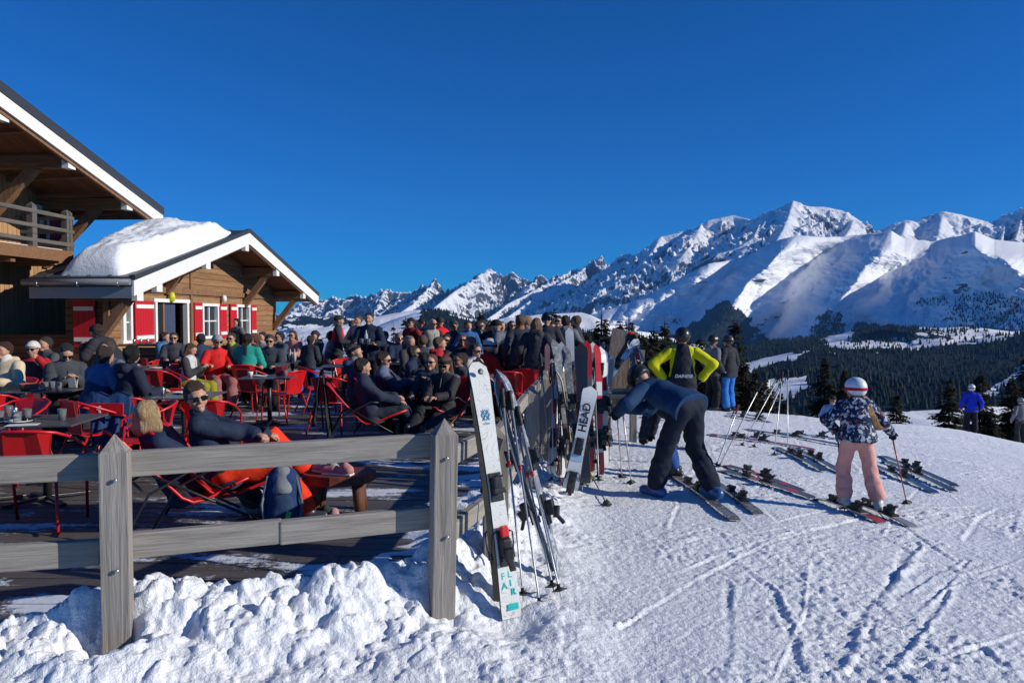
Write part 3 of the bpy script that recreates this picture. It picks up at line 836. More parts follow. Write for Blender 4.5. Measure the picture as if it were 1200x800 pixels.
# door: white frame, blue curtain, glazed leaf
m = MB(); y0, y1 = door[0], door[1]
m.box((xw+.02, y0-.03, 1.06), (.14, .10, 2.12)); m.box((xw+.02, y1+.03, 1.06), (.14, .10, 2.12)); m.box((xw+.022, (y0+y1)/2, 2.13), (.144, y1-y0+.3, .10))
dr = m.build('door', M['white_paint'], ch)
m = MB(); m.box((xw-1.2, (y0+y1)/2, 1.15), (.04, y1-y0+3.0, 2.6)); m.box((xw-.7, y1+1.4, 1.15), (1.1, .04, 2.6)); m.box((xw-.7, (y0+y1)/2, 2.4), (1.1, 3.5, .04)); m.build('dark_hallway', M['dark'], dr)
ym = y0+(y1-y0)*.30
m = MB(); m.box((xw-.05, (y0+ym)/2, 1.05), (.03, ym-y0-.1, 2.0)); m.build('glazed_leaf', M['glass'], dr)
m = MB(); m.box((xw-.03, ym, 1.05), (.06, .08, 2.05)); m.box((xw-.03, y0+.05, 1.05), (.06, .06, 2.05)); m.build('leaf_frame', M['beam_d'], dr)
m = MB()
for i in range(7): m.tube([(xw-.07, ym+.12+i*.09, .05), (xw-.07, ym+.12+i*.09, 2.05)], .05, 8)
m.build('curtain', M['curtain'], dr)
# yellow and white lamps above the windows
m = MB(); p = L(197, 348, xw); m.lathe([(.02,-.15),(.08,-.11),(.10,0),(.08,.11),(.02,.15)], (xw+.12, p.y, p.z), 14); m.box((xw+.04, p.y, p.z), (.08, .05, .05))
m.build('wall_lamp', plain((.55,.55,.03), .4, 0, .5, .08, 'yellow_lamp'), ch)
m = MB(); p = L(259, 350, xw); m.lathe([(.02,-.12),(.07,-.09),(.085,0),(.07,.09),(.02,.12)], (xw+.12, p.y, p.z), 14); m.box((xw+.04, p.y, p.z), (.08, .05, .05))
m.build('wall_lamp', plain((.75,.74,.70), .4, 0, .5, .08, 'white_lamp'), ch)
# side wall towards the camera, in the shade of the eave
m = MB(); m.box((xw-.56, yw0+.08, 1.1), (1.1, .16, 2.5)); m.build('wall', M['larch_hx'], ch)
m = MB(); m.box((xw-1.04, yw0+2.6, 1.1), (.14, 4.9, 2.5)); m.build('wall', M['larch_h'], ch)
for px_ in (118,):
    xs = -1.85
    m = MB()
    for i in range(4): m.box((xs+.14*(i-1.5), yw0-.04, 1.5), (.134, .035, 1.15))
    s_ = m.build('shutter', M['shutter_red'], ch)
    for z in (1.12, 1.88):
        m = MB(); m.box((xs, yw0-.07, z), (.50, .025, .10)); m.build('batten', M['white_paint'], s_)
m = MB(); m.box((xw-.03, yw0-.02, 1.15), (.14, .14, 2.5)); m.build('corner_post', M['beam_d'], ch)
m = MB(); m.box((xw+.015, WY(224), 1.6), (.06, .14, 3.6)); m.build('corner_post', M['beam_d'], ch)
m = MB(); m.box((xw+.03, (yw0+YR-1.3)/2, 2.42), (.08, yw1-yw0, .16)); m.build('tie_beam', M['beam_d'], ch)
# purlins with white ends and braces
def purlin(y, zoff=0., length=1.6, brace=1.35, size=.25):
    z = roof_z(y) - .02 + zoff
    m = MB(); m.box((-.12-length/2, y, z), (length, size, size*1.15))
    p_ = m.build('purlin', M['beam'], ch)
    m = MB(); m.box((-.06, y, z+.0), (.13, size+.02, size*1.2)); m.build('white_end', M['white_paint'], p_)
    if brace:
        m = MB(); m.bar((xw+.02, y, z-brace), (xw+.02+brace*.72, y, z-.08), size*.8, size*.75); m.build('brace', M['beam_d'], ch)
for (px, py, br) in ((183,340,.6),(241,314,.8),(287,294,0),(323,326,1.2),(354,352,1.3)):
    y = L(px, py, -.1).y
    purlin(min(max(y, YL+.3), YR-.3), -.05, brace=br)
purlin(YL+.35, -.05)
# ---- main house: high gable
def mz(y, za, zb_, ya, yb): return za+(zb_-za)*(y-ya)/(yb-ya)
XM = -2.1                                      # plane of the high verge
a = L(0, 122, XM); b = L(188, 262, XM)
sl = (b.z-a.z)/(b.y-a.y)
yA, yB = a.y-3.2, b.y+.15
def hz_(y): return a.z + sl*(y-a.y)
def slab(name, x0, x1, d0, d1, mat, ya=yA, yb=yB, par=None):
    m = MB(); m.add([(x, y, hz_(y)+dz) for x in (x0, x1) for y in (ya, yb) for dz in (d0, d1)],
                    [(0,1,3,2),(4,6,7,5),(0,4,5,1),(2,3,7,6),(1,5,7,3),(0,2,6,4)])
    return m.build(name, mat, par or ch)
slab('verge_board', XM, XM+.06, 0, .31, M['white_paint'])
slab('roof_edging', XM-.02, XM+.10, .313, .53, M['roof_metal'])
slab('roof', XM-.025, XM-9, .31, .49, M['roof_metal'])
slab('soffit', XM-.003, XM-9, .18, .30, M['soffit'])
slab('barge_lath', XM-.09, XM-.006, -.09, .17, M['beam_d'])
m = MB(); m.add([(x, y, hz_(y)+.2) for x in (XM-.1, XM-8.9) for y in (yB-.1, yB-.05)], [(0,1,3,2)])
XW = XM-2.55                                    # upper facade
BF = 3.40                                       # balcony floor
yb1 = L(88, 285, XM-1.1).y
m = MB()
y_end = yB-.3
m.add([(x, y, z) for x in (XW-.16, XW) for (y, z) in ((yA, -.05), (yA, hz_(yA)+.2), (y_end, -.05), (y_end, hz_(y_end)+.2))],
      [(0,1,3,2),(4,6,7,5),(0,4,5,1),(2,3,7,6),(1,5,7,3),(0,2,6,4)])
m.build('wall', M['larch_v'], ch)
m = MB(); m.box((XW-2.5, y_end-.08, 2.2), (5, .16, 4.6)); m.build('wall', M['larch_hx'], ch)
# upper window with an arched head, shutter
wp0, wp1 = L(44, 290, XW).y, L(60, 290, XW).y
for (px0, px1, mat, zz) in ((44, 57, M['glass'], 0), ):
    m = MB(); y0, y1 = L(px0, 280, XW).y, L(px1, 280, XW).y
    m.box((XW+.03, y0, BF+.75), (.08, .09, 1.1)); m.box((XW+.03, y1, BF+.75), (.08, .09, 1.1)); m.box((XW+.032, (y0+y1)/2, BF+.2), (.084, y1-y0+.1, .09)); m.box((XW+.032, (y0+y1)/2, BF+1.32), (.084, y1-y0+.1, .12))
    f = m.build('window', M['white_paint'], ch)
    m = MB(); m.box((XW+.012, (y0+y1)/2, BF+.75), (.02, y1-y0, 1.1)); m.build('pane', M['glass'], f)
y0, y1 = L(59, 280, XW).y, L(75, 280, XW).y
m = MB(); m.box((XW+.04, (y0+y1)/2, BF+.78), (.04, y1-y0, 1.1)); s_ = m.build('shutter', M['shutter_red'], ch)
for zz in (.36, 1.18):
    m = MB(); m.box((XW+.07, (y0+y1)/2, BF+zz), (.03, y1-y0-.06, .14)); m.build('batten', M['white_paint'], s_)
# purlins of the high roof
for (px, py) in ((5, 150), (83, 210), (150, 259)):
    q = L(px, py, XM-.15)
    y = q.y; z = hz_(y)-.02
    m = MB(); m.box((XM-.2-1.25, y, z), (2.5, .26, .30)); p_ = m.build('purlin', M['beam'], ch)
    m = MB(); m.box((XM-.12, y, z), (.17, .28, .33)); m.build('white_end', M['white_paint'], p_)
    m = MB(); m.bar((XW, y, z-1.7), (XM-.95, y, z-.1), .22, .22); m.build('brace', M['beam_d'], ch)
for yy in np.arange(yA+.4, yB-.2, 1.15):
    m = MB(); m.bar((XM-.3, yy-.4, hz_(yy-.4)+.20), (XW, yy-.4, hz_(yy-.4)+.10), .12, .15); m.build('rafter', M['beam'], ch)
# balcony
XB = XM-1.25
yb0 = yA; 
m = MB(); m.box(((XB+XW)/2+.03, (yb0+yb1)/2, BF-.06), (XB-XW+.06, yb1-yb0, .12)); bal = m.build('balcony', M['rail_grey'], ch)
m = MB(); m.box((XB+.08, (yb0+yb1)/2, BF-.12), (.08, yb1-yb0+.1, .30)); m.build('balcony_beam', M['beam'], bal)
for y in np.arange(yb0+.5, yb1, 1.6):
    m = MB(); m.box(((XB+XW)/2, y, BF-.28), (XB-XW, .16, .22)); m.build('joist', M['beam'], bal)
m = MB(); m.box((XB-.5, (yb0+yb1)/2, BF+.035), (.9, yb1-yb0-.2, .07), bev=.03); sn = m.build('balcony_snow', M['snow'], ch); 
posts = [L(40, 270, XB).y, L(80, 270, XB).y-.0, yb1, L(40, 270, XB).y-2.4, L(40, 270, XB).y-4.4]
for y in posts:
    m = MB(); m.box((XB, y, BF+.52), (.17, .17, 1.08), bev=.012); m.add([(XB+dx*.085, y+dy*.085, BF+1.06) for dx, dy in ((-1,-1),(1,-1),(1,1),(-1,1))]+[(XB, y, BF+1.15)], [(0,1,4),(1,2,4),(2,3,4),(3,0,4)])
    m.build('rail_post', M['rail_grey'], bal)
m = MB(); m.box((XB-.9, yb1, BF+.52), (.13, .13, 1.08)); m.build('rail_post', M['rail_grey'], bal)
for z in (.20, .56, .92):
    m = MB(); m.bar((XB+.05, yb0, BF+z), (XB+.05, yb1+.15, BF+z), .09, .10, .015); m.build('rail', M['rail_grey'], bal)
    m = MB(); m.bar((XB, yb1, BF+z), (XW, yb1, BF+z), .09, .10, .015); m.build('rail', M['rail_grey'], bal)
# lower wooden parapet and counter on the terrace by the wall
m = MB(); m.box((XW+1.2, L(45, 390, XW+1.3).y, .60), (3.0, .10, 1.25)); m.build('parapet', M['larch_hx'], ch)
p = L(176, 410, xw+.6)
ct = empty('serving_counter', (0,0,0), 0, 'low timber serving counter with trays on top in front of the doorway', 'counter')
w_ = at(176, 410, 17.4)
m = MB()
for i in range(5): m.box((w_.x, w_.y, .10+i*.19), (1.05, .5, .18), bev=.01)
m.build('counter_body', M['larch_hx'], ct)
m = MB(); m.box((w_.x, w_.y, 1.02), (1.2, .62, .05), bev=.008); m.build('counter_top', M['beam'], ct)
for i in range(3):
    m = MB(); m.lathe([(.03,0),(.035,.09),(.02,.12)], (w_.x-.35+i*.16, w_.y-.05, 1.045), 10); o = m.build('carafe', M['steel'], None)
    tag(o, ['small dark carafe nearest the left end of the serving counter','small dark carafe in the middle of the serving counter','small dark carafe nearest the doorway on the serving counter'][i], 'carafe', 'carafes on the serving counter')
# yellow note on the door leaf
m = MB(); p = L(185, 389, xw+.08); m.box((xw+.02, p.y, p.z), (.01, .22, .20)); m.build('notice', plain((.75,.7,.2), .6, 0, .3, .05, 'yellow_note'), ch)

# ---- snow on the low roof
def roof_snow():
    nx, ny = 90, 120
    xs = np.linspace(-5.0, -.10, nx); yy = np.linspace(YL+.12, YA+.6, ny)
    Xg, Yg = np.meshgrid(xs, yy)
    base = ZE + (ZA-ZE)*(1-np.abs(Yg-YA)/(YA-YL)) + .43
    ex = sstep(-.10, -.42, Xg) * sstep(YL+.10, YL+.75, Yg) * sstep(YA+.6, YA-1.6, Yg + .8*(Xg+.1)*0)
    # the blanket has slid: it is thickest over the eave and the inner side
    right = np.interp(Yg, [YL, YL+.8, YL+3, YA-1.5, YA], [-.35, -.22, -.14, -.12, -.4])
    ex = sstep(0, .28, right-Xg)**.5 * sstep(0, .35, Yg-(YL+.12))**.5 * sstep(0, 2.5, YA-.2-Yg)**.6
    left = np.interp(Yg, [YL, YL+1.5, YL+5, YA], [-1.8, -2.1, -2.9, -3.2])
    ex = ex*sstep(0, .6, Xg-left)**.6
    h = (.60 + .14*fbm(Xg*.7, Yg*.5, 3, 201))*ex
    h = h + ex*(billow(Xg*3.5, Yg*3.5, 3, 203)-.35)*.07
    top = base + np.maximum(h, 0) - .05*(h < .02)
    # bulging front
    Yt = Yg - .10*np.sin(np.clip(h/.6, 0, 1)*math.pi)*sstep(1.2, 0, Yg-YL)
    V = np.concatenate([np.stack([Xg, Yt, top], -1).reshape(-1, 3), np.stack([Xg, Yg, base-.02], -1).reshape(-1, 3)])
    F = grid_faces(ny, nx); n = nx*ny
    keep = (h.ravel()[F] > .015).any(1); F = F[keep]
    E = []
    for j in range(0): E += [(j*nx, (j+1)*nx, n+(j+1)*nx, n+j*nx), (j*nx+nx-1, n+j*nx+nx-1, n+(j+1)*nx+nx-1, (j+1)*nx+nx-1)]
    for i in range(0): pass
    o = mesh_np('roof_snow', V, np.concatenate([F, F[:, ::-1]+n]), M['snow'], None, True)
    o.location = (-9.6, 0, 0); o.rotation_euler = (0, 0, ANG)
    tag(o, 'thick blanket of snow lying on the low chalet roof above the gutter', 'roof snow')
roof_snow()
sn.parent = None; sn.location = (-9.6, 0, 0); sn.rotation_euler = (0, 0, ANG); tag(sn, 'thin strip of old snow on the balcony floor', 'snow')

# ------------------------------------------------------------------ fence
def fence():
    f = empty('fence', (0,0,0), 0, 'weathered grey wooden fence with pointed posts and two rails along the terrace', 'fence')
    spec = [(-3.42, 2.98, .13, 1.14, 0), (-1.895, 3.51, .125, 1.14, 0), (-.385, 4.04, .13, 1.14, .02), (-.115, 5.08, .17, .95, .0), (.20, 7.5, .14, 1.0, 0), (.41, 8.9, .16, 1.03, 0), (.62, 11.2, .16, 1.0, 0), (.85, 14.0, .16, 1.0, 0), (-6.0, 2.06, .13, 1.14, 0)]
    for (x, y, w, top, lean) in spec:
        m = MB(); zb = -.3
        ang = math.atan2(.53, 1.52) if y < 4.5 else .1
        rot = Matrix.Rotation(ang, 3, 'Z') @ Matrix.Rotation(lean, 3, 'Y')
        h = top-.085-zb
        c = Vector((x, y, zb+h/2))
        m.box(c, (w, w*.92, h), rot, .006)
        T = Matrix.Translation(c) @ rot.to_4x4(); q = w/2-.006
        m.add([(-q,-q*.92,h/2-.001),(q,-q*.92,h/2-.001),(q,q*.92,h/2-.001),(-q,q*.92,h/2-.001),(0,0,h/2+.085)], [(0,1,4),(1,2,4),(2,3,4),(3,0,4)], T)
        m.build('post', M['wood_weathered'], f)
    def rail(a, b, w=.055, h=.125, mat='wood_weathered_x'):
        # own object so that the grain follows the rail
        a = Vector(a); b = Vector(b); d = b-a
        m = MB(); m.box((0, 0, 0), (d.length, w, h), None, .008)
        # slight hand-sawn unevenness
        m.v = [(x, y+.004*math.sin(x*3), z+.006*math.sin(x*4.1+1)) for x, y, z in m.v]
        o = m.build('rail', M['wood_weathered_x'], f)
        o.location = (a+b)/2; o.rotation_euler = d.to_track_quat('X', 'Z').to_euler()
    # image lines: upper rail and lower rail
    def onf(px, py, i=0, off=.08):
        a = Vector((-3.42, 2.98)); b = Vector((-.385, 4.04)); n = Vector((-(b-a).y, (b-a).x)).normalized()
        a = a+n*off; b = b+n*off
        u = (px-600)/FPX; d = b-a
        s_ = (a.x-u*a.y)/(u*d.y-d.x); y = a.y+s_*d.y
        return at(px, py, y)
    def span(x0, y0, x1, y1):
        p0, p1 = onf(x0, y0), onf(x1, y1); return p0, p1
    p0, p1 = span(0, 549.5, 118, 545); dd = (p1-p0).normalized(); rail(p0-dd*1.2, p1)
    rail(*span(145, 542, 516, 519))
    p0, p1 = span(0, 649.5, 118, 645); rail(p0-dd*1.2, p1)
    rail(*span(140, 638.5, 330, 622.5)); rail(*span(328, 622, 514, 605.5))
    for (bx, by) in ((-1.895, 3.51), (-.385, 4.04)):       # bolts through the posts
        for bz in (.93, .50):
            m = MB(); a_ = math.atan2(.53, 1.52)
            c = Vector((bx+.068*math.sin(a_)+.012, by-.068*math.cos(a_), bz)); m.lathe([(.010,-.004),(.010,.006),(.004,.009)], n=6, M=Matrix.Translation(c) @ Matrix.Rotation(a_, 4, 'Z') @ Matrix.Rotation(math.pi/2, 4, 'X')); m.build('bolt', M['steel'], f)
    # going back along the terrace
    rail((-.34, 4.12, .93), (-.17, 5.05, .86), .05, .11)
    rail((-.34, 4.12, .50), (-.13, 5.0, .46), .05, .11)
    Q = [(-.12, 5.1, .84), (.15, 7.5, .88), (.36, 8.9, .92), (.57, 11.2, .90), (.8, 14.0, .90)]
    for p, q in zip(Q[:-1], Q[1:]):
        rail(p, q, .06, .11)
        if p[1] < 7: rail((p[0], p[1], p[2]-.45), (q[0], q[1], q[2]-.45), .06, .11)
fence()
# ------------------------------------------------------------------ single firs just beyond the edge
def out_ground(x, y):
    if y < 58: return gz(x, y)
    x58 = x/y*58
    return float(piste(np.array([x58]), np.array([58.]))[0]) - .36*(y-58) - 2
def needle_mat():
    t = NT('fir_needles'); g_ = t.geo(); n = t.noise(t.co(), 1.2, 4, .7)
    col = t.mix(g_.outputs['Random Per Island'], (.012,.017,.011), (.050,.046,.026))
    col = t.mix(t.math('MULTIPLY', t.ramp(n, [(.5, 0), (.7, 1)]), .5), col, (.075,.050,.028))
    return t.out(col, .85, spec=.1)
M['needles'] = needle_mat(); M['bark'] = wood((.05,.035,.025), (.12,.09,.07), 'z', 1, .9, .8, name='fir_bark')
def fir_mesh(seed, H=10.0, wid=.20, bare=0.):
    r = np.random.RandomState(seed); V = []; F = []
    nlev = int(H*7.0)
    for i in range(nlev):
        q = (i+.5)/nlev; z0 = H*(.07+.91*q)+r.uniform(-.10,.10)
        R0 = H*wid*(1-q)**.78*r.uniform(.78, 1.12)+.10
        nb = int(8+11*(1-q))
        for k in range(nb):
            if r.rand() < .08+bare: continue
            z0 = z0 + r.uniform(-.12,.12); a = r.uniform(0, 2*np.pi); Rb = R0*r.uniform(.55, 1.12); droop = r.uniform(.18, .45)
            ca, sa = math.cos(a), math.sin(a)
            # a branch = a few small drooping sprays
            ns = max(3, int(Rb*5.2))
            for j in range(ns):
                f = (j+.7)/ns; rad = Rb*f; z = z0 - droop*rad*(.6+.5*f) + (.12*Rb*f*f)
                L = (.20+.28*(1-f))*min(1.2, .35+Rb*.6)*r.uniform(.7, 1.3)
                for sgn in (-1, 1):
                    b = a + sgn*r.uniform(.5, 1.1); cb, sb = math.cos(b), math.sin(b)
                    p0 = (ca*rad, sa*rad, z); w = L*.24
                    p1 = (p0[0]+cb*L*.55-sb*w, p0[1]+sb*L*.55+cb*w, z-.05*L+.02); p2 = (p0[0]+cb*L, p0[1]+sb*L, z-L*r.uniform(.15, .5)); p3 = (p0[0]+cb*L*.55+sb*w, p0[1]+sb*L*.55-cb*w, z-.18*L)
                    n = len(V); V += [p0, p1, p2, p3]; F.append((n, n+1, n+2, n+3))
    # leader
    n = len(V); V += [(.0,.05,H*.95), (.05,0,H*.95), (0,0,H*1.02), (-.04,-.03,H*.95)]; F.append((n, n+1, n+2, n+3))
    return V, F
def make_fir(seed, H, wid, bare=0.):
    root = empty('fir_tree', (0,0,-900), 0, 'x', 'tree', 'firs beyond the edge of the piste')
    V, F = fir_mesh(seed, H, wid, bare)
    mesh_np('crown', V, F, M['needles'], root)
    m = MB(); m.tube([(0,0,-.5), (0,0,H*.3), (0,0,H*.98)], [.018*H, .012*H, .002*H], 8); m.build('trunk', M['bark'], root)
    return root
protos = [make_fir(1, 10, .27), make_fir(2, 10, .32), make_fir(3, 10, .22), make_fir(4, 10, .31), make_fir(5, 10, .16, .35)]
used = set()
TREES = [ # px, top y, distance, variant, label
 (461,378,42,4,'thin almost bare fir behind the far left end of the terrace'),
 (475,370,44,2,'slim pointed fir rising behind the waiter with the tray'),
 (565,360,38,0,'tall dark fir above the crowd in the middle of the terrace'),
 (577,374,48,2,'short narrow fir just right of the tall fir above the crowd'),
 (620,379,46,1,'low fir top behind the two people bending over red chairs'),
 (649,356,38,2,'tall slender fir above the man in the black helmet'),
 (668,365,36,2,'slender fir directly above the upright white ski tip'),
 (686,383,32,1,'low broad fir behind the row of upright skis'),
 (705,364,38,0,'dense fir above the red and white skis'),
 (727,371,36,2,'thin fir above the left board of the ski rack'),
 (737,368,33,0,'fir with a sharp top above the ski rack'),
 (752,386,28,1,'bushy fir between the ski rack and the yellow jacket'),
 (766,378,30,0,'dark fir left of the yellow jacket'),
 (779,373,36,2,'tall narrow fir touching the left sleeve of the yellow jacket'),
 (820,392,27,1,'broad fir behind the right elbow of the yellow jacket'),
 (862,370,36,2,'tall fir behind the couple in black jackets'),
 (880,446,21,1,'small fir immediately right of the couple'),
 (895,442,25,3,'dark fir behind the leaning pole handles'),
 (921,468,21,3,'low bushy fir right of the upright ski poles'),
 (940,480,20.5,1,'lowest fir at the snow edge left of the brown fir pair'),
 (967,413,29,0,'tallest brownish fir left of the girl in the white helmet'),
 (990,428,27,0,'second brownish fir close to the white helmet'),
 (1051,458,33,3,'round little fir just right of the girl with the ponytail'),
 (1113,441,34,1,'fir left of the distant skier in bright blue'),
 (1149,433,36,0,'tall fir behind the distant skier in bright blue'),
 (1162,474,28,3,'low fir at the snow edge right of the distant blue skier'),
 (1187,438,36,0,'fir near the right edge of the view'),
 (1203,415,40,1,'fir cut off by the right edge of the view'),
 (715,392,30,3,'dark fir hidden behind the ski rack boards'),
 (842,402,25,3,'fir between the yellow jacket and the couple'),
 (640,388,40,1,'low fir top left of the black helmet'),
 (800,380,31,3,'dark fir straight behind the black helmet of the yellow jacket')]
rt_ = random.Random(11)
ORD = ['first','second','third','fourth','fifth','sixth','seventh','eighth','ninth','tenth','eleventh','twelfth','thirteenth','fourteenth']
for i, (px, py) in enumerate([(694,392),(712,398),(731,388),(744,396),(759,392),(772,396),(786,402),(806,398),(826,404),(838,396),(872,420),(886,432),(903,446),(914,455)]):
    TREES.append((px, py, 24+(i*7)%9, (0,3,1)[i%3], ORD[i]+' fir from the left in the dark row closing off the piste behind the rack'))
for px, py, d, v, lab in TREES:
    d = d if d > 41 else 29+d*.42
    top = at(px, py, d); zb = out_ground(top.x, d); h = top.z-zb
    o = protos[v] if v not in used else copy_tree(protos[v]); used.add(v)
    k = h/10.1; o.location = (top.x, d, zb); o.scale = (k*rt_.uniform(.85, 1.1),)*2+(k,); o.rotation_euler = (0, 0, rt_.uniform(0, 6.2)); o['label'] = lab
# ------------------------------------------------------------------ skis and poles
def ski_mat(c, c2=None, rough=.3, kind='plain'):
    key = ('ski', tuple(c), tuple(c2 or c), kind)
    if key in _cache: return _cache[key]
    t = NT('ski_topsheet'); v = t.co()
    if kind == 'contour':            # fine contour lines on white
        n = t.noise(v, 5.5, 2, .5, .4); f = t.math('FRACT', t.math('MULTIPLY', n, 22))
        col = t.mix(t.ramp(f, [(.0, 1), (.12, 0), (.9, 0), (1, 1)]), c, c2)
    elif kind == 'bands':
        z = t.sep(t._tc.outputs['Object'])[2]; f = t.math('FRACT', t.math('MULTIPLY', z, 1.7))
        col = t.mix(t.ramp(f, [(.38, 0), (.40, 1), (.62, 1), (.64, 0)]), c, c2)
    elif kind == 'flecks':
        n = t.noise(v, 22, 3, .6); col = t.mix(t.ramp(n, [(.52, 0), (.56, 1)]), c, c2)
    else:
        n = t.noise(v, 6, 4, .6); col = t.mix(t.ramp(n, [(.3, 0), (.7, .6)]), c, c2 or [x*.6 for x in c])
    _cache[key] = t.out(col, rough, spec=.5); return _cache[key]
def ski_profile(L, w, tip=.16, tail_up=.03):
    """centre line (z along ski, y offset) and half width; the tip at the top"""
    P = []; n = 26
    for i in range(n+1):
        q = i/n; z = L*q
        side = 1 - .27*math.sin(math.pi*min(1, max(0, (q-.02)/.94)))**1.0
        hw = w/2*side
        if q > .93: hw *= math.sqrt(max(0, 1-((q-.93)/.07)**2))*.98+.02
        if q < .02: hw *= .9
        y = 0
        if z > L-tip: y = .055*((z-(L-tip))/tip)**2
        if z < .08: y = tail_up*.4*(1-z/.08)**2
        y += -.010*math.sin(math.pi*min(1, q/.9))
        P.append((z, y, hw))
    return P
def make_ski(label, L=1.58, w=.125, top=None, base=None, edge=None, bind=True, bind_z=.74, group=None, lying=False, logo=None):
    """local frame: stands along +z with its tail at the origin; the top face looks towards -y"""
    r = empty('ski', (0,0,0), 0, label, 'ski', group)
    P = ski_profile(L, w); th = .009
    V = []; 
    for z, y, hw in P:
        t_ = th*(.55+.45*math.sin(math.pi*min(1, z/L)))*1.6
        V += [(-hw, y, z), (hw, y, z), (hw*.93, y-t_, z), (-hw*.93, y-t_, z)]
    mt = MB(); mbs = MB(); n = len(P)
    F_top = [(i*4+3, i*4+2, i*4+6, i*4+7) for i in range(n-1)]
    F_side = [(i*4+1, i*4+5, i*4+6, i*4+2) for i in range(n-1)] + [(i*4+0, i*4+3, i*4+7, i*4+4) for i in range(n-1)]
    F_base = [(i*4+0, i*4+4, i*4+5, i*4+1) for i in range(n-1)]
    caps = [(0,1,2,3), (4*n-4, 4*n-1, 4*n-2, 4*n-3)]
    me = bpy.data.meshes.new('board'); me.from_pydata(V, [], F_top+F_side+F_base+caps)
    me.materials.append(top); me.materials.append(edge or M['steel']); me.materials.append(base or M['black_plastic'])
    idx = [0]*len(F_top)+[1]*len(F_side)+[2]*len(F_base)+[1]*2
    me.polygons.foreach_set('material_index', idx); me.update()
    o = bpy.data.objects.new('board', me); COL.objects.link(o); o.parent = r
    if bind:
        bz = bind_z*L/1.58; yb = -.022
        # toe piece
        m = MB(); m.box((0, yb-.006, bz+.17), (.075, .018, .16), bev=.005); m.box((0, yb-.035, bz+.185), (.062, .05, .085), bev=.012)
        m.box((0, yb-.055, bz+.15), (.078, .03, .03), bev=.008); m.tube([(-.03, yb-.05, bz+.225), (0, yb-.06, bz+.24), (.03, yb-.05, bz+.225)], .008, 6)
        m.build('toe_binding', M['black_plastic'], r)
        m = MB(); m.box((0, yb-.006, bz-.17), (.075, .018, .20), bev=.005); m.box((0, yb-.038, bz-.165), (.064, .058, .10), bev=.014)
        m.box((0, yb-.072, bz-.20), (.05, .035, .075), Matrix.Rotation(.35, 3, 'X'), .01); m.box((0, yb-.085, bz-.255), (.036, .02, .07), Matrix.Rotation(-.5, 3, 'X'), .006)
        m.build('heel_binding', M['black_plastic'], r)
        for s_ in (-1, 1):
            m = MB(); m.tube([(s_*.03, yb-.008, bz-.07), (s_*.062, yb-.004, bz-.09), (s_*.066, yb+.012, bz-.15), (s_*.067, yb+.034, bz-.20)], .0045, 6)
            m.box((s_*.067, yb+.038, bz-.215), (.012, .022, .045), bev=.003); m.build('brake_arm', M['black_plastic'], r)
    return r
def orient(r, tail, tip, face=(0,-1,0), L=None):
    """stand a ski/pole from tail to tip with its top face towards `face`"""
    tail = Vector(tail); z = (Vector(tip)-tail).normalized(); f = Vector(face)
    y = -(f - z*f.dot(z)).normalized(); x = y.cross(z)
    r.matrix_world = Matrix.Translation(tail) @ Matrix((x, y, z)).transposed().to_4x4()
    return r
def make_pole(label, L=1.18, shaft=(.55,.56,.58), grip=(.02,.02,.02), basket=(.02,.02,.02), group=None, strap=True, band=None):
    r = empty('ski_pole', (0,0,0), 0, label, 'ski pole', group)
    ms = plain(shaft, .3, .4, .5, .08, 'pole_shaft')
    m = MB(); m.tube([(0,0,0), (0,0,.02), (0,0,.06), (0,0,L-.12)], [.002,.0035,.0055,.008], 8); m.build('shaft', ms, r)
    m = MB(); m.lathe([(.010,L-.13),(.014,L-.12),(.013,L-.09),(.017,L-.06),(.014,L-.03),(.020,L-.01),(.016,L)], n=10); m.build('grip', plain(grip, .6, 0, .4, .15, 'pole_grip'), r)
    m = MB(); m.lathe([(.006,.045),(.038,.052),(.042,.058),(.012,.072),(.009,.09)], n=12)
    for k in range(4):
        a = k*math.pi/2; m.box((math.cos(a)*.036, math.sin(a)*.036, .055), (.026, .016, .008), Matrix.Rotation(a, 3, 'Z'), .002)
    m.build('basket', plain(basket, .5, 0, .4, .15, 'pole_basket'), r)
    if strap:
        m = MB(); m.tube([(0,.014,L-.02), (.03,.03,L-.07), (.045,.03,L-.16), (.02,.035,L-.20), (-.005,.03,L-.13), (0,.014,L-.03)], .005, 5); m.build('strap', M['black_plastic'], r)
    if band:
        m = MB(); m.tube([(0,0,L*.62), (0,0,L*.62+.03)], .0115, 8); m.build('band', plain(band, .4, 0, .5, .1, 'pole_band'), r)
    return r
def text_part(body, size, loc, rot, mat, parent, thick=.0008, align='CENTER', name='lettering', shear=0, bold=0):
    cu = bpy.data.curves.new(name, 'FONT'); cu.body = body; cu.size = size; cu.extrude = thick; cu.align_x = align; cu.align_y = 'CENTER'
    cu.offset = bold*size; cu.shear = shear
    o = bpy.data.objects.new(name, cu); COL.objects.link(o)
    bpy.context.view_layer.update(); dg = bpy.context.evaluated_depsgraph_get()
    me = bpy.data.meshes.new_from_object(o.evaluated_get(dg)); bpy.data.objects.remove(o)
    o = bpy.data.objects.new(name, me); COL.objects.link(o); me.materials.clear(); me.materials.append(mat)
    o.location = loc; o.rotation_euler = rot
    if parent: o.parent = parent
    return o

M['teal_ink'] = plain((.02,.50,.45), .5, 0, .3, .05, 'teal_print'); M['blue_ink'] = plain((.05,.25,.42), .5, 0, .3, .05, 'blue_print')
M['black_ink'] = plain((.02,.02,.02), .5, 0, .3, .05, 'black_print'); M['white_ink'] = plain((.8,.8,.8), .5, 0, .3, .05, 'white_print')

white_ski = ski_mat((.80,.79,.74), (.50,.50,.46), .3, 'contour')
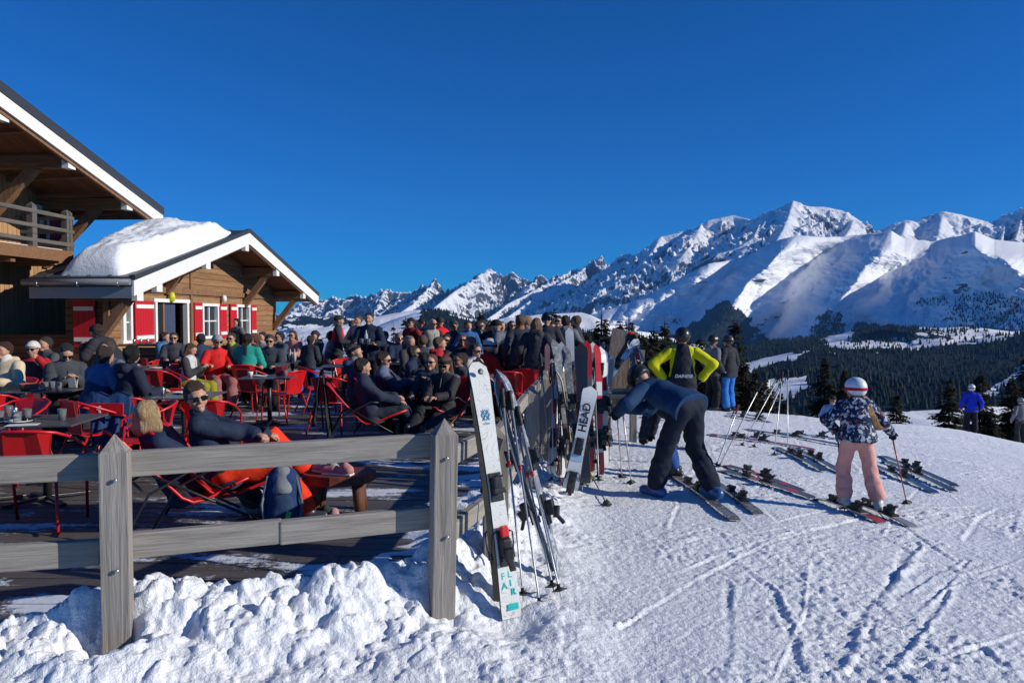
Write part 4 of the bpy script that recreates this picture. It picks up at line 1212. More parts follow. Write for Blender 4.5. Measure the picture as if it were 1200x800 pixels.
# ------------------------------------------------------------------ people: continuous surfaces grown round a posed skeleton
def V3(*a): return np.array(a, float)
def nrm(v):
    l = np.linalg.norm(v); return v/l if l > 1e-9 else v
def axis_coords(lo, hi, vox, f0=None, f1=None, fine=None):
    out = [lo]
    while out[-1] < hi:
        c = out[-1]
        out.append(c + (fine if (f0 is not None and f0 <= c <= f1) else vox))
    return np.array(out)
def prim_box(p, pad):
    a, b = p['a'], p['b']; r = max(p['ra'], p['rb'])*1.05 + pad
    return np.minimum(a, b)-r, np.maximum(a, b)+r
def eval_prims(prims, X, Y, Z, pad):
    F = np.full((len(X), len(Y), len(Z)), 1.0)
    for p in prims:
        k = p.get('k', .03)
        lo, hi = prim_box(p, pad+k)
        i0, i1 = np.searchsorted(X, [lo[0], hi[0]]); j0, j1 = np.searchsorted(Y, [lo[1], hi[1]]); k0, k1 = np.searchsorted(Z, [lo[2], hi[2]])
        if i1 <= i0 or j1 <= j0 or k1 <= k0: continue
        x = X[i0:i1, None, None]-p['a'][0]; y = Y[None, j0:j1, None]-p['a'][1]; z = Z[None, None, k0:k1]-p['a'][2]
        ab = p['b']-p['a']; L2 = float(ab @ ab)
        n = p.get('n'); fl = p.get('flat', 1)
        if L2 > 1e-10: t = np.clip((x*ab[0]+y*ab[1]+z*ab[2])/L2, 0, 1)
        else: t = np.zeros(np.broadcast_shapes(x.shape, y.shape, z.shape))
        qx = x-t*ab[0]; qy = y-t*ab[1]; qz = z-t*ab[2]
        if n is not None:
            c = (qx*n[0]+qy*n[1]+qz*n[2])*(1/fl-1)
            qx = qx+c*n[0]; qy = qy+c*n[1]; qz = qz+c*n[2]
        rad = p['ra']+(p['rb']-p['ra'])*t
        if p.get('ring'):
            rad = rad + .007*(np.abs(np.sin(t*math.sqrt(L2)/p['ring']*math.pi))-.5)
        d = np.sqrt(qx*qx+qy*qy+qz*qz)-rad
        if n is not None and fl < 1: d = d*(fl*.5+.5)
        S = F[i0:i1, j0:j1, k0:k1]
        if p.get('op') == 'sub':
            h = np.clip(.5-.5*(S+d)/k, 0, 1); S[...] = S*(1-h)+(-d)*h + k*h*(1-h)
        else:
            h = np.clip(.5+.5*(S-d)/k, 0, 1); S[...] = S*(1-h)+d*h - k*h*(1-h)
    return F
def surface_nets(F, X, Y, Z):
    ins = F < 0
    nx, ny, nz = F.shape
    s = np.zeros((nx-1, ny-1, nz-1), np.int8)
    offs = [(i, j, k) for i in (0, 1) for j in (0, 1) for k in (0, 1)]
    for (i, j, k) in offs: s += ins[i:nx-1+i, j:ny-1+j, k:nz-1+k]
    act = (s > 0) & (s < 8)
    I, J, K = np.nonzero(act); N = len(I)
    if N == 0: return np.zeros((0, 3)), np.zeros((0, 4), int)
    vid = np.full(act.shape, -1, np.int32); vid[I, J, K] = np.arange(N)
    vals = {o: F[I+o[0], J+o[1], K+o[2]] for o in offs}
    acc = np.zeros((N, 3)); cnt = np.zeros(N)
    for o in offs:
        for ax in range(3):
            if o[ax]: continue
            o2 = tuple(1 if a == ax else o[a] for a in range(3))
            a = vals[o]; b = vals[o2]; m = (a < 0) != (b < 0)
            t = np.where(m, a/np.where(m, a-b, 1), 0)
            p = np.stack([np.full(N, float(o[0])), np.full(N, float(o[1])), np.full(N, float(o[2]))], 1); p[:, ax] = t
            acc += p*m[:, None]; cnt += m
    p = acc/cnt[:, None]
    P = np.stack([X[I]+p[:, 0]*(X[I+1]-X[I]), Y[J]+p[:, 1]*(Y[J+1]-Y[J]), Z[K]+p[:, 2]*(Z[K+1]-Z[K])], 1)
    Fs = []
    for ax in range(3):
        a = [slice(1, -1)]*3; a[ax] = slice(0, -1); b = list(a); b[ax] = slice(1, None)
        A = ins[tuple(a)]; B = ins[tuple(b)]
        for flip, m in ((False, A & ~B), (True, ~A & B)):
            i, j, k = np.nonzero(m)
            base = [i, j, k]
            for q in range(3):
                if q != ax: base[q] = base[q]+1
            u, v = [(1, 2), (2, 0), (0, 1)][ax]
            c = []
            for du, dv in ((1, 1), (0, 1), (0, 0), (1, 0)):
                w = [base[0].copy(), base[1].copy(), base[2].copy()]; w[u] = w[u]-du; w[v] = w[v]-dv
                c.append(vid[w[0], w[1], w[2]])
            q = np.stack(c, 1)
            if flip: q = q[:, ::-1]
            Fs.append(q)
    Fq = np.concatenate(Fs); Fq = Fq[(Fq >= 0).all(1)]
    return P, Fq
def grow(name, groups, vox, mat, parent, fine=None, noise=0., cuts=(), seed=0, shell=None):
    """groups: list of (prims, cut planes); each plane (point, normal) keeps the side the normal points to"""
    allp = [p for g, _ in groups for p in g if p.get('op') != 'sub']
    lo = np.min([prim_box(p, .02)[0] for p in allp], 0)-2*vox; hi = np.max([prim_box(p, .02)[1] for p in allp], 0)+2*vox
    if fine:
        c, r, fv = fine
        X = axis_coords(lo[0], hi[0], vox, c[0]-r, c[0]+r, fv); Y = axis_coords(lo[1], hi[1], vox, c[1]-r, c[1]+r, fv); Z = axis_coords(lo[2], hi[2], vox, c[2]-r, c[2]+r, fv)
    else:
        X = axis_coords(lo[0], hi[0], vox); Y = axis_coords(lo[1], hi[1], vox); Z = axis_coords(lo[2], hi[2], vox)
    F = None
    x = X[:, None, None]; y = Y[None, :, None]; z = Z[None, None, :]
    for g, pl in groups:
        f = eval_prims(g, X, Y, Z, 3*vox)
        for (pt, n) in pl:
            d = -((x-pt[0])*n[0]+(y-pt[1])*n[1]+(z-pt[2])*n[2])
            f = np.maximum(f, d)
        F = f if F is None else np.minimum(F, f)
    if noise:
        o = seed*1.7
        w = .6*np.sin(26*z+2.4*np.sin(9*x+o)+1.9*np.sin(8*y+o))*(.55+.45*np.sin(6*x+7*y+4*z+o)) + .5*(1-2*np.abs(np.sin(11*x+9*z+1.6*np.sin(9*y+o)))) + .3*np.sin(52*z+3*np.sin(23*x+o)+2.4*np.sin(19*y))
        F = F + noise*w
    P, Q = surface_nets(F, X, Y, Z)
    if len(P) == 0: return None
    return mesh_np(name, P, Q, mat, parent, True)

SKIN = {}
def skin(tone=0):
    if tone in SKIN: return SKIN[tone]
    c = [(.50,.27,.18), (.42,.21,.13), (.56,.33,.24)][tone]
    t = NT('skin'); n = t.noise(t.co(), 18, 4, .6)
    m = t.out(t.mix(n, [q*.86 for q in c], [min(1, q*1.1) for q in c]), .5, spec=.35)
    t.b.inputs['Subsurface Weight'].default_value = .08; t.b.inputs['Subsurface Scale'].default_value = .01
    SKIN[tone] = m; return m
def hairm(c):
    key = ('hair', tuple(c))
    if key in _cache: return _cache[key]
    t = NT('hair'); v = t.co('Object', (34, 34, 3)); n = t.noise(v, 2.2, 6, .75, .8); n2 = t.noise(t.co(), 9, 3, .6)
    col = t.mix(t.ramp(n, [(.3, 0), (.7, 1)]), [q*.4 for q in c], [min(1, q*1.5) for q in c])
    col = t.mix(t.math('MULTIPLY', n2, .4), col, [q*.5 for q in c])
    _cache[key] = t.out(col, .45, t.bump(n, 1.0, .03), spec=.3); return _cache[key]
BLACK = (.016,.017,.02); NAVY = (.018,.035,.085); DARK = (.025,.026,.03)
BROWN = (.06,.032,.018); BLOND = (.55,.38,.20); GREYH = (.22,.21,.20)
LENS = plain((.008,.008,.010), .12, 0, .6, .1, 'dark_lens')

def seg(a, b, ra, rb=None, k=.03, **kw):
    d = dict(a=np.array(a, float), b=np.array(b, float), ra=ra, rb=ra if rb is None else rb, k=k); d.update(kw); return d
def ik(a, c, l1, l2, hint):
    """joint between a and c"""
    d = c-a; L = np.linalg.norm(d); mx = (l1+l2)*.998
    if L > mx: c = a+d/L*mx; d = c-a; L = mx
    L = max(L, abs(l1-l2)+.01)
    t = (l1*l1-l2*l2+L*L)/(2*L); h = math.sqrt(max(0, l1*l1-t*t))
    u = nrm(d); q = hint-u*(hint@u)
    q = nrm(q) if np.linalg.norm(q) > 1e-6 else V3(0, 0, 1)
    return a+u*t+q*h, c
def hand_prims(w, d, n, s, glove=0., curl=.5, side=1, spread=1.):
    """palm from the wrist along d, n = back of the hand, side=+1 right hand"""
    d = nrm(d); n = nrm(n-d*(n@d)); u = np.cross(d, n)*side      # towards the thumb
    P = []; r = .012*s+glove*.6
    P.append(seg(w+d*.010*s, w+d*.075*s, .032*s+glove*.6, .038*s+glove*.6, .02, n=n, flat=.5))
    lens = [.062, .074, .069, .055]; 
    for i in range(4):
        o = u*(.030-.020*i)*s*(1+glove*6)
        b0 = w+d*.085*s+o; c = curl*(1+.1*i)
        d1 = nrm(d*math.cos(c*.9)-n*math.sin(c*.9)); d2 = nrm(d*math.cos(c*2.1)-n*math.sin(c*2.1)); d3 = nrm(d*math.cos(c*2.9)-n*math.sin(c*2.9))
        l = lens[i]*s; b1 = b0+d1*l*.48; b2 = b1+d2*l*.34; b3 = b2+d3*l*.26
        rr = .0088*s+glove*.5
        P += [seg(b0-d*.02*s, b1, rr*1.08, rr, .006), seg(b1, b2, rr, rr*.93, .004), seg(b2, b3, rr*.93, rr*.8, .004)]
    t0 = w+d*.028*s+u*.026*s; td = nrm(d*.65+u*.7-n*.35*curl); t1 = t0+td*.038*s; t2 = t1+nrm(td*.8+d*.45-n*.4*curl)*.032*s
    P += [seg(t0, t1, .0135*s+glove*.5, .011*s+glove*.5, .012), seg(t1, t2, .0105*s+glove*.5, .0085*s+glove*.4, .004)]
    return P

PCOUNT = 0
def person(label, px=None, py=None, d=None, rz=0., height=1.74, pose='sit', loc=None, group=None, vox=None,
           top=NAVY, bottom=DARK, boots=BLACK, hair=BROWN, hairstyle='short', hat=None, hatc=BLACK, glasses=True, goggles=None,
           lean=None, side=0., head=(0., 0.), hands=None, feet=None, pz=None, puffy=False, gloves=None, sleeve=None, vest=None,
           tone=0, hem=-.14, ski_boots=True, knees=None, elbows=None, curl=.45, fat=1., topmat=None, botmat=None, collar=True, hood=False, palm=None, wide=1.0, scarf=None):
    global PCOUNT; PCOUNT += 1; seed = PCOUNT
    if max(top) < .05: top = tuple(q*1.55+.004 for q in top)
    if topmat is None and sleeve is None and (d or 9) > 8.5:
        if PCOUNT % 3 == 0 and vest is None: puffy = True
        if PCOUNT % 4 == 1: hood = True
        if PCOUNT % 5 in (2, 4) and vest is None and max(top) < .14:
            key = ('yoke', tuple(top))
            if key not in _cache:
                t = NT('two_tone_fabric'); s3 = t.sep(t.co()); n_ = t.noise(t._tc.outputs['Object'], 14, 4, .6)
                c2 = [min(.6, q*2.6+.03) for q in top]
                zc = 1.30 if pose == 'stand' else .92
                f_ = t.math('GREATER_THAN', t.math('ADD', s3[2], t.math('MULTIPLY', t.math('ABSOLUTE', s3[0]), .4)), zc)
                _cache[key] = t.out(t.mix(f_, top, c2), .75, t.bump(n_, .35, .02), spec=.2)
            topmat = _cache[key]
    s = height/1.74
    PD = dict(stand=dict(pz=.93, lean=.02, feet=[(-.12,-.02,.09), (.12,.03,.09)], hands=[(-.30,.08,-.02), (.30,.10,0.)]),
              sit=dict(pz=.57, lean=.08, feet=[(-.13,.46,.09), (.14,.40,.09)], hands=[(-.12,.40,.20), (.14,.38,.20)]),
              lounge=dict(pz=.36, lean=-.50, feet=[(-.12,.80,.10), (.14,.74,.10)], hands=[(-.12,.26,.18), (.12,.28,.18)]),
              bend=dict(pz=.88, lean=1.3, feet=[(-.2,-.02,.09), (.2,.12,.09)], hands=[(-.2,.5,-.35), (.2,.5,-.35)]))[pose]
    pz = (PD['pz'] if pz is None else pz)*s; lean = PD['lean'] if lean is None else lean
    hands = hands or PD['hands']; feet = feet or PD['feet']
    vox = vox or (.011 if (d or 9) < 9 else (.014 if d < 13 else .018)); vox *= 1.0
    fine_v = vox*.62
    if loc is None:
        p = at(px, 400, d)
        loc = (p.x, p.y, 0)
    root = empty('person', loc, rz, label, 'person', group)
    Pl = V3(0, 0, pz); R_ = V3(1, 0, 0)
    up = nrm(V3(math.sin(side), math.sin(lean)*math.cos(side), math.cos(lean)*math.cos(side))); fw = nrm(np.cross(up, R_)*1.0)
    rt = nrm(np.cross(fw, up))
    if fw[1] < 0 and lean < 1.5: fw = -fw; rt = nrm(np.cross(fw, up))
    # a slightly bent spine
    chest = Pl+up*.30*s+fw*(.02 if pose != 'lounge' else -.01)*s; neck = Pl+up*.50*s+fw*.015*s
    up2 = nrm(up*1.0+V3(0, 0, .25 if pose in ('sit', 'lounge') else .08))
    hyaw, hpit = head
    uh = nrm(up2*.6+V3(0, 0, .7)) if pose != 'bend' else nrm(up*.8+V3(0, 0, .3))
    hf = fw*math.cos(hyaw)+np.cross(uh, fw)*0; hf = fw - uh*(fw@uh); hf = nrm(hf); hr = np.cross(hf, uh)
    hf = nrm(hf*math.cos(hyaw)-hr*math.sin(hyaw)); hr = np.cross(hf, uh)         # + yaw turns to the person's left
    hf, uh2 = nrm(hf*math.cos(hpit)+uh*math.sin(hpit)), nrm(uh*math.cos(hpit)-hf*math.sin(hpit))
    hu = uh2; hr = np.cross(hf, hu)
    Hc = neck+uh*.155*s+fw*.01*s+hf*.015*s
    hsz = s**.6 if s < .9 else s
    def hp(x, y, z): return Hc+(hr*x+hf*y+hu*z)*hsz
    sh = [neck-up*.055*s-rt*.175*s*wide, neck-up*.055*s+rt*.175*s*wide]
    hip = [Pl-R_*.09*s, Pl+R_*.09*s]
    kn, an, el, wr = [], [], [], []
    for i in (0, 1):
        a = V3(*feet[i])*V3(s, s, 1); sgn = -1 if i == 0 else 1
        hint = V3(.12*sgn, 1, .35) if knees is None else V3(*knees[i])
        k_, a_ = ik(hip[i], a, .43*s, .42*s, hint); kn.append(k_); an.append(a_)
        w_ = Pl+V3(*hands[i])*s
        hint = V3(.42*sgn, -.5, -.6) if elbows is None else V3(*elbows[i])
        e_, w2 = ik(sh[i], w_, .285*s, .255*s, hint); el.append(e_); wr.append(w2)
    # ---- skin
    body = []
    body += [seg(hip[0], hip[1], .095*s, k=.04, n=V3(0, 1, 0), flat=.9), seg(Pl, Pl+up*.16*s, .11*s, .105*s, .05, n=fw, flat=.75),
             seg(Pl+up*.16*s, chest, .11*s, .125*s, .05, n=fw, flat=.72), seg(chest, neck-up*.09*s, .125*s, .11*s, .05, n=fw, flat=.72),
             seg(sh[0], sh[1], .05*s, k=.04), seg(neck-up*.03*s, neck+nrm(Hc-neck)*.09*s, .058*s, .050*s, .025)]
    for i in (0, 1):
        body += [seg(hip[i], kn[i], .078*s, .052*s, .04), seg(kn[i], an[i], .052*s, .036*s, .02), seg(kn[i]+(an[i]-kn[i])*.15, kn[i]+(an[i]-kn[i])*.5, .045*s, .04*s, .03)]
        fd = nrm(V3(0, 1, 0)+V3((-1, 1)[i]*.2, 0, 0)); body += [seg(an[i]-V3(0,0,.04), an[i]+fd*.13*s-V3(0,0,.06), .035*s, .028*s, .02)]
        body += [seg(sh[i], el[i], .045*s, .036*s, .03), seg(el[i], wr[i], .036*s, .026*s, .02)]
    hk = hsz
    body += [seg(hp(0,-.018,.018), hp(0,.012,.016), .094*hk, .090*hk, .03, n=hr, flat=.84),
             seg(hp(0,.02,-.035), hp(0,.052,-.085), .058*hk, .034*hk, .03, n=hr, flat=.95),
             seg(hp(-.034,.052,-.03), hp(.034,.052,-.03), .030*hk, k=.02),
             seg(hp(-.034,.078,.024), hp(.034,.078,.024), .012*hk, k=.014),
             seg(hp(0,.088,.006), hp(0,.107,-.026), .0085*hk, .0135*hk, .008), seg(hp(-.012,.095,-.03), hp(.012,.095,-.03), .0085*hk, k=.006),
             seg(hp(-.018,.085,-.060), hp(.018,.085,-.060), .0085*hk, k=.006), seg(hp(0,.076,-.088), hp(0,.078,-.090), .017*hk, k=.015)]
    for q in (-1, 1): body += [seg(hp(q*.078,-.008,.008), hp(q*.076,-.004,-.022), .017*hk, .012*hk, .006, n=nrm(hr+hf*.3*q), flat=.45)]
    body += [seg(hp(q*.031,.104,.004), hp(q*.031,.104,.004), .016*hk, k=.012, op='sub') for q in (-1, 1)]
    body += [seg(hp(-.02,.100,-.0655), hp(.02,.100,-.0655), .0042*hk, k=.003, op='sub')]
    gl = 0.0
    hands_p = []
    for i in (0, 1):
        fd = nrm(wr[i]-el[i]); pn = palm[i] if palm else (V3(0, .2, 1) if abs(fd[2]) < .75 else V3((-1, 1)[i]*1., .1, 0))
        hands_p += hand_prims(wr[i], fd, np.array(pn, float), s, 0, curl, -1 if i == 0 else 1)
    body += hands_p
    hv = vox if vox > .012 else vox*.8
    grow('body', [(body, [])], vox, skin(tone), root, fine=(Hc, .17, fine_v))
    if (gloves is not None):
        gp = []
        for i in (0, 1):
            fd = nrm(wr[i]-el[i]); pn = palm[i] if palm else (V3(0, .2, 1) if abs(fd[2]) < .75 else V3((-1, 1)[i]*1., .1, 0))
            g = hand_prims(wr[i], fd, np.array(pn, float), s, .011, max(curl, .6), -1 if i == 0 else 1)+[seg(wr[i]-fd*.06*s, wr[i]+fd*.02*s, .042*s, .040*s, .02)]
            grow('glove', [(g, [])], min(vox, .010), cloth(gloves), root)
    # ---- clothes
    e = (.034 if puffy else .025)*s*fat; ring = .075 if puffy else None
    tr = dict(n=fw, flat=.78)
    tors = [seg(Pl+up*(hem-.03)*s, Pl+up*.14*s, .142*s*fat+e, .122*s*fat+e, .05, ring=ring, **tr), seg(Pl+up*.14*s, chest, .118*s*fat+e, .130*s*fat+e, .05, ring=ring, **tr),
            seg(chest, neck-up*.09*s, .130*s*fat+e, .112*s+e, .05, ring=ring, **tr), seg(sh[0]*.8+sh[1]*.2, sh[1]*.8+sh[0]*.2, .052*s+e, k=.05)]
    tors += [seg(Pl+up*(hem-.02)*s-R_*.065*s, Pl+up*(hem-.02)*s+R_*.065*s, .135*s*fat+e, k=.05, n=fw, flat=.86), seg(Pl+up*.04*s-R_*.05*s, Pl+up*.04*s+R_*.05*s, .125*s*fat+e, k=.05, n=fw, flat=.86)]
    if collar: tors += [seg(neck-up*.04*s, neck+nrm(Hc-neck)*.055*s, .075*s, .070*s, .02)]
    if hood: tors += [seg(neck-fw*.10*s+up*.0*s-rt*.06, neck-fw*.10*s+rt*.06, .06*s, k=.04), seg(neck-fw*.07*s-up*.03*s, neck-fw*.12*s-up*.09*s, .07*s, .05*s, .03)]
    arms = []
    for i in (0, 1):
        c = sh[i]*.97+chest*.03
        arms += [seg(c, el[i], .052*s+e*1.05, .043*s+e, .035, ring=ring), seg(el[i], wr[i]-nrm(wr[i]-el[i])*.01, .043*s+e, .032*s+e*.95, .03, ring=ring), seg(wr[i]-nrm(wr[i]-el[i])*.035*s, wr[i]-nrm(wr[i]-el[i])*.008*s, .036*s+e, .036*s+e*.9, .008)]
    tm = topmat or cloth(top)
    planes = [(Pl+up*hem*s, up), (Hc+uh*(-.085)*s, -uh)]
    if sleeve is not None:
        grow('jacket', [(tors, planes)], vox, tm, root, noise=(.0050 if not puffy else .0035), seed=seed)
        for i in (0, 1): grow('sleeve', [(arms[i*3:i*3+3], [])], vox, sleeve, root, noise=(.0050 if not puffy else .0035), seed=seed+i)
    else:
        grow('jacket', [(tors+arms, [planes[0]] if min(np.array(wr)@up) > (Pl@up)+hem*s else []), ] if False else [(tors, planes), (arms, [])], vox, tm, root, noise=(.0050 if not puffy else .0035), seed=seed)
    if vest is not None:
        e2 = e+.012
        vs = [seg(Pl+up*(hem+.04)*s, Pl+up*.14*s, .125*s+e2, .118*s+e2, .05, **tr), seg(Pl+up*.14*s, chest, .118*s+e2, .130*s+e2, .05, **tr), seg(chest, neck-up*.09*s, .130*s+e2, .112*s+e2, .05, **tr)]
        grow('vest', [(vs, [(Pl+up*(hem+.01)*s, up), (neck-up*.02*s, -up)])], vox, cloth(vest), root, noise=.003, seed=seed)
    wp = .030*s
    legs = [seg(hip[0], hip[1], .100*s+wp*.4, k=.04, n=V3(0, 1, 0), flat=.92), seg(Pl, Pl+up*.09*s, .112*s, .10*s, .04, n=fw, flat=.8)]
    for i in (0, 1):
        sd_ = nrm(an[i]-kn[i])
        legs += [seg(hip[i], kn[i], .074*s+wp, .056*s+wp, .04), seg(kn[i], an[i]-sd_*.05, .058*s+wp, .052*s+wp*1.15, .03)]
        for q_ in (.10, .17, .25): legs.append(seg(an[i]-sd_*q_*s-V3(.01,0,0), an[i]-sd_*q_*s+V3(.01,0,0), (.056-.012*q_)*s+wp*1.25, k=.012))
    bm_ = botmat or cloth(bottom)
    cut = [(Pl+up*.13*s, -up)]
    grow('trousers', [(legs, cut)], vox, bm_, root, noise=.0058, seed=seed+3)
    if (d or 9) < 17:
        m = MB(); pts = []
        for q_ in np.linspace(hem+.04, .44, 9):
            rr_ = np.interp(q_, [-.15, .14, .30, .44], [.150, .122, .130, .10])*s*fat+e
            pts.append(Vector(Pl+up*q_*s+fw*(rr_*.80+.004)+ (fw*.02*s if q_ > .25 else 0)))
        m.tube(pts, .0065, 6); m.build('zip', plain((.01,.01,.01) if sum(top) > .12 else (.09,.095,.10), .5, 0, .4, .1, 'zip'), root)
    # boots
    for i in (0, 1):
        a = an[i]; sgn = (-1, 1)[i]
        sd_ = nrm(kn[i]-a); fd = V3(sgn*.18, 1, 0); fd = fd-sd_*(fd@sd_)*.0; fd = nrm(fd-V3(0,0,1)*0)
        if abs(sd_[2]) < .75:           # stretched leg: the foot stands up from the heel
            fd = nrm(V3(0, .35, .9)) if pose == 'lounge' or sd_[1] < -.6 else fd
        nn = nrm(np.cross(fd, V3(1, 0, 0)))
        if ski_boots:
            P = [seg(a-sd_*.02, a+sd_*.20*s, .062*s, .074*s, .03), seg(a-nn*0-fd*.07*s+V3(0,0,-.035) if fd[2] < .5 else a-sd_*.05, a+fd*.13*s+(V3(0,0,-.04) if fd[2] < .5 else 0), .052*s, .045*s, .02)]
            for h_ in (.03, .09, .15): P.append(seg(a+sd_*h_*s+fd*.055*s-R_*.03, a+sd_*h_*s+fd*.055*s+R_*.03, .014*s, k=.006))
        else:
            P = [seg(a-sd_*.01, a+sd_*.10*s, .048*s, .055*s, .03), seg(a-fd*.05*s+(V3(0,0,-.04) if fd[2] < .5 else -sd_*.04), a+fd*.13*s+(V3(0,0,-.05) if fd[2] < .5 else 0), .044*s, .036*s, .02)]
        pl = [(V3(0, 0, .0)+V3(0,0,a[2]-.09), V3(0, 0, 1))] if fd[2] < .5 else []
        if ski_boots and vox < .011:
            m = MB()
            for h_ in (.02, .075, .13): m.box(Vector(a+sd_*h_*s+fd*.075*s), (.075*s, .014, .016), Matrix.Rotation(math.atan2(-fd[0], fd[1]), 3, 'Z'), .003)
            m.build('boot_buckles', M['steel'], root)
        grow('boot', [(P, pl)], min(vox, .012), plain(boots, .35, 0, .5, .2, 'boot_shell'), root)
    # ---- hair and headgear
    hm_ = hairm(hair)
    G = []
    if hairstyle != 'none':
        shell = [seg(hp(0,-.032,.026), hp(0,-.002,.028), .103*hk, .094*hk, .02, n=hr, flat=.865)]
        planes = [(hp(0,.060,.052), nrm(-hf*.70+hu*.72)), (hp(0,0,-.062 if hairstyle == 'short' else -.085), hu)]
        shell += [seg(hp(q*.070,-.02,.0), hp(q*.074,-.012,-.022), .022*hk, .014*hk, .015) for q in (-1, 1)] + [seg(hp(q*.03,.040,.090), hp(q*.045,.0,.100), .018*hk, k=.02) for q in (-1, .2, 1)]
        G = [(shell, planes), ([seg(hp(0,-.052,-.025), hp(0,-.050,-.078), .060*hk, .046*hk, .02, n=hr, flat=1), seg(hp(-.04,-.03,-.02), hp(.04,-.03,-.02), .045*hk, k=.02)], [(hp(0,-.012,-.02), nrm(-hf*.95+hu*.2)), (hp(0,0,-.10), hu)])]
        if hairstyle == 'curly':
            G[0][0].extend([seg(hp(math.cos(i*2.4)*(.03+.0018*i), math.sin(i*2.4)*(.035+.0018*i)-.012, .118-.0022*i), hp(math.cos(i*2.4)*(.03+.0018*i), math.sin(i*2.4)*(.035+.0018*i)-.012, .118-.0022*i), .024*hk, k=.008) for i in range(22)])
            G[0][0].append(seg(hp(0,.05,.085), hp(0,.02,.10), .026*hk, k=.02)); G = [(G[0][0], [(hp(0,.066,.05), nrm(-hf*.70+hu*.72)), (hp(0,0,-.05), hu)])]
        if hairstyle in ('long', 'bob', 'bigbob'):
            dn = {'long': -.27, 'bigbob': -.105}.get(hairstyle, -.13)
            lg = []
            for q in (-1, -.5, 0, .5, 1):
                tp = hp(q*.062, -.035-.03*(1-abs(q)), -.01); bt = hp(q*.085, -.05-.03*(1-abs(q)), dn); 
                if hairstyle == 'long': bt = tp*.15+bt*.85
                lg.append(seg(tp, bt, .045*hk, .036*hk if hairstyle != 'bigbob' else .05*hk, .025))
            if hairstyle in ('bigbob', 'long'):
                rl = random.Random(seed)
                for q in np.linspace(-1, 1, 9):
                    for lay in (0, .02):
                        tp = hp(q*.070, -.045-.035*(1-abs(q))-lay, .02); bt = hp(q*(.072+.03*rl.random()), -.05-.04*(1-abs(q))-lay, dn-.045*rl.random()); lg.append(seg(tp, bt, .022*hk, .014*hk, .006))
            G.append((lg, []))
        if hairstyle in ('pony', 'braid'):
            a0 = hp(0,-.10,.02 if hairstyle == 'pony' else -.04); a1 = a0-fw*.03+V3(0,0,-.10)*s-hf*.02; a2 = a1+V3(0,0,-.17)*s-fw*.01
            pts = [a0, a1, a2]; r0 = .030 if hairstyle == 'pony' else .022
            lg = [seg(a0, a1, r0, r0*1.1, .02, ring=None), seg(a1, a2, r0*1.1, .012, .02)]
            if hairstyle == 'braid':
                for i in range(9):
                    c = a0+(a2-a0)*i/9; lg.append(seg(c, c, .026-.0012*i, k=.008))
            G.append((lg, []))
        if hairstyle == 'beard':
            G.append(([seg(hp(-.045,.03,-.06), hp(0,.065,-.085), .03, .034, .02), seg(hp(.045,.03,-.06), hp(0,.065,-.085), .03, .034, .02)], [(hp(0,.0,-.045), -hu)]))
        if not (hat == 'helmet' and hairstyle == 'short'):
            grow('hair', G, min(vox, .012) if d and d > 7 else .007, hm_, root, noise=(.0045 if hairstyle != 'curly' else .006) if vox < .015 else .003, seed=seed)
    hv_ = min(vox, .011)
    if hat == 'beanie':
        P = [seg(hp(0,-.020,.035), hp(0,.008,.035), .108*hk, .103*hk, .02, n=hr, flat=.9)]
        grow('beanie', [(P, [(hp(0,.06,.035), nrm(hu*.95-hf*.2))]), ([seg(hp(0,-.018,.045), hp(0,.006,.042), .114*hk, .108*hk, .02, n=hr, flat=.9)], [(hp(0,.06,.034), nrm(hu*.95-hf*.2)), (hp(0,.06,.072), nrm(-hu*.95+hf*.2))])], hv_, cloth(hatc), root, noise=.0015)
    if hat == 'cap':
        P = [seg(hp(0,-.015,.036), hp(0,.010,.036), .104*hk, .100*hk, .02, n=hr, flat=.88)]
        grow('cap', [(P, [(hp(0,.06,.04), hu)]), ([seg(hp(-.03,.10,.046), hp(.03,.10,.046), .05*hk, k=.02, n=hu, flat=.16)], [])], hv_, cloth(hatc), root)
    if hat == 'headband':
        P = [seg(hp(0,-.018,.040), hp(0,.008,.036), .110*hk, .106*hk, .02, n=hr, flat=.88)]
        grow('headband', [(P, [(hp(0,.06,.028), nrm(hu*.95-hf*.2)), (hp(0,.06,.075), nrm(-hu*.95+hf*.2))])], hv_, cloth(hatc), root)
    if hat == 'helmet':
        P = [seg(hp(0,-.022,.030), hp(0,.012,.034), .124*hk, .118*hk, .02, n=hr, flat=.90)]
        hlm = grow('helmet', [(P, [(hp(0,.07,.040), nrm(hu*.8-hf*.62)), (hp(0,0,-.062), hu)])], hv_*.8, plain(hatc, .35, 0, .5, .06, 'helmet_shell'), root)
        band = goggles if goggles is not None else BLACK
        P = [seg(hp(0,-.022,.030), hp(0,.012,.034), .129*hk, .123*hk, .02, n=hr, flat=.90)]
        grow('goggle_strap', [(P, [(hp(0,0,-.002), hu), (hp(0,0,.034), -hu), (hp(0,.07,0), -hf)])], hv_*.8, cloth(band), root)
        if goggles is not None or True:
            grow('goggles', [([seg(hp(-.04,.092,.018), hp(.04,.092,.018), .036*hk, k=.02, n=hf, flat=.55)], [])], hv_*.8, LENS, root)
    elif glasses:
        m = MB()
        for q in (-1, 1):
            c = hp(q*.034, .100, .004); rot = Matrix((Vector(hr), Vector(hf), Vector(hu))).transposed()
            m.box(c, (.054*hk, .010, .040*hk), rot, .0045)
            m.tube([hp(q*.058, .098, .012), hp(q*.078, .06, .012), hp(q*.082, -.01, .006)], .003, 5)
        m.tube([hp(-.014,.102,.010), hp(.014,.102,.010)], .003, 5)
        m.build('sunglasses', LENS, root)
    elif (d or 9) < 9:
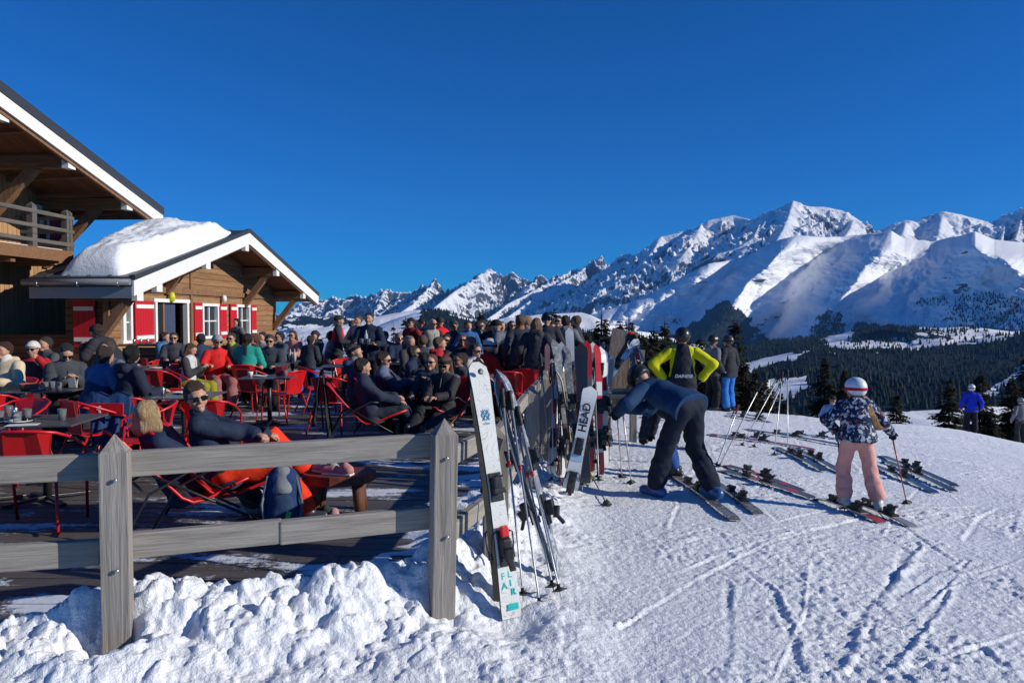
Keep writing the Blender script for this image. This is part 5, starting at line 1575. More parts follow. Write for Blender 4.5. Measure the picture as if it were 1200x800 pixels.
        for q in (-1, 1):
            m = MB(); c = hp(q*.031, .084, .003)
            m.lathe([(.0115*math.sin(a), -.0115*math.cos(a)) for a in np.linspace(.05, 3.09, 8)], c, 10); m.build('eye', plain((.7,.68,.65), .2, 0, .5, .05, 'eye_white'), root)
    if scarf is not None:
        grow('scarf', [([seg(neck+nrm(Hc-neck)*.0, neck+nrm(Hc-neck)*.05*s, .085*s, .08*s, .02)], [])], vox, cloth(scarf), root, noise=.004)
    root['_head'] = 1; del root['_head']
    P_INFO[label] = dict(root=root, head=Hc, neck=neck, chest=chest, up=up, fw=fw, rt=rt, wr=wr, an=an, el=el, hp=hp)
    return root
P_INFO = {}
# ------------------------------------------------------------------ terrace furniture
t = NT('tumbler_glass'); t.b.inputs['Transmission Weight'].default_value = .85; t.b.inputs['IOR'].default_value = 1.3
M['tumbler'] = t.out((.85,.88,.9), .05, spec=.6)
M['table_top'] = plain((.075,.072,.070), .35, 0, .5, .2, 'dark_table_top')
M['orange_plastic'] = plain((.75,.30,.05), .4, 0, .5, .1, 'orange_plastic')
def chair_proto():
    r = empty('metal_chair', (0,0,-900), 0, 'x', 'chair', 'red metal armchairs on the terrace')
    m = MB(); m.box((0, .02, .44), (.44, .44, .012), None, .004); m.tube([(-.22,.24,.44), (-.22,-.2,.44), (.22,-.2,.44), (.22,.24,.44), (-.22,.24,.44)], .011, 6); m.build('seat', M['red_metal'], r)
    a = MB(); pts = [(-.27,.24,.0), (-.285,.20,.40), (-.29,.17,.62), (-.285,.08,.66), (-.28,-.12,.74), (-.23,-.25,.79), (-.12,-.31,.81), (0,-.325,.815)]
    pts = pts + [(-x, y, z) for x, y, z in reversed(pts[:-1])]
    a.tube(pts, .0125, 8); a.build('arm_frame', M['red_metal'], r)
    m = MB()
    P = [(-.15,-.205,.45), (.15,-.205,.45), (.215,-.268,.795), (.12,-.315,.812), (-.12,-.315,.812), (-.215,-.268,.795)]
    m.add(P+[(x, y-.004, z) for x, y, z in P], [(0,1,2,3,4,5), (11,10,9,8,7,6)]+[(i, 6+i, 6+(i+1) % 6, (i+1) % 6) for i in range(6)])
    m.build('backrest', M['red_metal'], r)
    for s_ in (-1, 1):
        m = MB(); m.tube([(s_*.20,-.18,.43), (s_*.27,-.34,0)], .0125, 8); m.build('leg', M['red_metal'], r)
        m = MB(); m.tube([(s_*.285,.20,.42), (s_*.21,.10,.435)], .011, 6); m.build('stay', M['red_metal'], r)
    return r
M['sling'] = cloth((.42,.010,.016), .7, 90, .15)
def lounger_proto():
    r = empty('lounge_chair', (0,0,-900), 0, 'x', 'lounge chair', 'red sling lounge chairs')
    P = [(-.56,.80), (-.52,.77), (-.34,.55), (-.12,.30), (-.04,.255), (.06,.262), (.30,.36), (.50,.43)]
    w = .28
    V = [(s_*w, y, z) for (y, z) in P for s_ in (-1, 1)] + [(s_*w, y+.004, z-.008) for (y, z) in P for s_ in (-1, 1)]
    n = len(P)*2
    F = []
    for i in range(len(P)-1):
        F += [(2*i, 2*i+1, 2*i+3, 2*i+2), (n+2*i, n+2*i+2, n+2*i+3, n+2*i+1), (2*i, 2*i+2, n+2*i+2, n+2*i), (2*i+1, n+2*i+1, n+2*i+3, 2*i+3)]
    m = MB(); m.add(V, F, smooth=False); m.build('sling_seat', M['sling'], r)
    for s_ in (-1, 1):
        m = MB(); m.tube([(s_*(w+.012), y, z) for y, z in P], .013, 8); m.build('side_rail', M['red_metal'], r)
        m = MB(); m.tube([(s_*(w+.03),-.56,.0), (s_*(w+.03),-.36,.36), (s_*(w+.035),.02,.55), (s_*(w+.035),.12,.54)], .011, 8); m.tube([(s_*(w+.03),.52,.0), (s_*(w+.03),-.32,.50)], .011, 8); m.build('leg', M['black_metal'], r)
    m = MB(); m.tube([(-w-.03,-.40,.40), (w+.03,-.40,.40)], .011, 8); m.build('cross_bar', M['black_metal'], r)
    return r
def table_proto(w=.75, dpt=.75):
    r = empty('terrace_table', (0,0,-900), 0, 'x', 'table', 'dark square tables on the terrace')
    m = MB(); m.box((0,0,.742), (w, dpt, .016), None, .004); m.build('table_top', M['table_top'], r)
    m = MB(); m.tube([(0,0,.03), (0,0,.73)], .035, 12); m.box((0,0,.722), (.3,.3,.012)); m.build('column', M['black_metal'], r)
    for k in range(4):
        a = k*math.pi/2+math.pi/4; m = MB(); m.bar((0,0,.045), (math.cos(a)*.36, math.sin(a)*.36, .018), .05, .025, .004); m.build('foot', M['black_metal'], r)
    return r
CH = [chair_proto()]; LO = [lounger_proto()]; TB = [table_proto(.78, .78)]
def put(store, x, y, rz, label, z=0):
    o = store[0] if len(store) == 1 else copy_tree(store[0]); store.append(o)
    o.location = (x, y, z); o.rotation_euler = (0, 0, rz); o['label'] = label; return o
def glass(label, x, y, z=.751, kind=0, group='glasses on the tables'):
    names = ['tumbler', 'bottle', 'cup', 'pepper_mill']
    m = MB()
    if kind == 0: m.lathe([(.030,0),(.034,.05),(.038,.10),(.035,.10),(.031,.05),(.027,.008)], (0,0,0), 14); mat = M['tumbler']
    elif kind == 1: m.lathe([(.034,0),(.036,.12),(.034,.16),(.014,.21),(.013,.26),(.015,.265)], (0,0,0), 14); mat = plain((.45,.47,.46), .1, 0, .6, .1, 'clear_bottle')
    elif kind == 2: m.lathe([(.025,0),(.040,.06),(.042,.08),(.038,.08),(.022,.008)], (0,0,0), 14); mat = M['white_paint']
    else: m.lathe([(.022,0),(.020,.05),(.024,.08),(.014,.10)], (0,0,0), 12); mat = M['steel']
    o = m.build(names[kind], mat); o.location = (x, y, z); tag(o, label, names[kind].replace('_', ' '), group); return o

# tables: px of the centre, distance, turn, label
TABLES = [(52,6.75,.12,'nearest dark table behind the fence at the left edge'),(-28,6.6,.12,'dark table cut off by the left edge nearest the fence'),
 (58,9.6,.1,'dark table in front of the man in the cream jacket'),(215,8.9,.08,'dark table right behind the blonde woman'),(315,11.6,.1,'dark table with a cup beside the boy in blue trousers'),
 (152,14.0,.1,'dark table in front of the serving counter'),(186,13.2,.0,'dark table left of the girl in olive trousers'),(262,15.2,.1,'dark table between the red jacket and the teal top'),(330,15.4,.1,'dark table in front of the curly haired man'),
 (402,14.2,.1,'dark table behind the black jacket hung on a lounger'),(480,15.0,.05,'dark table in front of the bald standing man'),(545,14.6,.1,'dark table between the seated pair in dark glasses'),(425,17.0,.1,'dark table behind the waiter with the tray')]
for px, d, r_, lab in TABLES:
    p = at(px, 400, d); put(TB, p.x, d, r_, lab)
# chairs that stand free: px, d, rz (deg), label
CHAIRS = [(42,5.95,10,'nearest red metal chair with its back to the fence at far left'),(110,8.0,-35,'red metal chair behind the man in the navy jacket'),(12,7.6,170,'red metal chair beyond the nearest table'),(-8,8.6,15,'red chair whose armrest shows at the left edge'),
 (165,7.5,120,'red chair with dark panel right of the jeans'),(245,8.0,10,'red chair pushed under the table behind the blonde woman'),(300,12.4,-20,'red chair in front of the woman in the teal top'),(333,12.0,60,'red chair beside the table with the cup'),
 (390,10.9,-10,'red chair seen from the front behind the hung black jacket'),(205,13.9,20,'red chair next to the girl in olive trousers'),(185,12.3,0,'red chair in front of the serving counter'),(405,15.0,200,'red chair behind the hung black jacket, turned to the camera'),(165,14.8,100,'red chair at the table by the counter'),
 (372,13.0,-60,'red chair beside the bright blue trousers'),(535,13.0,10,'red chair in the middle of the crowd below the red jackets'),(592,12.0,5,'red chair in the gap behind the white ski tip'),(646,13.0,0,'red chair below the man in the black helmet'),(620,12.6,-10,'red chair between the people bending down')]
for px, d, r_, lab in CHAIRS:
    p = at(px, 400, d); put(CH, p.x, d, R(r_), lab)

# things on the tables
G = [(0,18,6.55,'tumbler nearest the left edge on the nearest table'),(0,30,6.75,'tumbler beside the steel pepper mill'),(3,16,6.9,'steel pepper mill at the left on the nearest table'),(0,-3,6.6,'tumbler cut by the left edge of the view'),(3,14,6.7,'small steel shaker between the tumblers'),
     (0,71,6.75,'single water tumbler on the right end of the nearest table'),(0,8,7.0,'tumbler at the back of the nearest table'),
     (0,52,9.5,'left tumbler on the table of the man in cream'),(0,60,9.6,'middle tumbler on the table of the man in cream'),(0,68,9.45,'right tumbler on the table of the man in cream'),
     (0,218,8.9,'left tumbler of the pair on the table behind the blonde woman'),(0,228,8.8,'right tumbler of the pair on the table behind the blonde woman'),(3,190,8.8,'steel shaker on the table behind the blonde woman'),
     (2,293,11.5,'white cup on the table by the boy in blue trousers'),(0,334,11.6,'tumbler on the table by the boy in blue trousers'),
     (1,272,15.1,'clear bottle beside the teal top'),(1,340,15.3,'left clear bottle on the table of the curly haired man'),(1,345,15.2,'right clear bottle on the table of the curly haired man'),
     (1,150,14.0,'clear bottle on the table before the counter'),(2,196,13.2,'white cup left of the girl in olive'),(0,487,15.0,'tumbler in front of the bald man'),(1,482,14.9,'clear bottle in front of the bald man')]
for k, px, d, lab in G:
    p = at(px, 400, d); glass(lab, p.x, d, .751, k, {0:'water tumblers on the tables',1:'clear bottles on the tables',2:'white cups on the tables',3:'shakers on the tables'}[k])
rp = random.Random(4)
for px, d, r_, lab in TABLES:
    if px < 0 or d > 16: continue
    p = at(px, 400, d); ox = rp.uniform(-.2, .05); oy = rp.uniform(-.2, .2)
    m = MB(); m.lathe([(.05,0),(.085,.004),(.115,.016),(.112,.018),(.08,.007),(.01,.005)], (0,0,0), 20); o = m.build('plate', M['white_paint']); o.location = (p.x+ox, d+oy, .751); tag(o, 'white plate on the '+lab[5:], 'plate', 'plates on the tables')
    m = MB(); m.box((0,0,0), (.10,.006,.15), Matrix.Rotation(.25, 3, 'X'), .002); m.box((0,.05,0), (.10,.006,.15), Matrix.Rotation(-.25, 3, 'X'), .002); o = m.build('menu_card', plain(rp.choice([(.65,.62,.55),(.35,.02,.03),(.05,.05,.05)]), .6)); o.location = (p.x+ox+.3, d-oy*.6, .83); tag(o, 'folded menu card on the '+lab[5:], 'menu card', 'menu cards on the tables')
p = at(33, 400, 9.4); m = MB(); m.lathe([(.09,0),(.12,.09),(.11,.09),(.085,.01)], (p.x, 9.4, .751), 16)
tag(m.build('bread_basket', plain((.35,.10,.06), .7, 0, .3, .3, 'wicker')), 'small reddish bread basket on the table of the man in cream', 'basket')
p = at(27, 400, 6.45)
m = MB(); m.box((p.x, 6.42, .7525), (.24, .12, .003), Matrix.Rotation(.3, 3, 'Z')); tag(m.build('paper_napkin', M['white_paint']), 'white paper napkin near the front edge of the nearest table', 'napkin')
p = at(28, 400, 6.6); m = MB()
for q in (-.03, .035): m.box((p.x+q, 6.62, .770), (.052, .012, .034), None, .005)
m.tube([(p.x-.06, 6.62, .78), (p.x+.065, 6.62, .78)], .003, 5); m.tube([(p.x-.06, 6.62, .78), (p.x-.065, 6.72, .76)], .003, 5); m.tube([(p.x+.065, 6.62, .78), (p.x+.07, 6.72, .76)], .003, 5)
tag(m.build('sunglasses', LENS), 'black sunglasses lying on the nearest table beside the shaker', 'sunglasses')

# loungers
def ploc(px, d): p = at(px, 400, d); return p.x
LNG = [(218,5.95,-52,'nearest red lounge chair holding the blonde woman'),(268,6.15,-75,'red lounge chair under the man with sunglasses and orange trousers'),(432,10.15,-78,'red lounge chair with a black jacket hung over its back'),
       (590,12.9,175,'high empty red lounge chair turned towards the camera'),(462,11.0,-85,'red lounge chair under the man in brown trousers'),(516,10.6,150,'red lounge chair under the long haired woman'),(498,10.8,170,'red lounge chair under the woman with her hand at her mouth'),(575,14.2,180,'red lounge chair under the man in grey facing the camera')]
for px, d, r_, lab in LNG: put(LO, ploc(px, d), d, R(r_), lab)

# jacket hung over the lounger back, ski trousers hung on a chair
def drape(name, label, cat, c, pts_top, drop, x_axis, thick=.03, seed=1, mat=None):
    """cloth hanging from a line down both sides"""
    a, b = [Vector(p) for p in pts_top]; n = Vector(x_axis).normalized(); N = 26; Mh = 24; V = []
    for side in (1, -1):
        for j in range(Mh):
            f = j/(Mh-1)
            for i in range(N):
                g_ = i/(N-1); p = a.lerp(b, g_); w = .035*math.sin(g_*9+seed+f*2)*f+.02*math.sin(g_*23+seed*3+f*5)*f
                dr = drop[0 if side > 0 else 1]*(1+.12*math.sin(g_*7+seed)+.06*math.sin(g_*17))
                V.append(tuple(p + n*side*(thick*.6+f*.05+abs(w)*1.2) + (b-a)*(.10*math.sin(f*3+seed)*(.5-g_)) + Vector((0,0,-dr*f + .02*math.sin(g_*11)))))
    F = []
    for s_ in (0, 1):
        o = s_*N*Mh
        for j in range(Mh-1):
            for i in range(N-1): F.append((o+j*N+i, o+j*N+i+1, o+(j+1)*N+i+1, o+(j+1)*N+i))
    for i in range(N-1): F.append((i, i+1, N*Mh+i+1, N*Mh+i))
    o = mesh_np(name, V, F, mat or cloth(c), None, True); md = o.modifiers.new('s', 'SOLIDIFY'); md.thickness = .012
    return tag(o, label, cat)
lx, ly = ploc(432, 10.15), 10.15
fx, fy = -math.sin(R(-78)), math.cos(R(-78))
bx_, by_ = lx-fx*.62, ly-fy*.62
drape('hanging_jacket', 'black jacket hung over the back of the lounge chair with red arms', 'jacket', DARK, ((bx_-.26*fy-.02, by_+.26*fx+.05, .93), (bx_+.30*fy, by_-.30*fx, .93)), (.78, .6), (fx, fy, 0), seed=2)
hx = ploc(143, 8.2)
drape('hanging_trousers', 'dark blue ski trousers with a red band hung over a chair back', 'trousers', (.02,.06,.16), ((hx-.2, 8.0, .86), (hx+.16, 8.05, .86)), (.62, .4), (0, -1, 0), seed=4)
put(CH, hx, 8.35, R(0), 'red chair hidden under the hung blue ski trousers')
m = MB(); m.box((hx-.02, 7.90, .70), (.36, .016, .13), None, .005); o = m.build('hanging_scarf', cloth((.55,.01,.02))); tag(o, 'red cloth with a white cross badge over the blue ski trousers', 'scarf')
m = MB(); m.box((hx-.09, 7.889, .70), (.022, .004, .075)); m.box((hx-.09, 7.888, .705), (.06, .004, .022)); m.build('badge', M['white_ink'], o)

# log stool with a shoe, backpack
sx, sy = ploc(395, 6.35), 6.35
st = empty('log_stool', (sx, sy, 0), .1, 'round wooden slab stool with thick log legs beside the backpack', 'stool')
slabm = MB(); prof = []
NR = 26
V = []; 
for zt in (0, 1):
    for k in range(NR):
        a = 2*math.pi*k/NR; r0 = .25*(1+.06*math.sin(3*a)+.03*math.sin(7*a+1)); V.append((math.cos(a)*r0*1.25, math.sin(a)*r0*.85, .27+.085*zt))
slabm.add(V, [tuple(range(NR))[::-1], tuple(range(NR, 2*NR))]+[(k, (k+1) % NR, NR+(k+1) % NR, NR+k) for k in range(NR)])
slabm.build('slab', wood((.10,.028,.018), (.26,.08,.05), 'x', 1, .6, .4, name='reddish_slab'), st)
for (a, b) in ((-.17,-.10),(.17,-.09),(-.15,.10),(.17,.10)):
    m = MB(); m.tube([(a*1.15,b*1.1,0),(a,b,.28)], [.045,.05], 12); m.build('leg', wood((.08,.03,.018), (.22,.10,.06), 'z', 1, .7, .5, name='log_leg'), st)
def shoe(label, x, y, z, rz, c, sole=(.7,.68,.64)):
    r = empty('shoe', (x, y, z), rz, label, 'shoe')
    P = [seg((0,-.09,.045), (0,-.06,.075), .038, .036, .02), seg((0,-.09,.04), (0,.12,.032), .036, .030, .03, n=V3(1,0,0), flat=1), seg((0,.05,.04), (0,.13,.03), .040, .034, .02)]
    grow('upper', [(P, [(V3(0,0,.012), V3(0,0,1))])], .006, cloth(c), r, noise=.001)
    m = MB(); m.box((0,.01,.009), (.085,.27,.018), None, .008); m.build('sole', plain(sole, .7, 0, .3, .1, 'rubber_sole'), r)
shoe('pinkish shoe lying on the log stool', ploc(397, 6.25), 6.22, .357, R(75), (.50,.22,.20)); shoe('grey white trainer on the log stool, left of the pinkish shoe', ploc(382, 6.3), 6.3, .357, R(60), (.35,.33,.32))
shoe('dark hiking shoe with a green stripe under the log stool', ploc(372, 6.2), 6.2, 0, R(80), (.04,.05,.05), (.2,.5,.1)); shoe('pink patterned shoe on the boards beside the stool leg', ploc(389, 6.15), 6.15, 0, R(20), (.45,.25,.24))
bp = empty('backpack', (ploc(330, 5.75), 5.75, 0), R(12), 'blue and grey backpack standing on the boards by the lounge chair', 'backpack')
navyb = cloth((.018,.045,.13)); greyb = cloth((.20,.22,.24))
grow('bag', [([seg((0,0,.13),(0,0,.40),.155,.13,.05,n=V3(0,1,0),flat=.7), seg((-.07,-.02,.06),(.07,-.02,.06),.07,k=.05)], [(V3(0,0,.005), V3(0,0,1))])], .010, navyb, bp, noise=.004)
grow('front_pocket', [([seg((0,-.085,.12),(0,-.075,.26),.10,.085,.04,n=V3(0,1,0),flat=.5)], [])], .009, cloth((.025,.05,.11)), bp, noise=.003)
grow('top_panel', [([seg((0,-.045,.36),(0,-.02,.46),.085,.075,.04,n=V3(0,1,0),flat=.8)], [(V3(0,0,.33), V3(0,0,1))])], .009, greyb, bp, noise=.003)
m = MB(); m.tube([(-.03,.03,.50),(-.02,.03,.56),(.02,.03,.56),(.03,.03,.50)], .009, 8); m.build('handle', M['black_plastic'], bp)
m = MB(); m.tube([(-.13,-.06,.05),(-.155,-.06,.25),(-.11,-.03,.46)], .012, 6); m.build('strap', greyb, bp)
m = MB(); m.tube([(.12,-.07,.05),(.145,-.07,.25),(.10,-.04,.46)], .012, 6); m.build('strap', cloth((.12,.14,.16)), bp)
m = MB(); m.box((.045,-.148,.16), (.035,.006,.09), Matrix.Rotation(.25,3,'Y')); m.build('reflective_patch', plain((.05,.6,.12), .4, 0, .5, .1, 'green_patch'), bp)
# ------------------------------------------------------------------ the crowd on the terrace
RED = (.50,.015,.02)
def sitter(label, px, d, rz, chair=None, **k):
    r = person(label, px=px, d=d, rz=R(rz), pose=k.pop('pose', 'sit'), **k)
    if chair:
        p = r.location; put(CH, p.x, p.y, R(rz), chair)
    return r
def stander(label, px, d, rz, **k): return person(label, px=px, d=d, rz=R(rz), pose='stand', **k)
TG = 'people on the terrace'
# far left tables
sitter('man in a cream jacket with brown hair leaning on a table at the left edge', 10, 10.3, 172, 'red chair under the man in the cream jacket', top=(.60,.49,.33), hair=(.07,.035,.02), glasses=False, scarf=(.6,.6,.58), hands=[(-.22,.40,.24),(.05,.42,.22)], bottom=NAVY, group=TG, wide=1.1, fat=1.1)
sitter('woman in a white knitted beanie and red top raising a hand to her face', 41, 11.6, 190, 'red chair under the woman in the white beanie', top=(.42,.02,.025), vest=(.05,.05,.055), hat='beanie', hatc=(.62,.57,.50), hairstyle='none', hands=[(-.16,.26,.50),(.12,.32,.22)], group=TG, height=1.68)
sitter('man in a grey fleece and sunglasses looking down at his hands', 75, 10.0, -140, 'red chair under the man in the grey fleece', top=(.055,.060,.068), hair=(.035,.03,.03), head=(0,-.45), lean=.22, hands=[(-.08,.33,.30),(.06,.33,.30)], group=TG, fat=1.1)
sitter('man in a navy jacket with his back to the camera by the left tables', 108, 9.0, -25, None, top=(.018,.042,.10), hair=(.06,.04,.03), glasses=False, lean=.25, head=(.3,-.15), fat=1.15, wide=1.1, group=TG, hands=[(-.2,.42,.2),(.25,.38,.2)])
sitter('young man in a black sweater with dark hair seen from behind', 145, 8.9, -35, None, top=(.010,.014,.028), bottom=(.05,.08,.14), hair=(.018,.014,.012), glasses=False, lean=.12, head=(.7,-.1), group=TG)
stander('person in black leaning far forward by the chalet corner', 137, 12.6, 75, lean=.75, hands=[(-.2,.5,.25),(.2,.5,.2)], top=(.018,.018,.022), hat='beanie', hatc=(.03,.03,.03), bottom=DARK, group=TG, glasses=False)
sitter('person with grey brown hair hidden between the two dark backs', 130, 10.6, 170, None, top=(.03,.035,.05), hair=(.09,.07,.055), group=TG)
sitter('person in a dark grey hood behind the white beanie', 58, 12.6, 160, None, top=(.07,.075,.08), hair=(.05,.04,.035), group=TG, glasses=False)
# middle left
sitter('girl in a white and black jacket and olive trousers eating', 219, 13.0, -95, 'red chair under the girl in olive trousers', top=(.55,.55,.54), vest=None, bottom=(.27,.25,.03), hair=(.12,.06,.03), hairstyle='bob', glasses=False, head=(0,-.35), hands=[(-.08,.30,.32),(.08,.32,.30)], height=1.58, group=TG, sleeve=cloth((.05,.05,.055)))
sitter('person in a bright red jacket and grey beanie with sunglasses', 253, 13.6, -140, 'red chair under the person in the bright red jacket', top=(.62,.02,.02), hat='beanie', hatc=(.30,.31,.34), hairstyle='none', hands=[(-.1,.40,.22),(.25,.36,.24)], bottom=(.30,.12,.12), group=TG)
sitter('person in a dark blue jacket behind the girl in olive trousers', 236, 15.0, 30, None, top=(.03,.05,.10), hair=(.03,.025,.02), glasses=False, group=TG)
sitter('woman in a teal green top with a long dark braid seen from behind', 289, 13.6, 5, 'red chair under the woman in the teal top', top=(.02,.30,.24), bottom=BLACK, hair=(.035,.02,.014), hairstyle='braid', glasses=False, height=1.72, pz=.62, group=TG)
sitter('man in sunglasses with a yellow green collar left of the teal top', 273, 15.6, 175, None, top=(.05,.055,.05), scarf=(.35,.45,.05), hair=(.05,.04,.03), group=TG)
stander('dark haired woman in black standing by the chalet wall', 279, 20.5, 150, top=BLACK, hair=(.02,.014,.012), hairstyle='long', glasses=False, height=1.66, group=TG)
sitter('person with reddish brown hair right of the teal top', 302, 15.0, 120, None, top=(.10,.05,.04), hair=(.16,.07,.035), group=TG)
sitter('curly haired man in a dark jacket and sunglasses facing the camera', 317, 14.0, 190, 'red chair under the curly haired man', top=(.035,.045,.06), hair=(.09,.06,.045), hairstyle='curly', group=TG, fat=1.1)
sitter('woman in a pink jacket and sunglasses further back', 345, 18.2, 165, None, top=(.50,.22,.19), hair=(.10,.05,.035), hairstyle='bob', group=TG)
stander('boy in a dark sweater and bright blue ski trousers seen from behind', 361, 15.2, -15, top=(.018,.022,.032), bottom=(.015,.13,.55), hair=(.05,.035,.03), height=1.32, glasses=False, group=TG, feet=[(-.24,-.02,.09),(.24,.05,.09)], hands=[(-.12,.32,.10),(.14,.32,.10)], lean=.2)
sitter('person holding a camera to the face at the back', 385, 17.2, -70, None, top=(.03,.03,.035), hat='cap', hatc=BLACK, hands=[(-.05,.22,.52),(.07,.22,.52)], group=TG)
sitter('dark haired person in blue grey between the curly man and the pink jacket', 331, 16.6, 140, None, top=(.06,.08,.11), hair=(.03,.025,.02), group=TG)
sitter('person in a black jacket at the left end of the far railing', 204, 16.0, -160, None, top=(.03,.03,.04), hair=(.05,.04,.03), group=TG)
stander('man in a red vest and black beanie turned to the right', 395, 17.2, -80, top=(.02,.02,.024), vest=(.62,.012,.02), hat='beanie', hatc=(.03,.04,.03), hairstyle='none', hands=[(-.22,.22,.06),(.22,.34,.14)], group=TG, glasses=False)
W_ = stander('waiter in a dark blue sweater holding a black tray of glasses', 433, 14.6, 178, top=(.014,.024,.050), bottom=BLACK, hair=(.03,.022,.02), height=1.80, glasses=False, hands=[(-.20,.33,.18),(.20,.33,.18)], group=TG, wide=1.08, palm=[(0,0,-1),(0,0,-1)])
stander('person in grey partly hidden behind the waiter', 421, 17.8, 160, top=(.10,.10,.11), hair=(.10,.08,.06), group=TG, glasses=False)
wp_ = W_.matrix_basis @ Vector((0, .40, 1.13)); tr = empty('serving_tray', (W_.location.x, W_.location.y-.40, 1.155), 0, 'black round tray held in front by the waiter', 'tray')
m = MB(); m.lathe([(.02,0),(.17,.0),(.18,.02),(.172,.02),(.165,.008),(.02,.008)], (0,0,0), 24); m.build('tray_dish', M['black_plastic'], tr)
glass('left glass on the tray of the waiter', W_.location.x-.07, W_.location.y-.42, 1.165, 0, 'glasses on the tray'); glass('right glass on the tray of the waiter', W_.location.x+.06, W_.location.y-.40, 1.165, 0, 'glasses on the tray'); glass('tall bottle on the tray of the waiter', W_.location.x, W_.location.y-.34, 1.165, 1, 'glasses on the tray')
# loungers in the middle
sitter('man with a black headband sunning his face with eyes closed', 418, 11.0, -70, None, top=(.035,.06,.11), hat='headband', hatc=(.02,.02,.022), hair=(.10,.07,.05), glasses=False, lean=-.12, head=(-.5,.30), scarf=(.22,.22,.23), pz=.50, group=TG)
sitter('man in a dark jacket and dark trousers in the lounger with the hung jacket', 435, 10.15, -78, None, pose='lounge', lean=-.28, top=(.016,.022,.040), bottom=(.030,.038,.055), hair=(.022,.018,.016), glasses=False, head=(.2,-.15), hands=[(-.05,.32,.22),(.15,.35,.18)], feet=[(-.13,.76,.09),(.14,.70,.09)], fat=1.1, vox=.010, group=TG)
sitter('man in sunglasses and brown trousers reading in a lounger', 456, 11.0, -88, None, pose='lounge', lean=-.22, top=(.022,.028,.048), bottom=(.11,.07,.05), hair=(.028,.02,.016), head=(-.1,-.2), hands=[(-.1,.36,.34),(.12,.36,.34)], vox=.010, group=TG, pz=.40)
sitter('woman in sunglasses with her hand at her mouth in a lounger', 503, 10.8, 165, None, pose='lounge', lean=-.2, top=(.03,.032,.04), hair=(.14,.08,.05), hairstyle='bob', hands=[(-.05,.20,.44),(.14,.3,.2)], vox=.010, group=TG)
sitter('long haired woman in black looking at her phone with goggles on her head', 518, 10.5, 160, None, pose='lounge', lean=-.22, top=(.016,.016,.02), hair=(.16,.075,.045), hairstyle='long', hat='headband', hatc=(.02,.02,.02), head=(.1,-.35), hands=[(-.07,.34,.22),(.07,.34,.22)], vox=.010, group=TG)
# further back in the centre
sitter('grey haired man in navy sitting left of the two standing men in caps', 466, 15.6, -150, None, top=(.02,.035,.08), hair=GREYH, group=TG)
stander('man in a dark red jacket and black cap at the back', 483, 17.4, 150, top=(.22,.015,.02), hat='cap', hatc=BLACK, height=1.68, group=TG)
stander('person in a black jacket and cap right of the dark red jacket', 494, 17.8, 190, top=(.018,.018,.02), hat='cap', hatc=(.02,.02,.03), height=1.66, group=TG)
stander('bald man in a grey sweater and open black vest', 506, 15.6, 215, top=(.32,.30,.27), vest=None, sleeve=cloth((.025,.026,.03)), hairstyle='none', height=1.68, group=TG, glasses=True, hands=[(-.2,.15,.1),(.3,.2,.0)])
stander('person in a bright red jacket and dark hat at the back of the crowd', 521, 17.6, 60, top=(.60,.012,.02), hat='beanie', hatc=(.05,.04,.03), hairstyle='none', height=1.70, group=TG, glasses=False, lean=.2)
sitter('man in sunglasses and dark jacket seated below the bright red jacket', 524, 14.6, 175, None, top=(.02,.025,.035), hair=(.04,.03,.025), group=TG)
sitter('person in sunglasses with a red collar seated in the centre', 542, 14.8, 185, None, top=(.022,.022,.028), scarf=(.45,.02,.02), hair=(.16,.09,.06), group=TG)
stander('person in black half turned left of the raised arm', 560, 16.8, -110, top=(.018,.018,.022), hair=(.03,.025,.02), height=1.62, group=TG)
stander('person in black raising an arm beside the head', 576, 16.6, 150, top=(.02,.02,.026), hair=(.05,.035,.03), height=1.62, hands=[(-.1,.15,.62),(.28,.15,.05)], group=TG)
sitter('person in a light grey helmet and dark red jacket turned right', 570, 13.2, -60, None, top=(.28,.015,.02), hat='helmet', hatc=(.42,.42,.44), group=TG, pz=.50)
sitter('man in grey with sunglasses facing the camera from a low chair', 574, 14.2, 180, None, pose='lounge', lean=-.25, top=(.07,.08,.08), hair=(.10,.07,.05), group=TG)
sitter('person in a white jacket low in the crowd left of the grey helmet', 552, 12.6, -120, None, top=(.50,.45,.43), hair=(.03,.02,.02), group=TG, pz=.45)
stander('man in black leaning over to the left behind the high red lounger', 600, 14.2, 70, lean=.55, top=(.02,.022,.028), hat='beanie', hatc=BLACK, hairstyle='none', group=TG, hands=[(-.2,.45,.25),(.2,.45,.2)], glasses=False)
stander('man in a black jacket with an orange mark seen from behind', 611, 13.2, 15, top=(.020,.024,.036), lean=.12, hair=(.16,.09,.05), group=TG, glasses=False, fat=1.1, height=1.76, scarf=(.35,.12,.05))
stander('fair haired person facing left between the two dark backs', 619, 15.0, 95, top=(.03,.03,.035), hair=(.35,.22,.12), group=TG)
stander('woman in dark grey with long brown hair seen from behind', 628, 12.8, -8, top=(.035,.04,.05), bottom=(.05,.06,.08), hair=(.20,.11,.06), hairstyle='long', group=TG, glasses=False, lean=.1, height=1.70)
stander('man in a black helmet and black jacket facing the camera', 641, 14.4, 178, top=(.016,.018,.026), hat='helmet', hatc=(.015,.015,.018), height=1.78, group=TG, vox=.014, puffy=True)
stander('person in black between the helmet and the white ski tip', 655, 16.0, 160, top=(.02,.02,.026), hair=(.03,.025,.02), group=TG)
stander('brown haired person in black right of the white ski tip', 677, 15.6, 80, top=(.02,.022,.03), hair=(.12,.07,.04), group=TG)
stander('person in black behind the dark wide ski', 663, 14.8, 10, top=(.025,.026,.03), hair=(.03,.02,.015), glasses=False, group=TG)
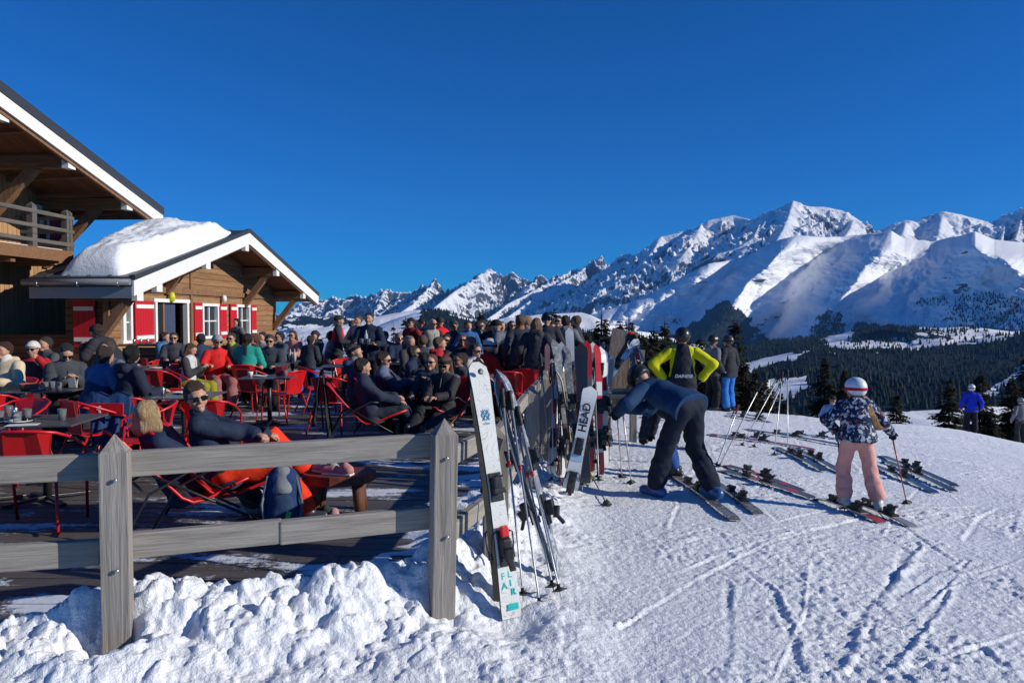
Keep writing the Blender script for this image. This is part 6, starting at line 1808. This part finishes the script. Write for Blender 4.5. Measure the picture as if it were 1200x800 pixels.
sitter('person in dark blue low behind the reading man', 480, 12.6, -100, None, top=(.02,.035,.07), hair=(.04,.03,.025), group=TG, pz=.42)
sitter('person in black at the table behind the waiter', 446, 16.4, 160, None, top=(.02,.02,.025), hair=(.05,.035,.03), group=TG)
sitter('person in a black jacket between the two loungers in the centre', 488, 11.8, 60, None, pose='lounge', lean=-.3, top=(.018,.018,.022), hair=(.03,.025,.02), group=TG, glasses=False)
sitter('person in dark grey seated right of the long haired woman', 534, 11.4, 120, None, pose='lounge', lean=-.2, top=(.03,.032,.036), hair=(.04,.03,.025), group=TG)
# more of the crowd, mostly heads and shoulders between the others
MORE = [(452,17.6,170,'sit','person in a wine red jacket behind the left group of caps',(.42,.03,.05),'beanie'),(476,13.8,-120,'sit','person in charcoal with a hood at the table behind the reading man',(.05,.05,.055),None),
 (497,14.0,30,'sit','person with dark hair seen from behind in front of the bald man',(.025,.03,.045),None),(510,13.0,-90,'sit','person in a red sweater turned right below the bald man',(.40,.02,.025),None),
 (533,16.2,160,'stand','person in black standing right of the bright red jacket',(.02,.02,.025),'cap'),(548,16.0,200,'stand','person in dark blue standing left of the person half turned',(.03,.12,.32),None),
 (556,13.6,100,'sit','person with tied dark hair in the centre of the crowd',(.03,.03,.035),None),(586,15.6,-150,'stand','person in black left of the leaning man',(.018,.018,.022),None),
 (541,12.8,-60,'lounge','person in black lying back behind the red chair in the centre',(.02,.02,.025),None),(590,14.8,170,'sit','person in dark sunglasses behind the high red lounger',(.03,.032,.04),None),
 (412,18.4,-100,'stand','person in black right of the red vest',(.02,.02,.025),None),(372,18.6,150,'sit','person in a dark cap left of the red vest',(.03,.035,.04),'cap'),
 (310,17.2,160,'sit','person in grey at the back by the chalet wall',(.42,.40,.37),None),(648,17.6,150,'stand','person in charcoal behind the black helmet',(.05,.05,.06),'beanie'),(668,17.0,170,'stand','person in navy behind the white ski tip',(.02,.03,.06),None),
 (190,17.0,-100,'sit','person in dark blue by the doorway counter',(.06,.16,.32),None),(565,17.8,180,'stand','tall person in black at the very back of the crowd',(.018,.018,.022),'beanie'),(599,17.2,200,'stand','person in dark green at the back right of the tall person',(.03,.20,.12),None)]
for px, d, r_, ps, lab, c, h in MORE:
    person(lab, px=px, d=d, rz=R(r_), pose=ps, top=c, hat=h, hatc=(.03,.03,.035), hair=random.Random(px).choice([(.05,.032,.022),(.30,.19,.10),(.16,.09,.05),(.22,.2,.18)]), hairstyle=random.Random(px+1).choice(['short','short','bob','curly','pony']), glasses=bool(px % 2), group=TG, height=1.62 if ps == 'stand' else 1.72, vox=.018)
# foreground pair
sitter('blonde woman in a dark jacket lying back in the nearest lounger', 207, 5.98, -52, None, pose='lounge', lean=-.48, top=(.018,.030,.070), bottom=(.045,.05,.055), hair=BLOND, hairstyle='bigbob', glasses=False, head=(.75,.0), hands=[(-.1,.26,.16),(.12,.28,.16)], feet=[(-.10,.66,.10),(.16,.60,.10)], height=1.66, vox=.0075, boots=(.30,.30,.31), group='pair in the nearest loungers', pz=.35)
man = sitter('young man in sunglasses and orange trousers holding a phone in a lounger', 263, 6.1, -76, None, pose='lounge', lean=-.46, top=(.020,.032,.062), bottom=(.80,.045,.012), hair=(.09,.045,.025), hairstyle='curly', glasses=True, head=(-1.15,-.10), hands=[(.16,.30,.30),(-.0,.33,.28)], feet=[(-.14,.64,.36),(.20,.66,.10)], knees=[(-.1,.2,1),(.12,1,.4)], vox=.0065, ski_boots=False, boots=(.05,.05,.06), elbows=[(-.6,-.4,-.5),(.5,-.4,-.6)], group='pair in the nearest loungers', pz=.42, curl=.75, wide=1.05)
I = P_INFO['young man in sunglasses and orange trousers holding a phone in a lounger']
hp_ = (I['wr'][0]+I['wr'][1])/2+V3(.0,.06,.07)
ph = MB(); ph.box((0,0,0), (.072,.009,.145), None, .004); pho = ph.build('phone', M['black_plastic']); pho.matrix_world = man.matrix_basis @ Matrix.Translation(Vector(hp_)) @ Matrix.Rotation(-.6, 4, 'X')
tag(pho, 'black phone held in both hands by the man with orange trousers', 'phone')
# jacket logo: two small crossing arcs in white on the chest
lg = MB(); c = I['chest']+I['up']*.08+I['fw']*.135+I['rt']*.03
for sgn in (1, -1):
    pts = [Vector(c+I['rt']*x+I['up']*(sgn*(.010-.030*(x/.03)**2*.5))) for x in np.linspace(-.03, .03, 7)]
    lg.tube(pts, .004, 5)
lgo = lg.build('chest_logo', M['white_ink'], man)
# ------------------------------------------------------------------ on the piste
def hit(px, py):
    z = 0.0
    for _ in range(25):
        p = ground_at(px, py, z); z = .5*z+.5*gz(p.x, p.y)
    p = ground_at(px, py, z); return Vector((p.x, p.y, gz(p.x, p.y)))
def onp(px, d, **k):
    p = at(px, 400, d); return (p.x, d, gz(p.x, d)+.004)
PG = 'skiers on the piste'
bx0 = onp(806, 7.35)
person('man in a dark blue jacket bending down over his skis with both poles', loc=bx0, d=7.35, rz=R(38), pose='bend', lean=1.22, top=(.012,.045,.115), bottom=(.012,.016,.032), hat='helmet', hatc=(.02,.02,.022), goggles=(.02,.02,.02), pz=.90,
       feet=[(-.17,.25,.09),(.12,-.22,.13)], hands=[(-.32,.60,-.08),(-.16,.64,-.06)], elbows=[(-.8,-.1,-.4),(.6,.1,-.7)], gloves=(.015,.015,.018), boots=(.02,.09,.26), vox=.0085, height=1.80, group=PG, head=(0,-.55), hem=-.06, fat=1.10, knees=[(-.3,1,0),(.3,1,0)])
person('child in blue trousers crouching behind the bending man', loc=onp(796, 8.6), d=8.6, rz=R(60), pose='bend', lean=1.0, height=1.35, top=(.02,.03,.05), bottom=(.02,.07,.24), hat='helmet', hatc=(.02,.02,.02), vox=.010, boots=BLACK, gloves=BLACK, group=PG)
yl = cloth((.66,.62,.01))
t = NT('panelled_fabric'); s3 = t.sep(t.co()); ax_ = t.math('ABSOLUTE', s3[0]); lim = t.math('ADD', t.math('MULTIPLY', t.math('SUBTRACT', 1.50, s3[2]), .20), .085)
fq = t.math('MULTIPLY', t.math('GREATER_THAN', ax_, lim), t.math('GREATER_THAN', s3[2], 1.05))
nz_ = t.noise(t._tc.outputs['Object'], 14, 4, .6)
M['yellow_black'] = t.out(t.mix(fq, (.022,.025,.032), (.66,.62,.01)), .75, t.bump(nz_, .35, .02), spec=.2)

yj = person('man in a yellow and black jacket and black helmet with hands on his hips', loc=onp(800, 10.7), d=8.9, rz=R(-8), pose='stand', topmat=M['yellow_black'], sleeve=yl, bottom=(.02,.022,.03), hat='helmet', hatc=(.015,.015,.017), goggles=(.05,.05,.05), hands=[(-.27,-.0,.08),(.27,.0,.08)], elbows=[(-1,-.3,.05),(1,-.3,.05)], gloves=BLACK, vox=.010, height=1.77, wide=1.08, group=PG, hem=-.16, fat=1.05)
I = P_INFO['man in a yellow and black jacket and black helmet with hands on his hips']
# yellow shoulder panels and the lettering across the lower back
tp = I['chest']-I['up']*.19-I['fw']*.184
text_part('DAINESE', .062, tuple(tp), (math.pi/2-.03, 0, 0), M['white_ink'], yj, .016, shear=.25, bold=.02)
person('person in a black puffer jacket and black trousers turned to a companion', loc=onp(834, 17.0), d=14, rz=R(-70), pose='stand', top=(.022,.024,.030), bottom=(.012,.014,.02), hat='helmet', hatc=(.02,.02,.02), puffy=True, height=1.74, group=PG, hands=[(-.2,.1,-.02),(.2,.15,.0)], vox=.013)
person('person in a black puffer jacket and bright blue trousers', loc=onp(855, 17.0), d=14, rz=R(35), pose='stand', top=(.016,.017,.022), bottom=(.03,.17,.50), hat='helmet', hatc=(.07,.05,.04), puffy=True, height=1.76, group=PG, vox=.013, hands=[(-.2,.2,.0),(.25,.05,-.08)])
# the girl
t = NT('patterned_fabric'); v = t.co('Object', (1,1,1)); vo = t.n.new('ShaderNodeTexVoronoi'); vo.inputs['Scale'].default_value = 34; t.l.new(v, vo.inputs['Vector'])
nn_ = t.noise(v, 30, 3, .6)
sp = t.sep(vo.outputs['Color']); col = t.ramp(sp[0], [(0,(.010,.022,.060)), (.45,(.012,.03,.085)), (.47,(.50,.54,.60)), (.72,(.12,.17,.28)), (.80,(.62,.62,.64)), (.93,(.30,.09,.06))], 'CONSTANT')
col = t.mix(t.ramp(nn_, [(.50,0), (.56,1)]), col, (.012,.025,.07))
M['pattern'] = t.out(col, .75, spec=.2)
gx, gy, gz_ = onp(1006, 7.12)
girl = person('girl in a white helmet, patterned jacket and pink trousers on short skis', loc=(gx, gy, gz_+.02), d=6.8, rz=R(-6), pose='stand', topmat=M['pattern'], bottom=(.72,.34,.29), hat='helmet', hatc=(.72,.74,.76), goggles=(.50,.012,.03), hair=(.42,.20,.085), hairstyle='none', height=1.26, vox=.0068, gloves=(.03,.03,.035), boots=(.55,.54,.50), hood=True,
       hands=[(-.235,.14,.10),(.50,.20,.08)], elbows=[(-.9,-.3,-.3),(.4,-.5,-.6)], head=(.35,0), group=PG, hem=-.03, fat=1.22, feet=[(-.13,.02,.09),(.24,-.12,.09)], lean=.06)
I = IG = P_INFO["girl in a white helmet, patterned jacket and pink trousers on short skis"]
hh = hairm((.50,.24,.09)); a0 = I['head']+V3(.065,-.055,-.07); 
lg = [seg(a0+V3(q*.012, -.006*abs(q), 0), a0+V3(.055+q*.022, -.045, -.16), .018, .017, .005) for q in (-1,-.5,0,.5,1)]+[seg(a0+V3(.055+q*.022, -.045, -.16), a0+V3(.125+q*.03, -.045, -.30), .017, .004, .004) for q in (-1,-.5,0,.5,1)]
grow('hair', [(lg, [])], .006, hh, girl, noise=.004)
pb = person('distant skier in a bright blue jacket and white helmet', loc=onp(1140, 25.5), d=18, rz=R(-25), pose='stand', top=(.015,.04,.50), bottom=(.015,.016,.02), hat='helmet', hatc=(.65,.65,.65), height=1.76, group=PG, vox=.018)
person('distant skier in a light blue jacket below the snow edge', loc=onp(977, 20.6), d=18, rz=R(150), pose='stand', top=(.16,.30,.55), bottom=(.05,.05,.06), hat='beanie', hatc=BLACK, hairstyle='none', height=1.74, group=PG, vox=.016)
person('distant dark figure at the right edge of the piste', loc=onp(1199, 26.5), d=18, rz=R(0), pose='stand', top=(.03,.03,.035), hat='helmet', hatc=(.3,.3,.3), height=1.7, group=PG, vox=.018)

# ---- skis and poles standing by the fence
def stand(r, b, t_, face=(0,-1,0)):
    orient(r, at(*b), at(*t_), face); return r
def L_of(b, t_): return (at(*b)-at(*t_)).length
# the white pair
b, t_ = (600,724,4.08), (559,419,4.30)
face = (.42,-1,.15)
sk = make_ski('white ski with a contour pattern and teal lettering leaning on the fence', L_of(b, t_), .132, white_ski, None, plain((.05,.05,.05), .4), True, .60)
stand(sk, b, t_, face); Ls = L_of(b, t_)
f_ = -.0245
def on_ski(body, z, size, mat, x=0, bold=0, nm='lettering', yy=-.0172):
    return text_part(body, size, (x, yy, z), (math.pi/2, 0, 0), mat, sk, .0006, name=nm, bold=bold)
on_ski('F', .235, .052, M['teal_ink'], -.026, .01); on_ski('L', .240, .052, M['teal_ink'], .014, .01); on_ski('A', .182, .052, M['teal_ink'], -.024, .01); on_ski('I', .192, .050, M['teal_ink'], .014, .01); on_ski('R', .143, .052, M['teal_ink'], .026, .01)
m = MB(); m.box((.012,-.0165,.065), (.062,.0012,.034)); m.build('teal_bar', M['teal_ink'], sk)
m = MB()
for q in (-1, 1):
    m.bar((q*.020,-.0212,1.245), (q*.002,-.0212,1.215), .005, .0012, up=(0,1,0)); m.bar((q*.020,-.0212,1.185), (q*.002,-.0212,1.215), .005, .0012, up=(0,1,0)); m.bar((q*.004,-.0212,1.245), (q*.024,-.0212,1.215), .005, .0012, up=(0,1,0)); m.bar((q*.004,-.0212,1.185), (q*.024,-.0212,1.215), .005, .0012, up=(0,1,0))
lo_ = m.build('logo', M['blue_ink'], sk); lo_.location.z = Ls-1.55+.0
on_ski('V\u00d6LKL', Ls-1.55+1.165, .014, M['blue_ink'], yy=-.0212)
m = MB(); m.lathe([(.018,-.001),(.0,.001)], n=14, M=Matrix.Translation((0,-.030,Ls-.085)) @ Matrix.Rotation(math.pi/2, 4, 'X')); m.build('tip_badge', plain((.30,.31,.32), .4, .3), sk)
m = MB(); m.box((0,-.062,.485), (.045,.04,.06), None, .008); m.build('red_lever', plain((.65,.02,.02), .4), sk)
sk2 = make_ski('second white ski of the pair, showing only its dark edge and brakes', Ls+.02, .136, white_ski, M['black_plastic'], plain((.03,.03,.03), .4), True, .60)
stand(sk2, (594,722,4.18), (556,416,4.375), (-.42,1,-.15))
# dark silver pair, seen almost edge on
silver = ski_mat((.20,.21,.23), (.45,.46,.48), .3, 'flecks')
for i, (b, t_, fc, lab) in enumerate([((657,676,4.75),(589,430,5.0),(1,-.35,0),'dark silver ski seen edge on right of the white pair'),((648,668,4.8),(577,436,5.02),(-1,.3,0),'grey blue ski crossing behind the dark silver one')]):
    stand(make_ski(lab, L_of(b, t_), .118, silver, M['black_plastic'], M['steel'], True, .68), b, t_, fc)
for (b, t_, bd, lab) in [((614,707,4.30),(588,455,4.75),(.55,.02,.02),'leftmost thin pole with a red band beside the white ski'),((634,719,4.22),(597,458,4.75),(.55,.02,.02),'pole whose star basket stands nearest the camera'),
                     ((650,697,4.45),(601,480,4.85),(.55,.02,.02),'grey pole right of the two red banded poles'),((658,702,4.42),(606,476,4.85),(.55,.02,.02),'rightmost grey pole of the leaning four')]:
    stand(make_pole(lab, L_of(b, t_), (.42,.43,.45), band=bd, group='poles leaning beside the white ski'), b, t_, (1,-.5,0))
# second group with the white child's ski
HG = 'skis standing in the snow along the fence'
kid = ski_mat((.72,.73,.74), (.55,.57,.58), .3)
b, t_ = (668,573,6.9), (693,452,7.05)
hk_ = make_ski('short white ski with black lettering leaning in front of the dark skis', L_of(b, t_), .165, kid, None, M['black_plastic'], True, .38, HG); stand(hk_, b, t_, (-.05,-1,.1))
LL = L_of(b, t_)
o = text_part('HEAD', .105, (0,-.0242,LL*.69), (math.pi/2, -math.pi/2, 0), M['black_ink'], hk_, .0006, bold=.02)
m = MB(); m.box((0,-.024,LL*.30), (.11,.001,.06)); m.build('blue_label', plain((.35,.5,.65), .5), hk_)
SK = [((684,566,7.1),(681,401,7.35),.145,(.035,.037,.042),None,'plain',(-.1,-1,0),'broad black ski with a rounded tip and a white strap'),
 ((668,548,7.3),(650,396,7.5),.10,(.16,.17,.18),(.28,.29,.30),'flecks',(.4,-1,0),'tall grey ski nearest the fence post'),
 ((676,545,7.6),(663,404,7.8),.10,(.14,.145,.155),(.26,.27,.29),'flecks',(.2,-1,0),'grey ski just right of the tall grey ski'),
 ((672,560,7.2),(656,432,7.3),.05,(.55,.45,.38),(.35,.3,.28),'plain',(1,-.3,0),'narrow beige ski seen edge on'),
 ((674,520,8.8),(667,383,9.0),.115,(.68,.68,.68),None,'plain',(0,-1,0),'white ski tip standing highest behind the grey skis'),
 ((692,552,7.5),(688,398,7.7),.10,(.42,.015,.02),(.1,.1,.1),'bands',(.1,-1,0),'red tipped ski behind the broad black ski'),
 ((704,556,7.6),(700,402,7.8),.085,(.55,.03,.03),(.72,.70,.68),'bands',(.3,-1,0),'red and white banded ski'),
 ((709,548,7.8),(706,405,8.0),.095,(.70,.70,.70),(.50,.02,.02),'bands',(.5,-1,0),'white and red ski right of the banded one'),
 ((707,520,8.6),(709,408,8.8),.09,(.10,.22,.38),(.65,.65,.66),'bands',(.3,-1,0),'blue and white ski at the right of the row'),
 ((662,556,7.4),(654,420,7.6),.10,(.65,.64,.62),(.45,.06,.05),'bands',(.7,-.8,0),'white ski with red specks leaning left'),
 ((690,505,8.9),(696,400,9.1),.11,(.50,.50,.50),(.12,.12,.13),'bands',(.2,-1,0),'grey banded ski in the second line'),
 ((697,520,8.5),(692,420,8.8),.11,(.05,.05,.055),(.3,.3,.3),'flecks',(.2,-1,0),'black flecked ski behind the red ones'),
 ((676,530,8.0),(672,425,8.3),.11,(.30,.06,.06),(.3,.3,.3),'flecks',(-.2,-1,0),'dark red flecked ski low in the second line')]
for b, t_, w, c, c2, kd, fc, lab in SK:
    stand(make_ski(lab, L_of(b, t_), w, ski_mat(c, c2, .3, kd), None, M['black_plastic'], True, .62, HG), b, t_, fc)
rq = random.Random(21)
POSN = ['first','second','third','fourth','fifth','sixth','seventh','eighth','ninth','tenth','eleventh','twelfth','thirteenth','fourteenth','fifteenth','sixteenth']
for i in range(16):
    px = 640+i*4.6+rq.uniform(-2, 2); d = rq.uniform(7.9, 10.6); tx = px+rq.uniform(-16, 14)
    b = (px, 370+867*1.72/d-rq.uniform(0, 10), d); t_ = (tx, rq.uniform(395, 425), d+.25)
    c = rq.choice([(.06,.06,.065),(.55,.55,.54),(.45,.03,.03),(.12,.13,.15),(.10,.2,.35),(.6,.58,.5)]); c2 = rq.choice([(.5,.5,.5),(.08,.08,.09),(.5,.05,.04)])
    stand(make_ski(POSN[i]+' ski from the left in the tangled rear row beyond the front skis', L_of(b, t_), rq.choice([.08,.10,.11]), ski_mat(c, c2, .3, rq.choice(['bands','flecks','plain'])), None, M['black_plastic'], True, .6, HG), b, t_, (rq.uniform(-1,1),-.7,0))
for i in range(12):
    px = 636+i*6.5+rq.uniform(-2, 2); d = rq.uniform(7.2, 9.6); tx = px+rq.uniform(-14, 14)
    b = (px, 370+867*1.70/d, d); t_ = (tx, b[1]-1.22*867/d, d+.2)
    stand(make_pole(POSN[i]+' pole from the left among the rear row of skis', L_of(b, t_), rq.choice([(.6,.6,.6),(.1,.1,.1),(.5,.05,.05),(.4,.4,.42)]), group='poles standing along the fence'), b, t_, (1,-.5,0))
for (b, t_, c, lab) in [((648,551,7.4),(647,425,7.6),(.6,.6,.6),'left pole of the silver pair beside the grey skis'),((652,546,7.5),(653,428,7.6),(.6,.6,.6),'right pole of the silver pair beside the grey skis'),
   ((702,569,7.1),(697,450,7.4),(.35,.36,.38),'pole standing right of the short white ski'),((706,533,8.0),(702,430,8.2),(.10,.10,.11),'black pole among the red skis'),((699,548,7.5),(690,440,7.8),(.3,.3,.32),'thin grey pole behind the short white ski'),
   ((664,540,7.6),(672,430,7.8),(.55,.5,.45),'beige pole between the grey skis')]:
    stand(make_pole(lab, L_of(b, t_), c, group='poles standing along the fence'), b, t_, (1,-.5,0))
def lie(r, p0, p1, lift=.012, roll=0):
    a = hit(*p0); b = hit(*p1); a.z += lift; b.z += lift
    orient(r, a, b, (math.sin(roll), 0, math.cos(roll))); return r, (b-a).length
def lie_len(p0, p1): return (hit(*p0)-hit(*p1)).length
r = make_pole('black and yellow pole lying in the snow beside the short white ski', lie_len((691,558),(712,596)), (.03,.03,.03), grip=(.55,.55,.05), basket=(.03,.03,.03)); lie(r, (712,596), (691,556), .03)
r = make_pole('dark pole lying behind the bending man', lie_len((738,500),(757,520)), (.05,.05,.055)); lie(r, (757,520), (740,500), .03)

# ---- ski rack of planks with skis leaning across it
rk = empty('ski_rack', at(726, 400, 11.2).to_2d().to_3d(), 0, 'grey wooden plank rack with skis leaning against it', 'ski rack')
rx, ry = rk.location.x, rk.location.y; rzg = gz(rx, ry); rk.location.z = rzg
def loc_(px, py, d): p = at(px, py, d); return (p.x-rx, p.y-ry, p.z-rzg)
for (b, t_, w) in [((711,478,11.1),(727,386,11.3),.24),((726,480,11.2),(738,388,11.4),.26),((737,482,11.3),(745,400,11.5),.12),((745,480,11.1),(752,410,11.4),.10),((703,470,11.4),(716,405,11.5),.12)]:
    m = MB(); m.bar(loc_(*b), loc_(*t_), .045, w, .006, up=(1,0,0)); m.build('plank', wood((.13,.10,.085), (.34,.28,.24), 'z', 1, .85, .6, name='rack_plank'), rk)
m = MB(); m.box(tuple(loc_(728,462,11.15)), (.52,.5,.06), None, .008); m.build('shelf', M['wood_weathered_x'], rk)
m = MB(); m.bar(loc_(703,460,11.0), loc_(755,458,11.0), .06, .10, .006); m.build('cross_beam', M['wood_weathered_x'], rk)
for px in (712, 742):
    m = MB(); p = loc_(px, 484, 11.2); q = loc_(px, 458, 11.2); m.bar((p[0],p[1],-.2), q, .10, .10, .006); m.build('rack_leg', M['wood_weathered'], rk)
RS = [((704,458,10.7),(748,396,10.9),.12,(.62,.66,.70),(.25,.30,.36),'flecks',(-.3,-1,.3),'white blue ski leaning diagonally across the rack'),((701,455,10.95),(744,392,11.1),.12,(.03,.03,.035),None,'plain',(.3,1,-.2),'black ski under the diagonal white blue one'),
  ((758,462,10.6),(742,400,10.9),.09,(.55,.03,.04),(.72,.70,.68),'bands',(.5,-1,0),'red and white ski at the right side of the rack'),((764,462,10.7),(748,404,10.9),.08,(.62,.50,.42),None,'plain',(.8,-.6,0),'narrow beige ski at the right side of the rack'),((716,476,10.6),(706,448,10.7),.08,(.10,.50,.15),(.6,.65,.6),'bands',(.2,-1,0),'short green and white ski at the foot of the rack'),((748,478,10.6),(738,398,10.9),.10,(.12,.12,.13),(.5,.5,.5),'bands',(.2,-1,0),'black and grey ski behind the hanging straps')]
for b, t_, w, c, c2, kd, fc, lab in RS:
    stand(make_ski(lab, L_of(b, t_), w, ski_mat(c, c2, .3, kd), None, M['black_plastic'], True, .5, 'skis leaning on the rack'), b, t_, fc)
p = at(739, 393, 11.3); gm = grow('hanging_glove', [([seg((0,0,0),(0,0,-.10),.06,.075,.03), seg((0,0,-.08),(.02,0,-.22),.06,.05,.03)], [])], .010, cloth((.55,.01,.015)), None, noise=.004); gm.location = p; tag(gm, 'red glove hung on top of the rack planks', 'glove')
# ---- poles stuck in the snow in the middle of the piste
PP = [((838,546),(866,474),(.55,.56,.58),(.55,.10,.06),'pole with a red grip leaning right, its tip left of the lying red ski'),((841,547),(893,448),(.5,.5,.5),(.03,.03,.03),'longer pole leaning far right from the same spot'),
      ((868,522),(914,440),(.62,.60,.56),(.02,.02,.02),'left pole leaning into the black bundle of grips'),((882,524),(918,446),(.62,.60,.56),(.02,.02,.02),'second pole leaning into the black bundle of grips'),
      ((907,534),(917,436),(.72,.71,.68),(.02,.02,.02),'white pole standing left in the upright pair'),((923,533),(923,434),(.72,.71,.68),(.02,.02,.02),'white pole standing right in the upright pair')]
for b, t_, c, gc, lab in PP:
    a = hit(*b); tt_ = at(t_[0], t_[1], a.y+ (.15 if b[0] > 860 else -.05)); a.z -= .03
    orient(make_pole(lab, (a-tt_).length, c, gc, group='ski poles planted in the snow'), a, tt_, (1,-.3,0))
b_ = hit(910, 498)
# ---- skis lying on the snow
LG = 'skis lying on the snow'
LS = [((953,585),(839,551),.11,(.10,.10,.11),(.55,.03,.02),'near ski of the black and red pair lying behind the bending man'),((940,577),(846,545),.11,(.08,.08,.09),(.50,.03,.02),'far ski of the black and red pair lying behind the bending man'),
  ((955,528),(824,509),.11,(.50,.03,.02),(.10,.10,.10),'long red ski lying beyond the planted poles'),((900,516),(828,511),.10,(.62,.60,.58),(.5,.05,.05),'white and red ski lying crosswise beyond the red pair'),
  ((993,524),(866,503),.11,(.03,.03,.035),None,'black ski lying farthest back beyond the planted poles'),((986,516),(902,508),.11,(.04,.12,.28),(.03,.03,.04),'blue tipped ski lying among the farthest skis'),
  ((966,553),(906,524),.11,(.03,.03,.035),(.12,.13,.14),'black ski lying left of the girl, nearest the upright poles'),((990,557),(930,526),.11,(.035,.035,.04),(.14,.15,.16),'black ski lying just left of the pink trousers'),
  ((1118,577),(1034,540),.11,(.03,.032,.036),(.12,.12,.13),'near black ski of the pair right of the girl'),((1120,571),(1030,534),.11,(.03,.032,.036),(.10,.11,.12),'far black ski of the pair right of the girl'),((1096,579),(1020,545),.11,(.05,.09,.18),(.03,.03,.03),'blue tipped black ski right of the pink trousers'),
  ((905,496),(845,487),.10,(.45,.46,.48),(.1,.1,.1),'grey ski lying at the feet of the couple'),((898,491),(850,484),.10,(.10,.10,.11),None,'dark ski lying at the feet of the couple'),((800,494),(745,489),.10,(.03,.03,.03),None,'dark ski lying behind the bending man near the rack')]
for p0, p1, w, c, c2, lab in LS:
    L = lie_len(p0, p1)
    lie(make_ski(lab, L, w, ski_mat(c, c2, .3, 'bands' if c2 and c2[0] > .3 else 'plain'), None, M['steel'], True, .74*min(1, L/1.6)+.1, LG), p0, p1, .022)
for p0, p1, lab in [((862,611),(786,556),'left ski under the foot of the bending man'),((889,604),(836,566),'right ski waiting beside the boot of the bending man')]:
    L = lie_len(p0, p1); lie(make_ski(lab, L, .115, ski_mat((.12,.11,.10), (.30,.28,.25), .3, 'flecks'), None, M['steel'], True, .55*L/1.5+.15, 'skis of the bending man'), p0, p1, .022)
girl_z = gz_+.014
for sx_, (fx_, fy_), lab in ((0, (-.13,.02), 'short ski with a red tip under the left boot of the girl'), (1, (.24,-.12), 'short ski under the right boot of the girl')):
    s_ = 1.26/1.74
    base_ = Vector((gx+fx_*s_, gy+fy_*s_, 0)); dv = Vector((-.20, 1, 0)).normalized() if sx_ == 0 else Vector((-.12,1,0)).normalized()
    a = base_-dv*.52; b = base_+dv*.52; a.z = gz(a.x, a.y)+.02; b.z = gz(b.x, b.y)+.02
    orient(make_ski(lab, 1.04, .10, ski_mat((.45,.05,.05) if sx_ == 0 else (.3,.3,.3), (.6,.6,.6), .3, 'bands'), None, M['steel'], True, .52*1.58/1.04, 'skis of the girl'), a, b, (0,0,1))
# poles in hands
def held(label, info, root, i, tip_px, c=(.3,.3,.31), gr=(.02,.02,.02), up_=.06):
    w = info['wr'][i]+nrm(info['wr'][i]-info['el'][i])*.055*(.75 if 'girl' in label else 1)
    wp = root.matrix_basis @ Vector(w)
    tp_ = hit(*tip_px); d = (wp-tp_).normalized(); topp = wp+d*up_; tp_ = tp_-d*.03
    orient(make_pole(label, (topp-tp_).length, c, gr, strap=False, group=None), tp_, topp, (1,-.3,0))
held('pole in the left hand of the girl', IG, girl, 0, (990,598), (.12,.10,.10)); held('pole with a red shaft in the right hand of the girl', IG, girl, 1, (1063,591), (.30,.08,.07))
Ib = P_INFO['man in a dark blue jacket bending down over his skis with both poles']
held('left pole planted by the bending man', Ib, Ib['root'], 0, (729,560), (.55,.50,.44)); held('right pole planted by the bending man', Ib, Ib['root'], 1, (740,567), (.55,.50,.44))
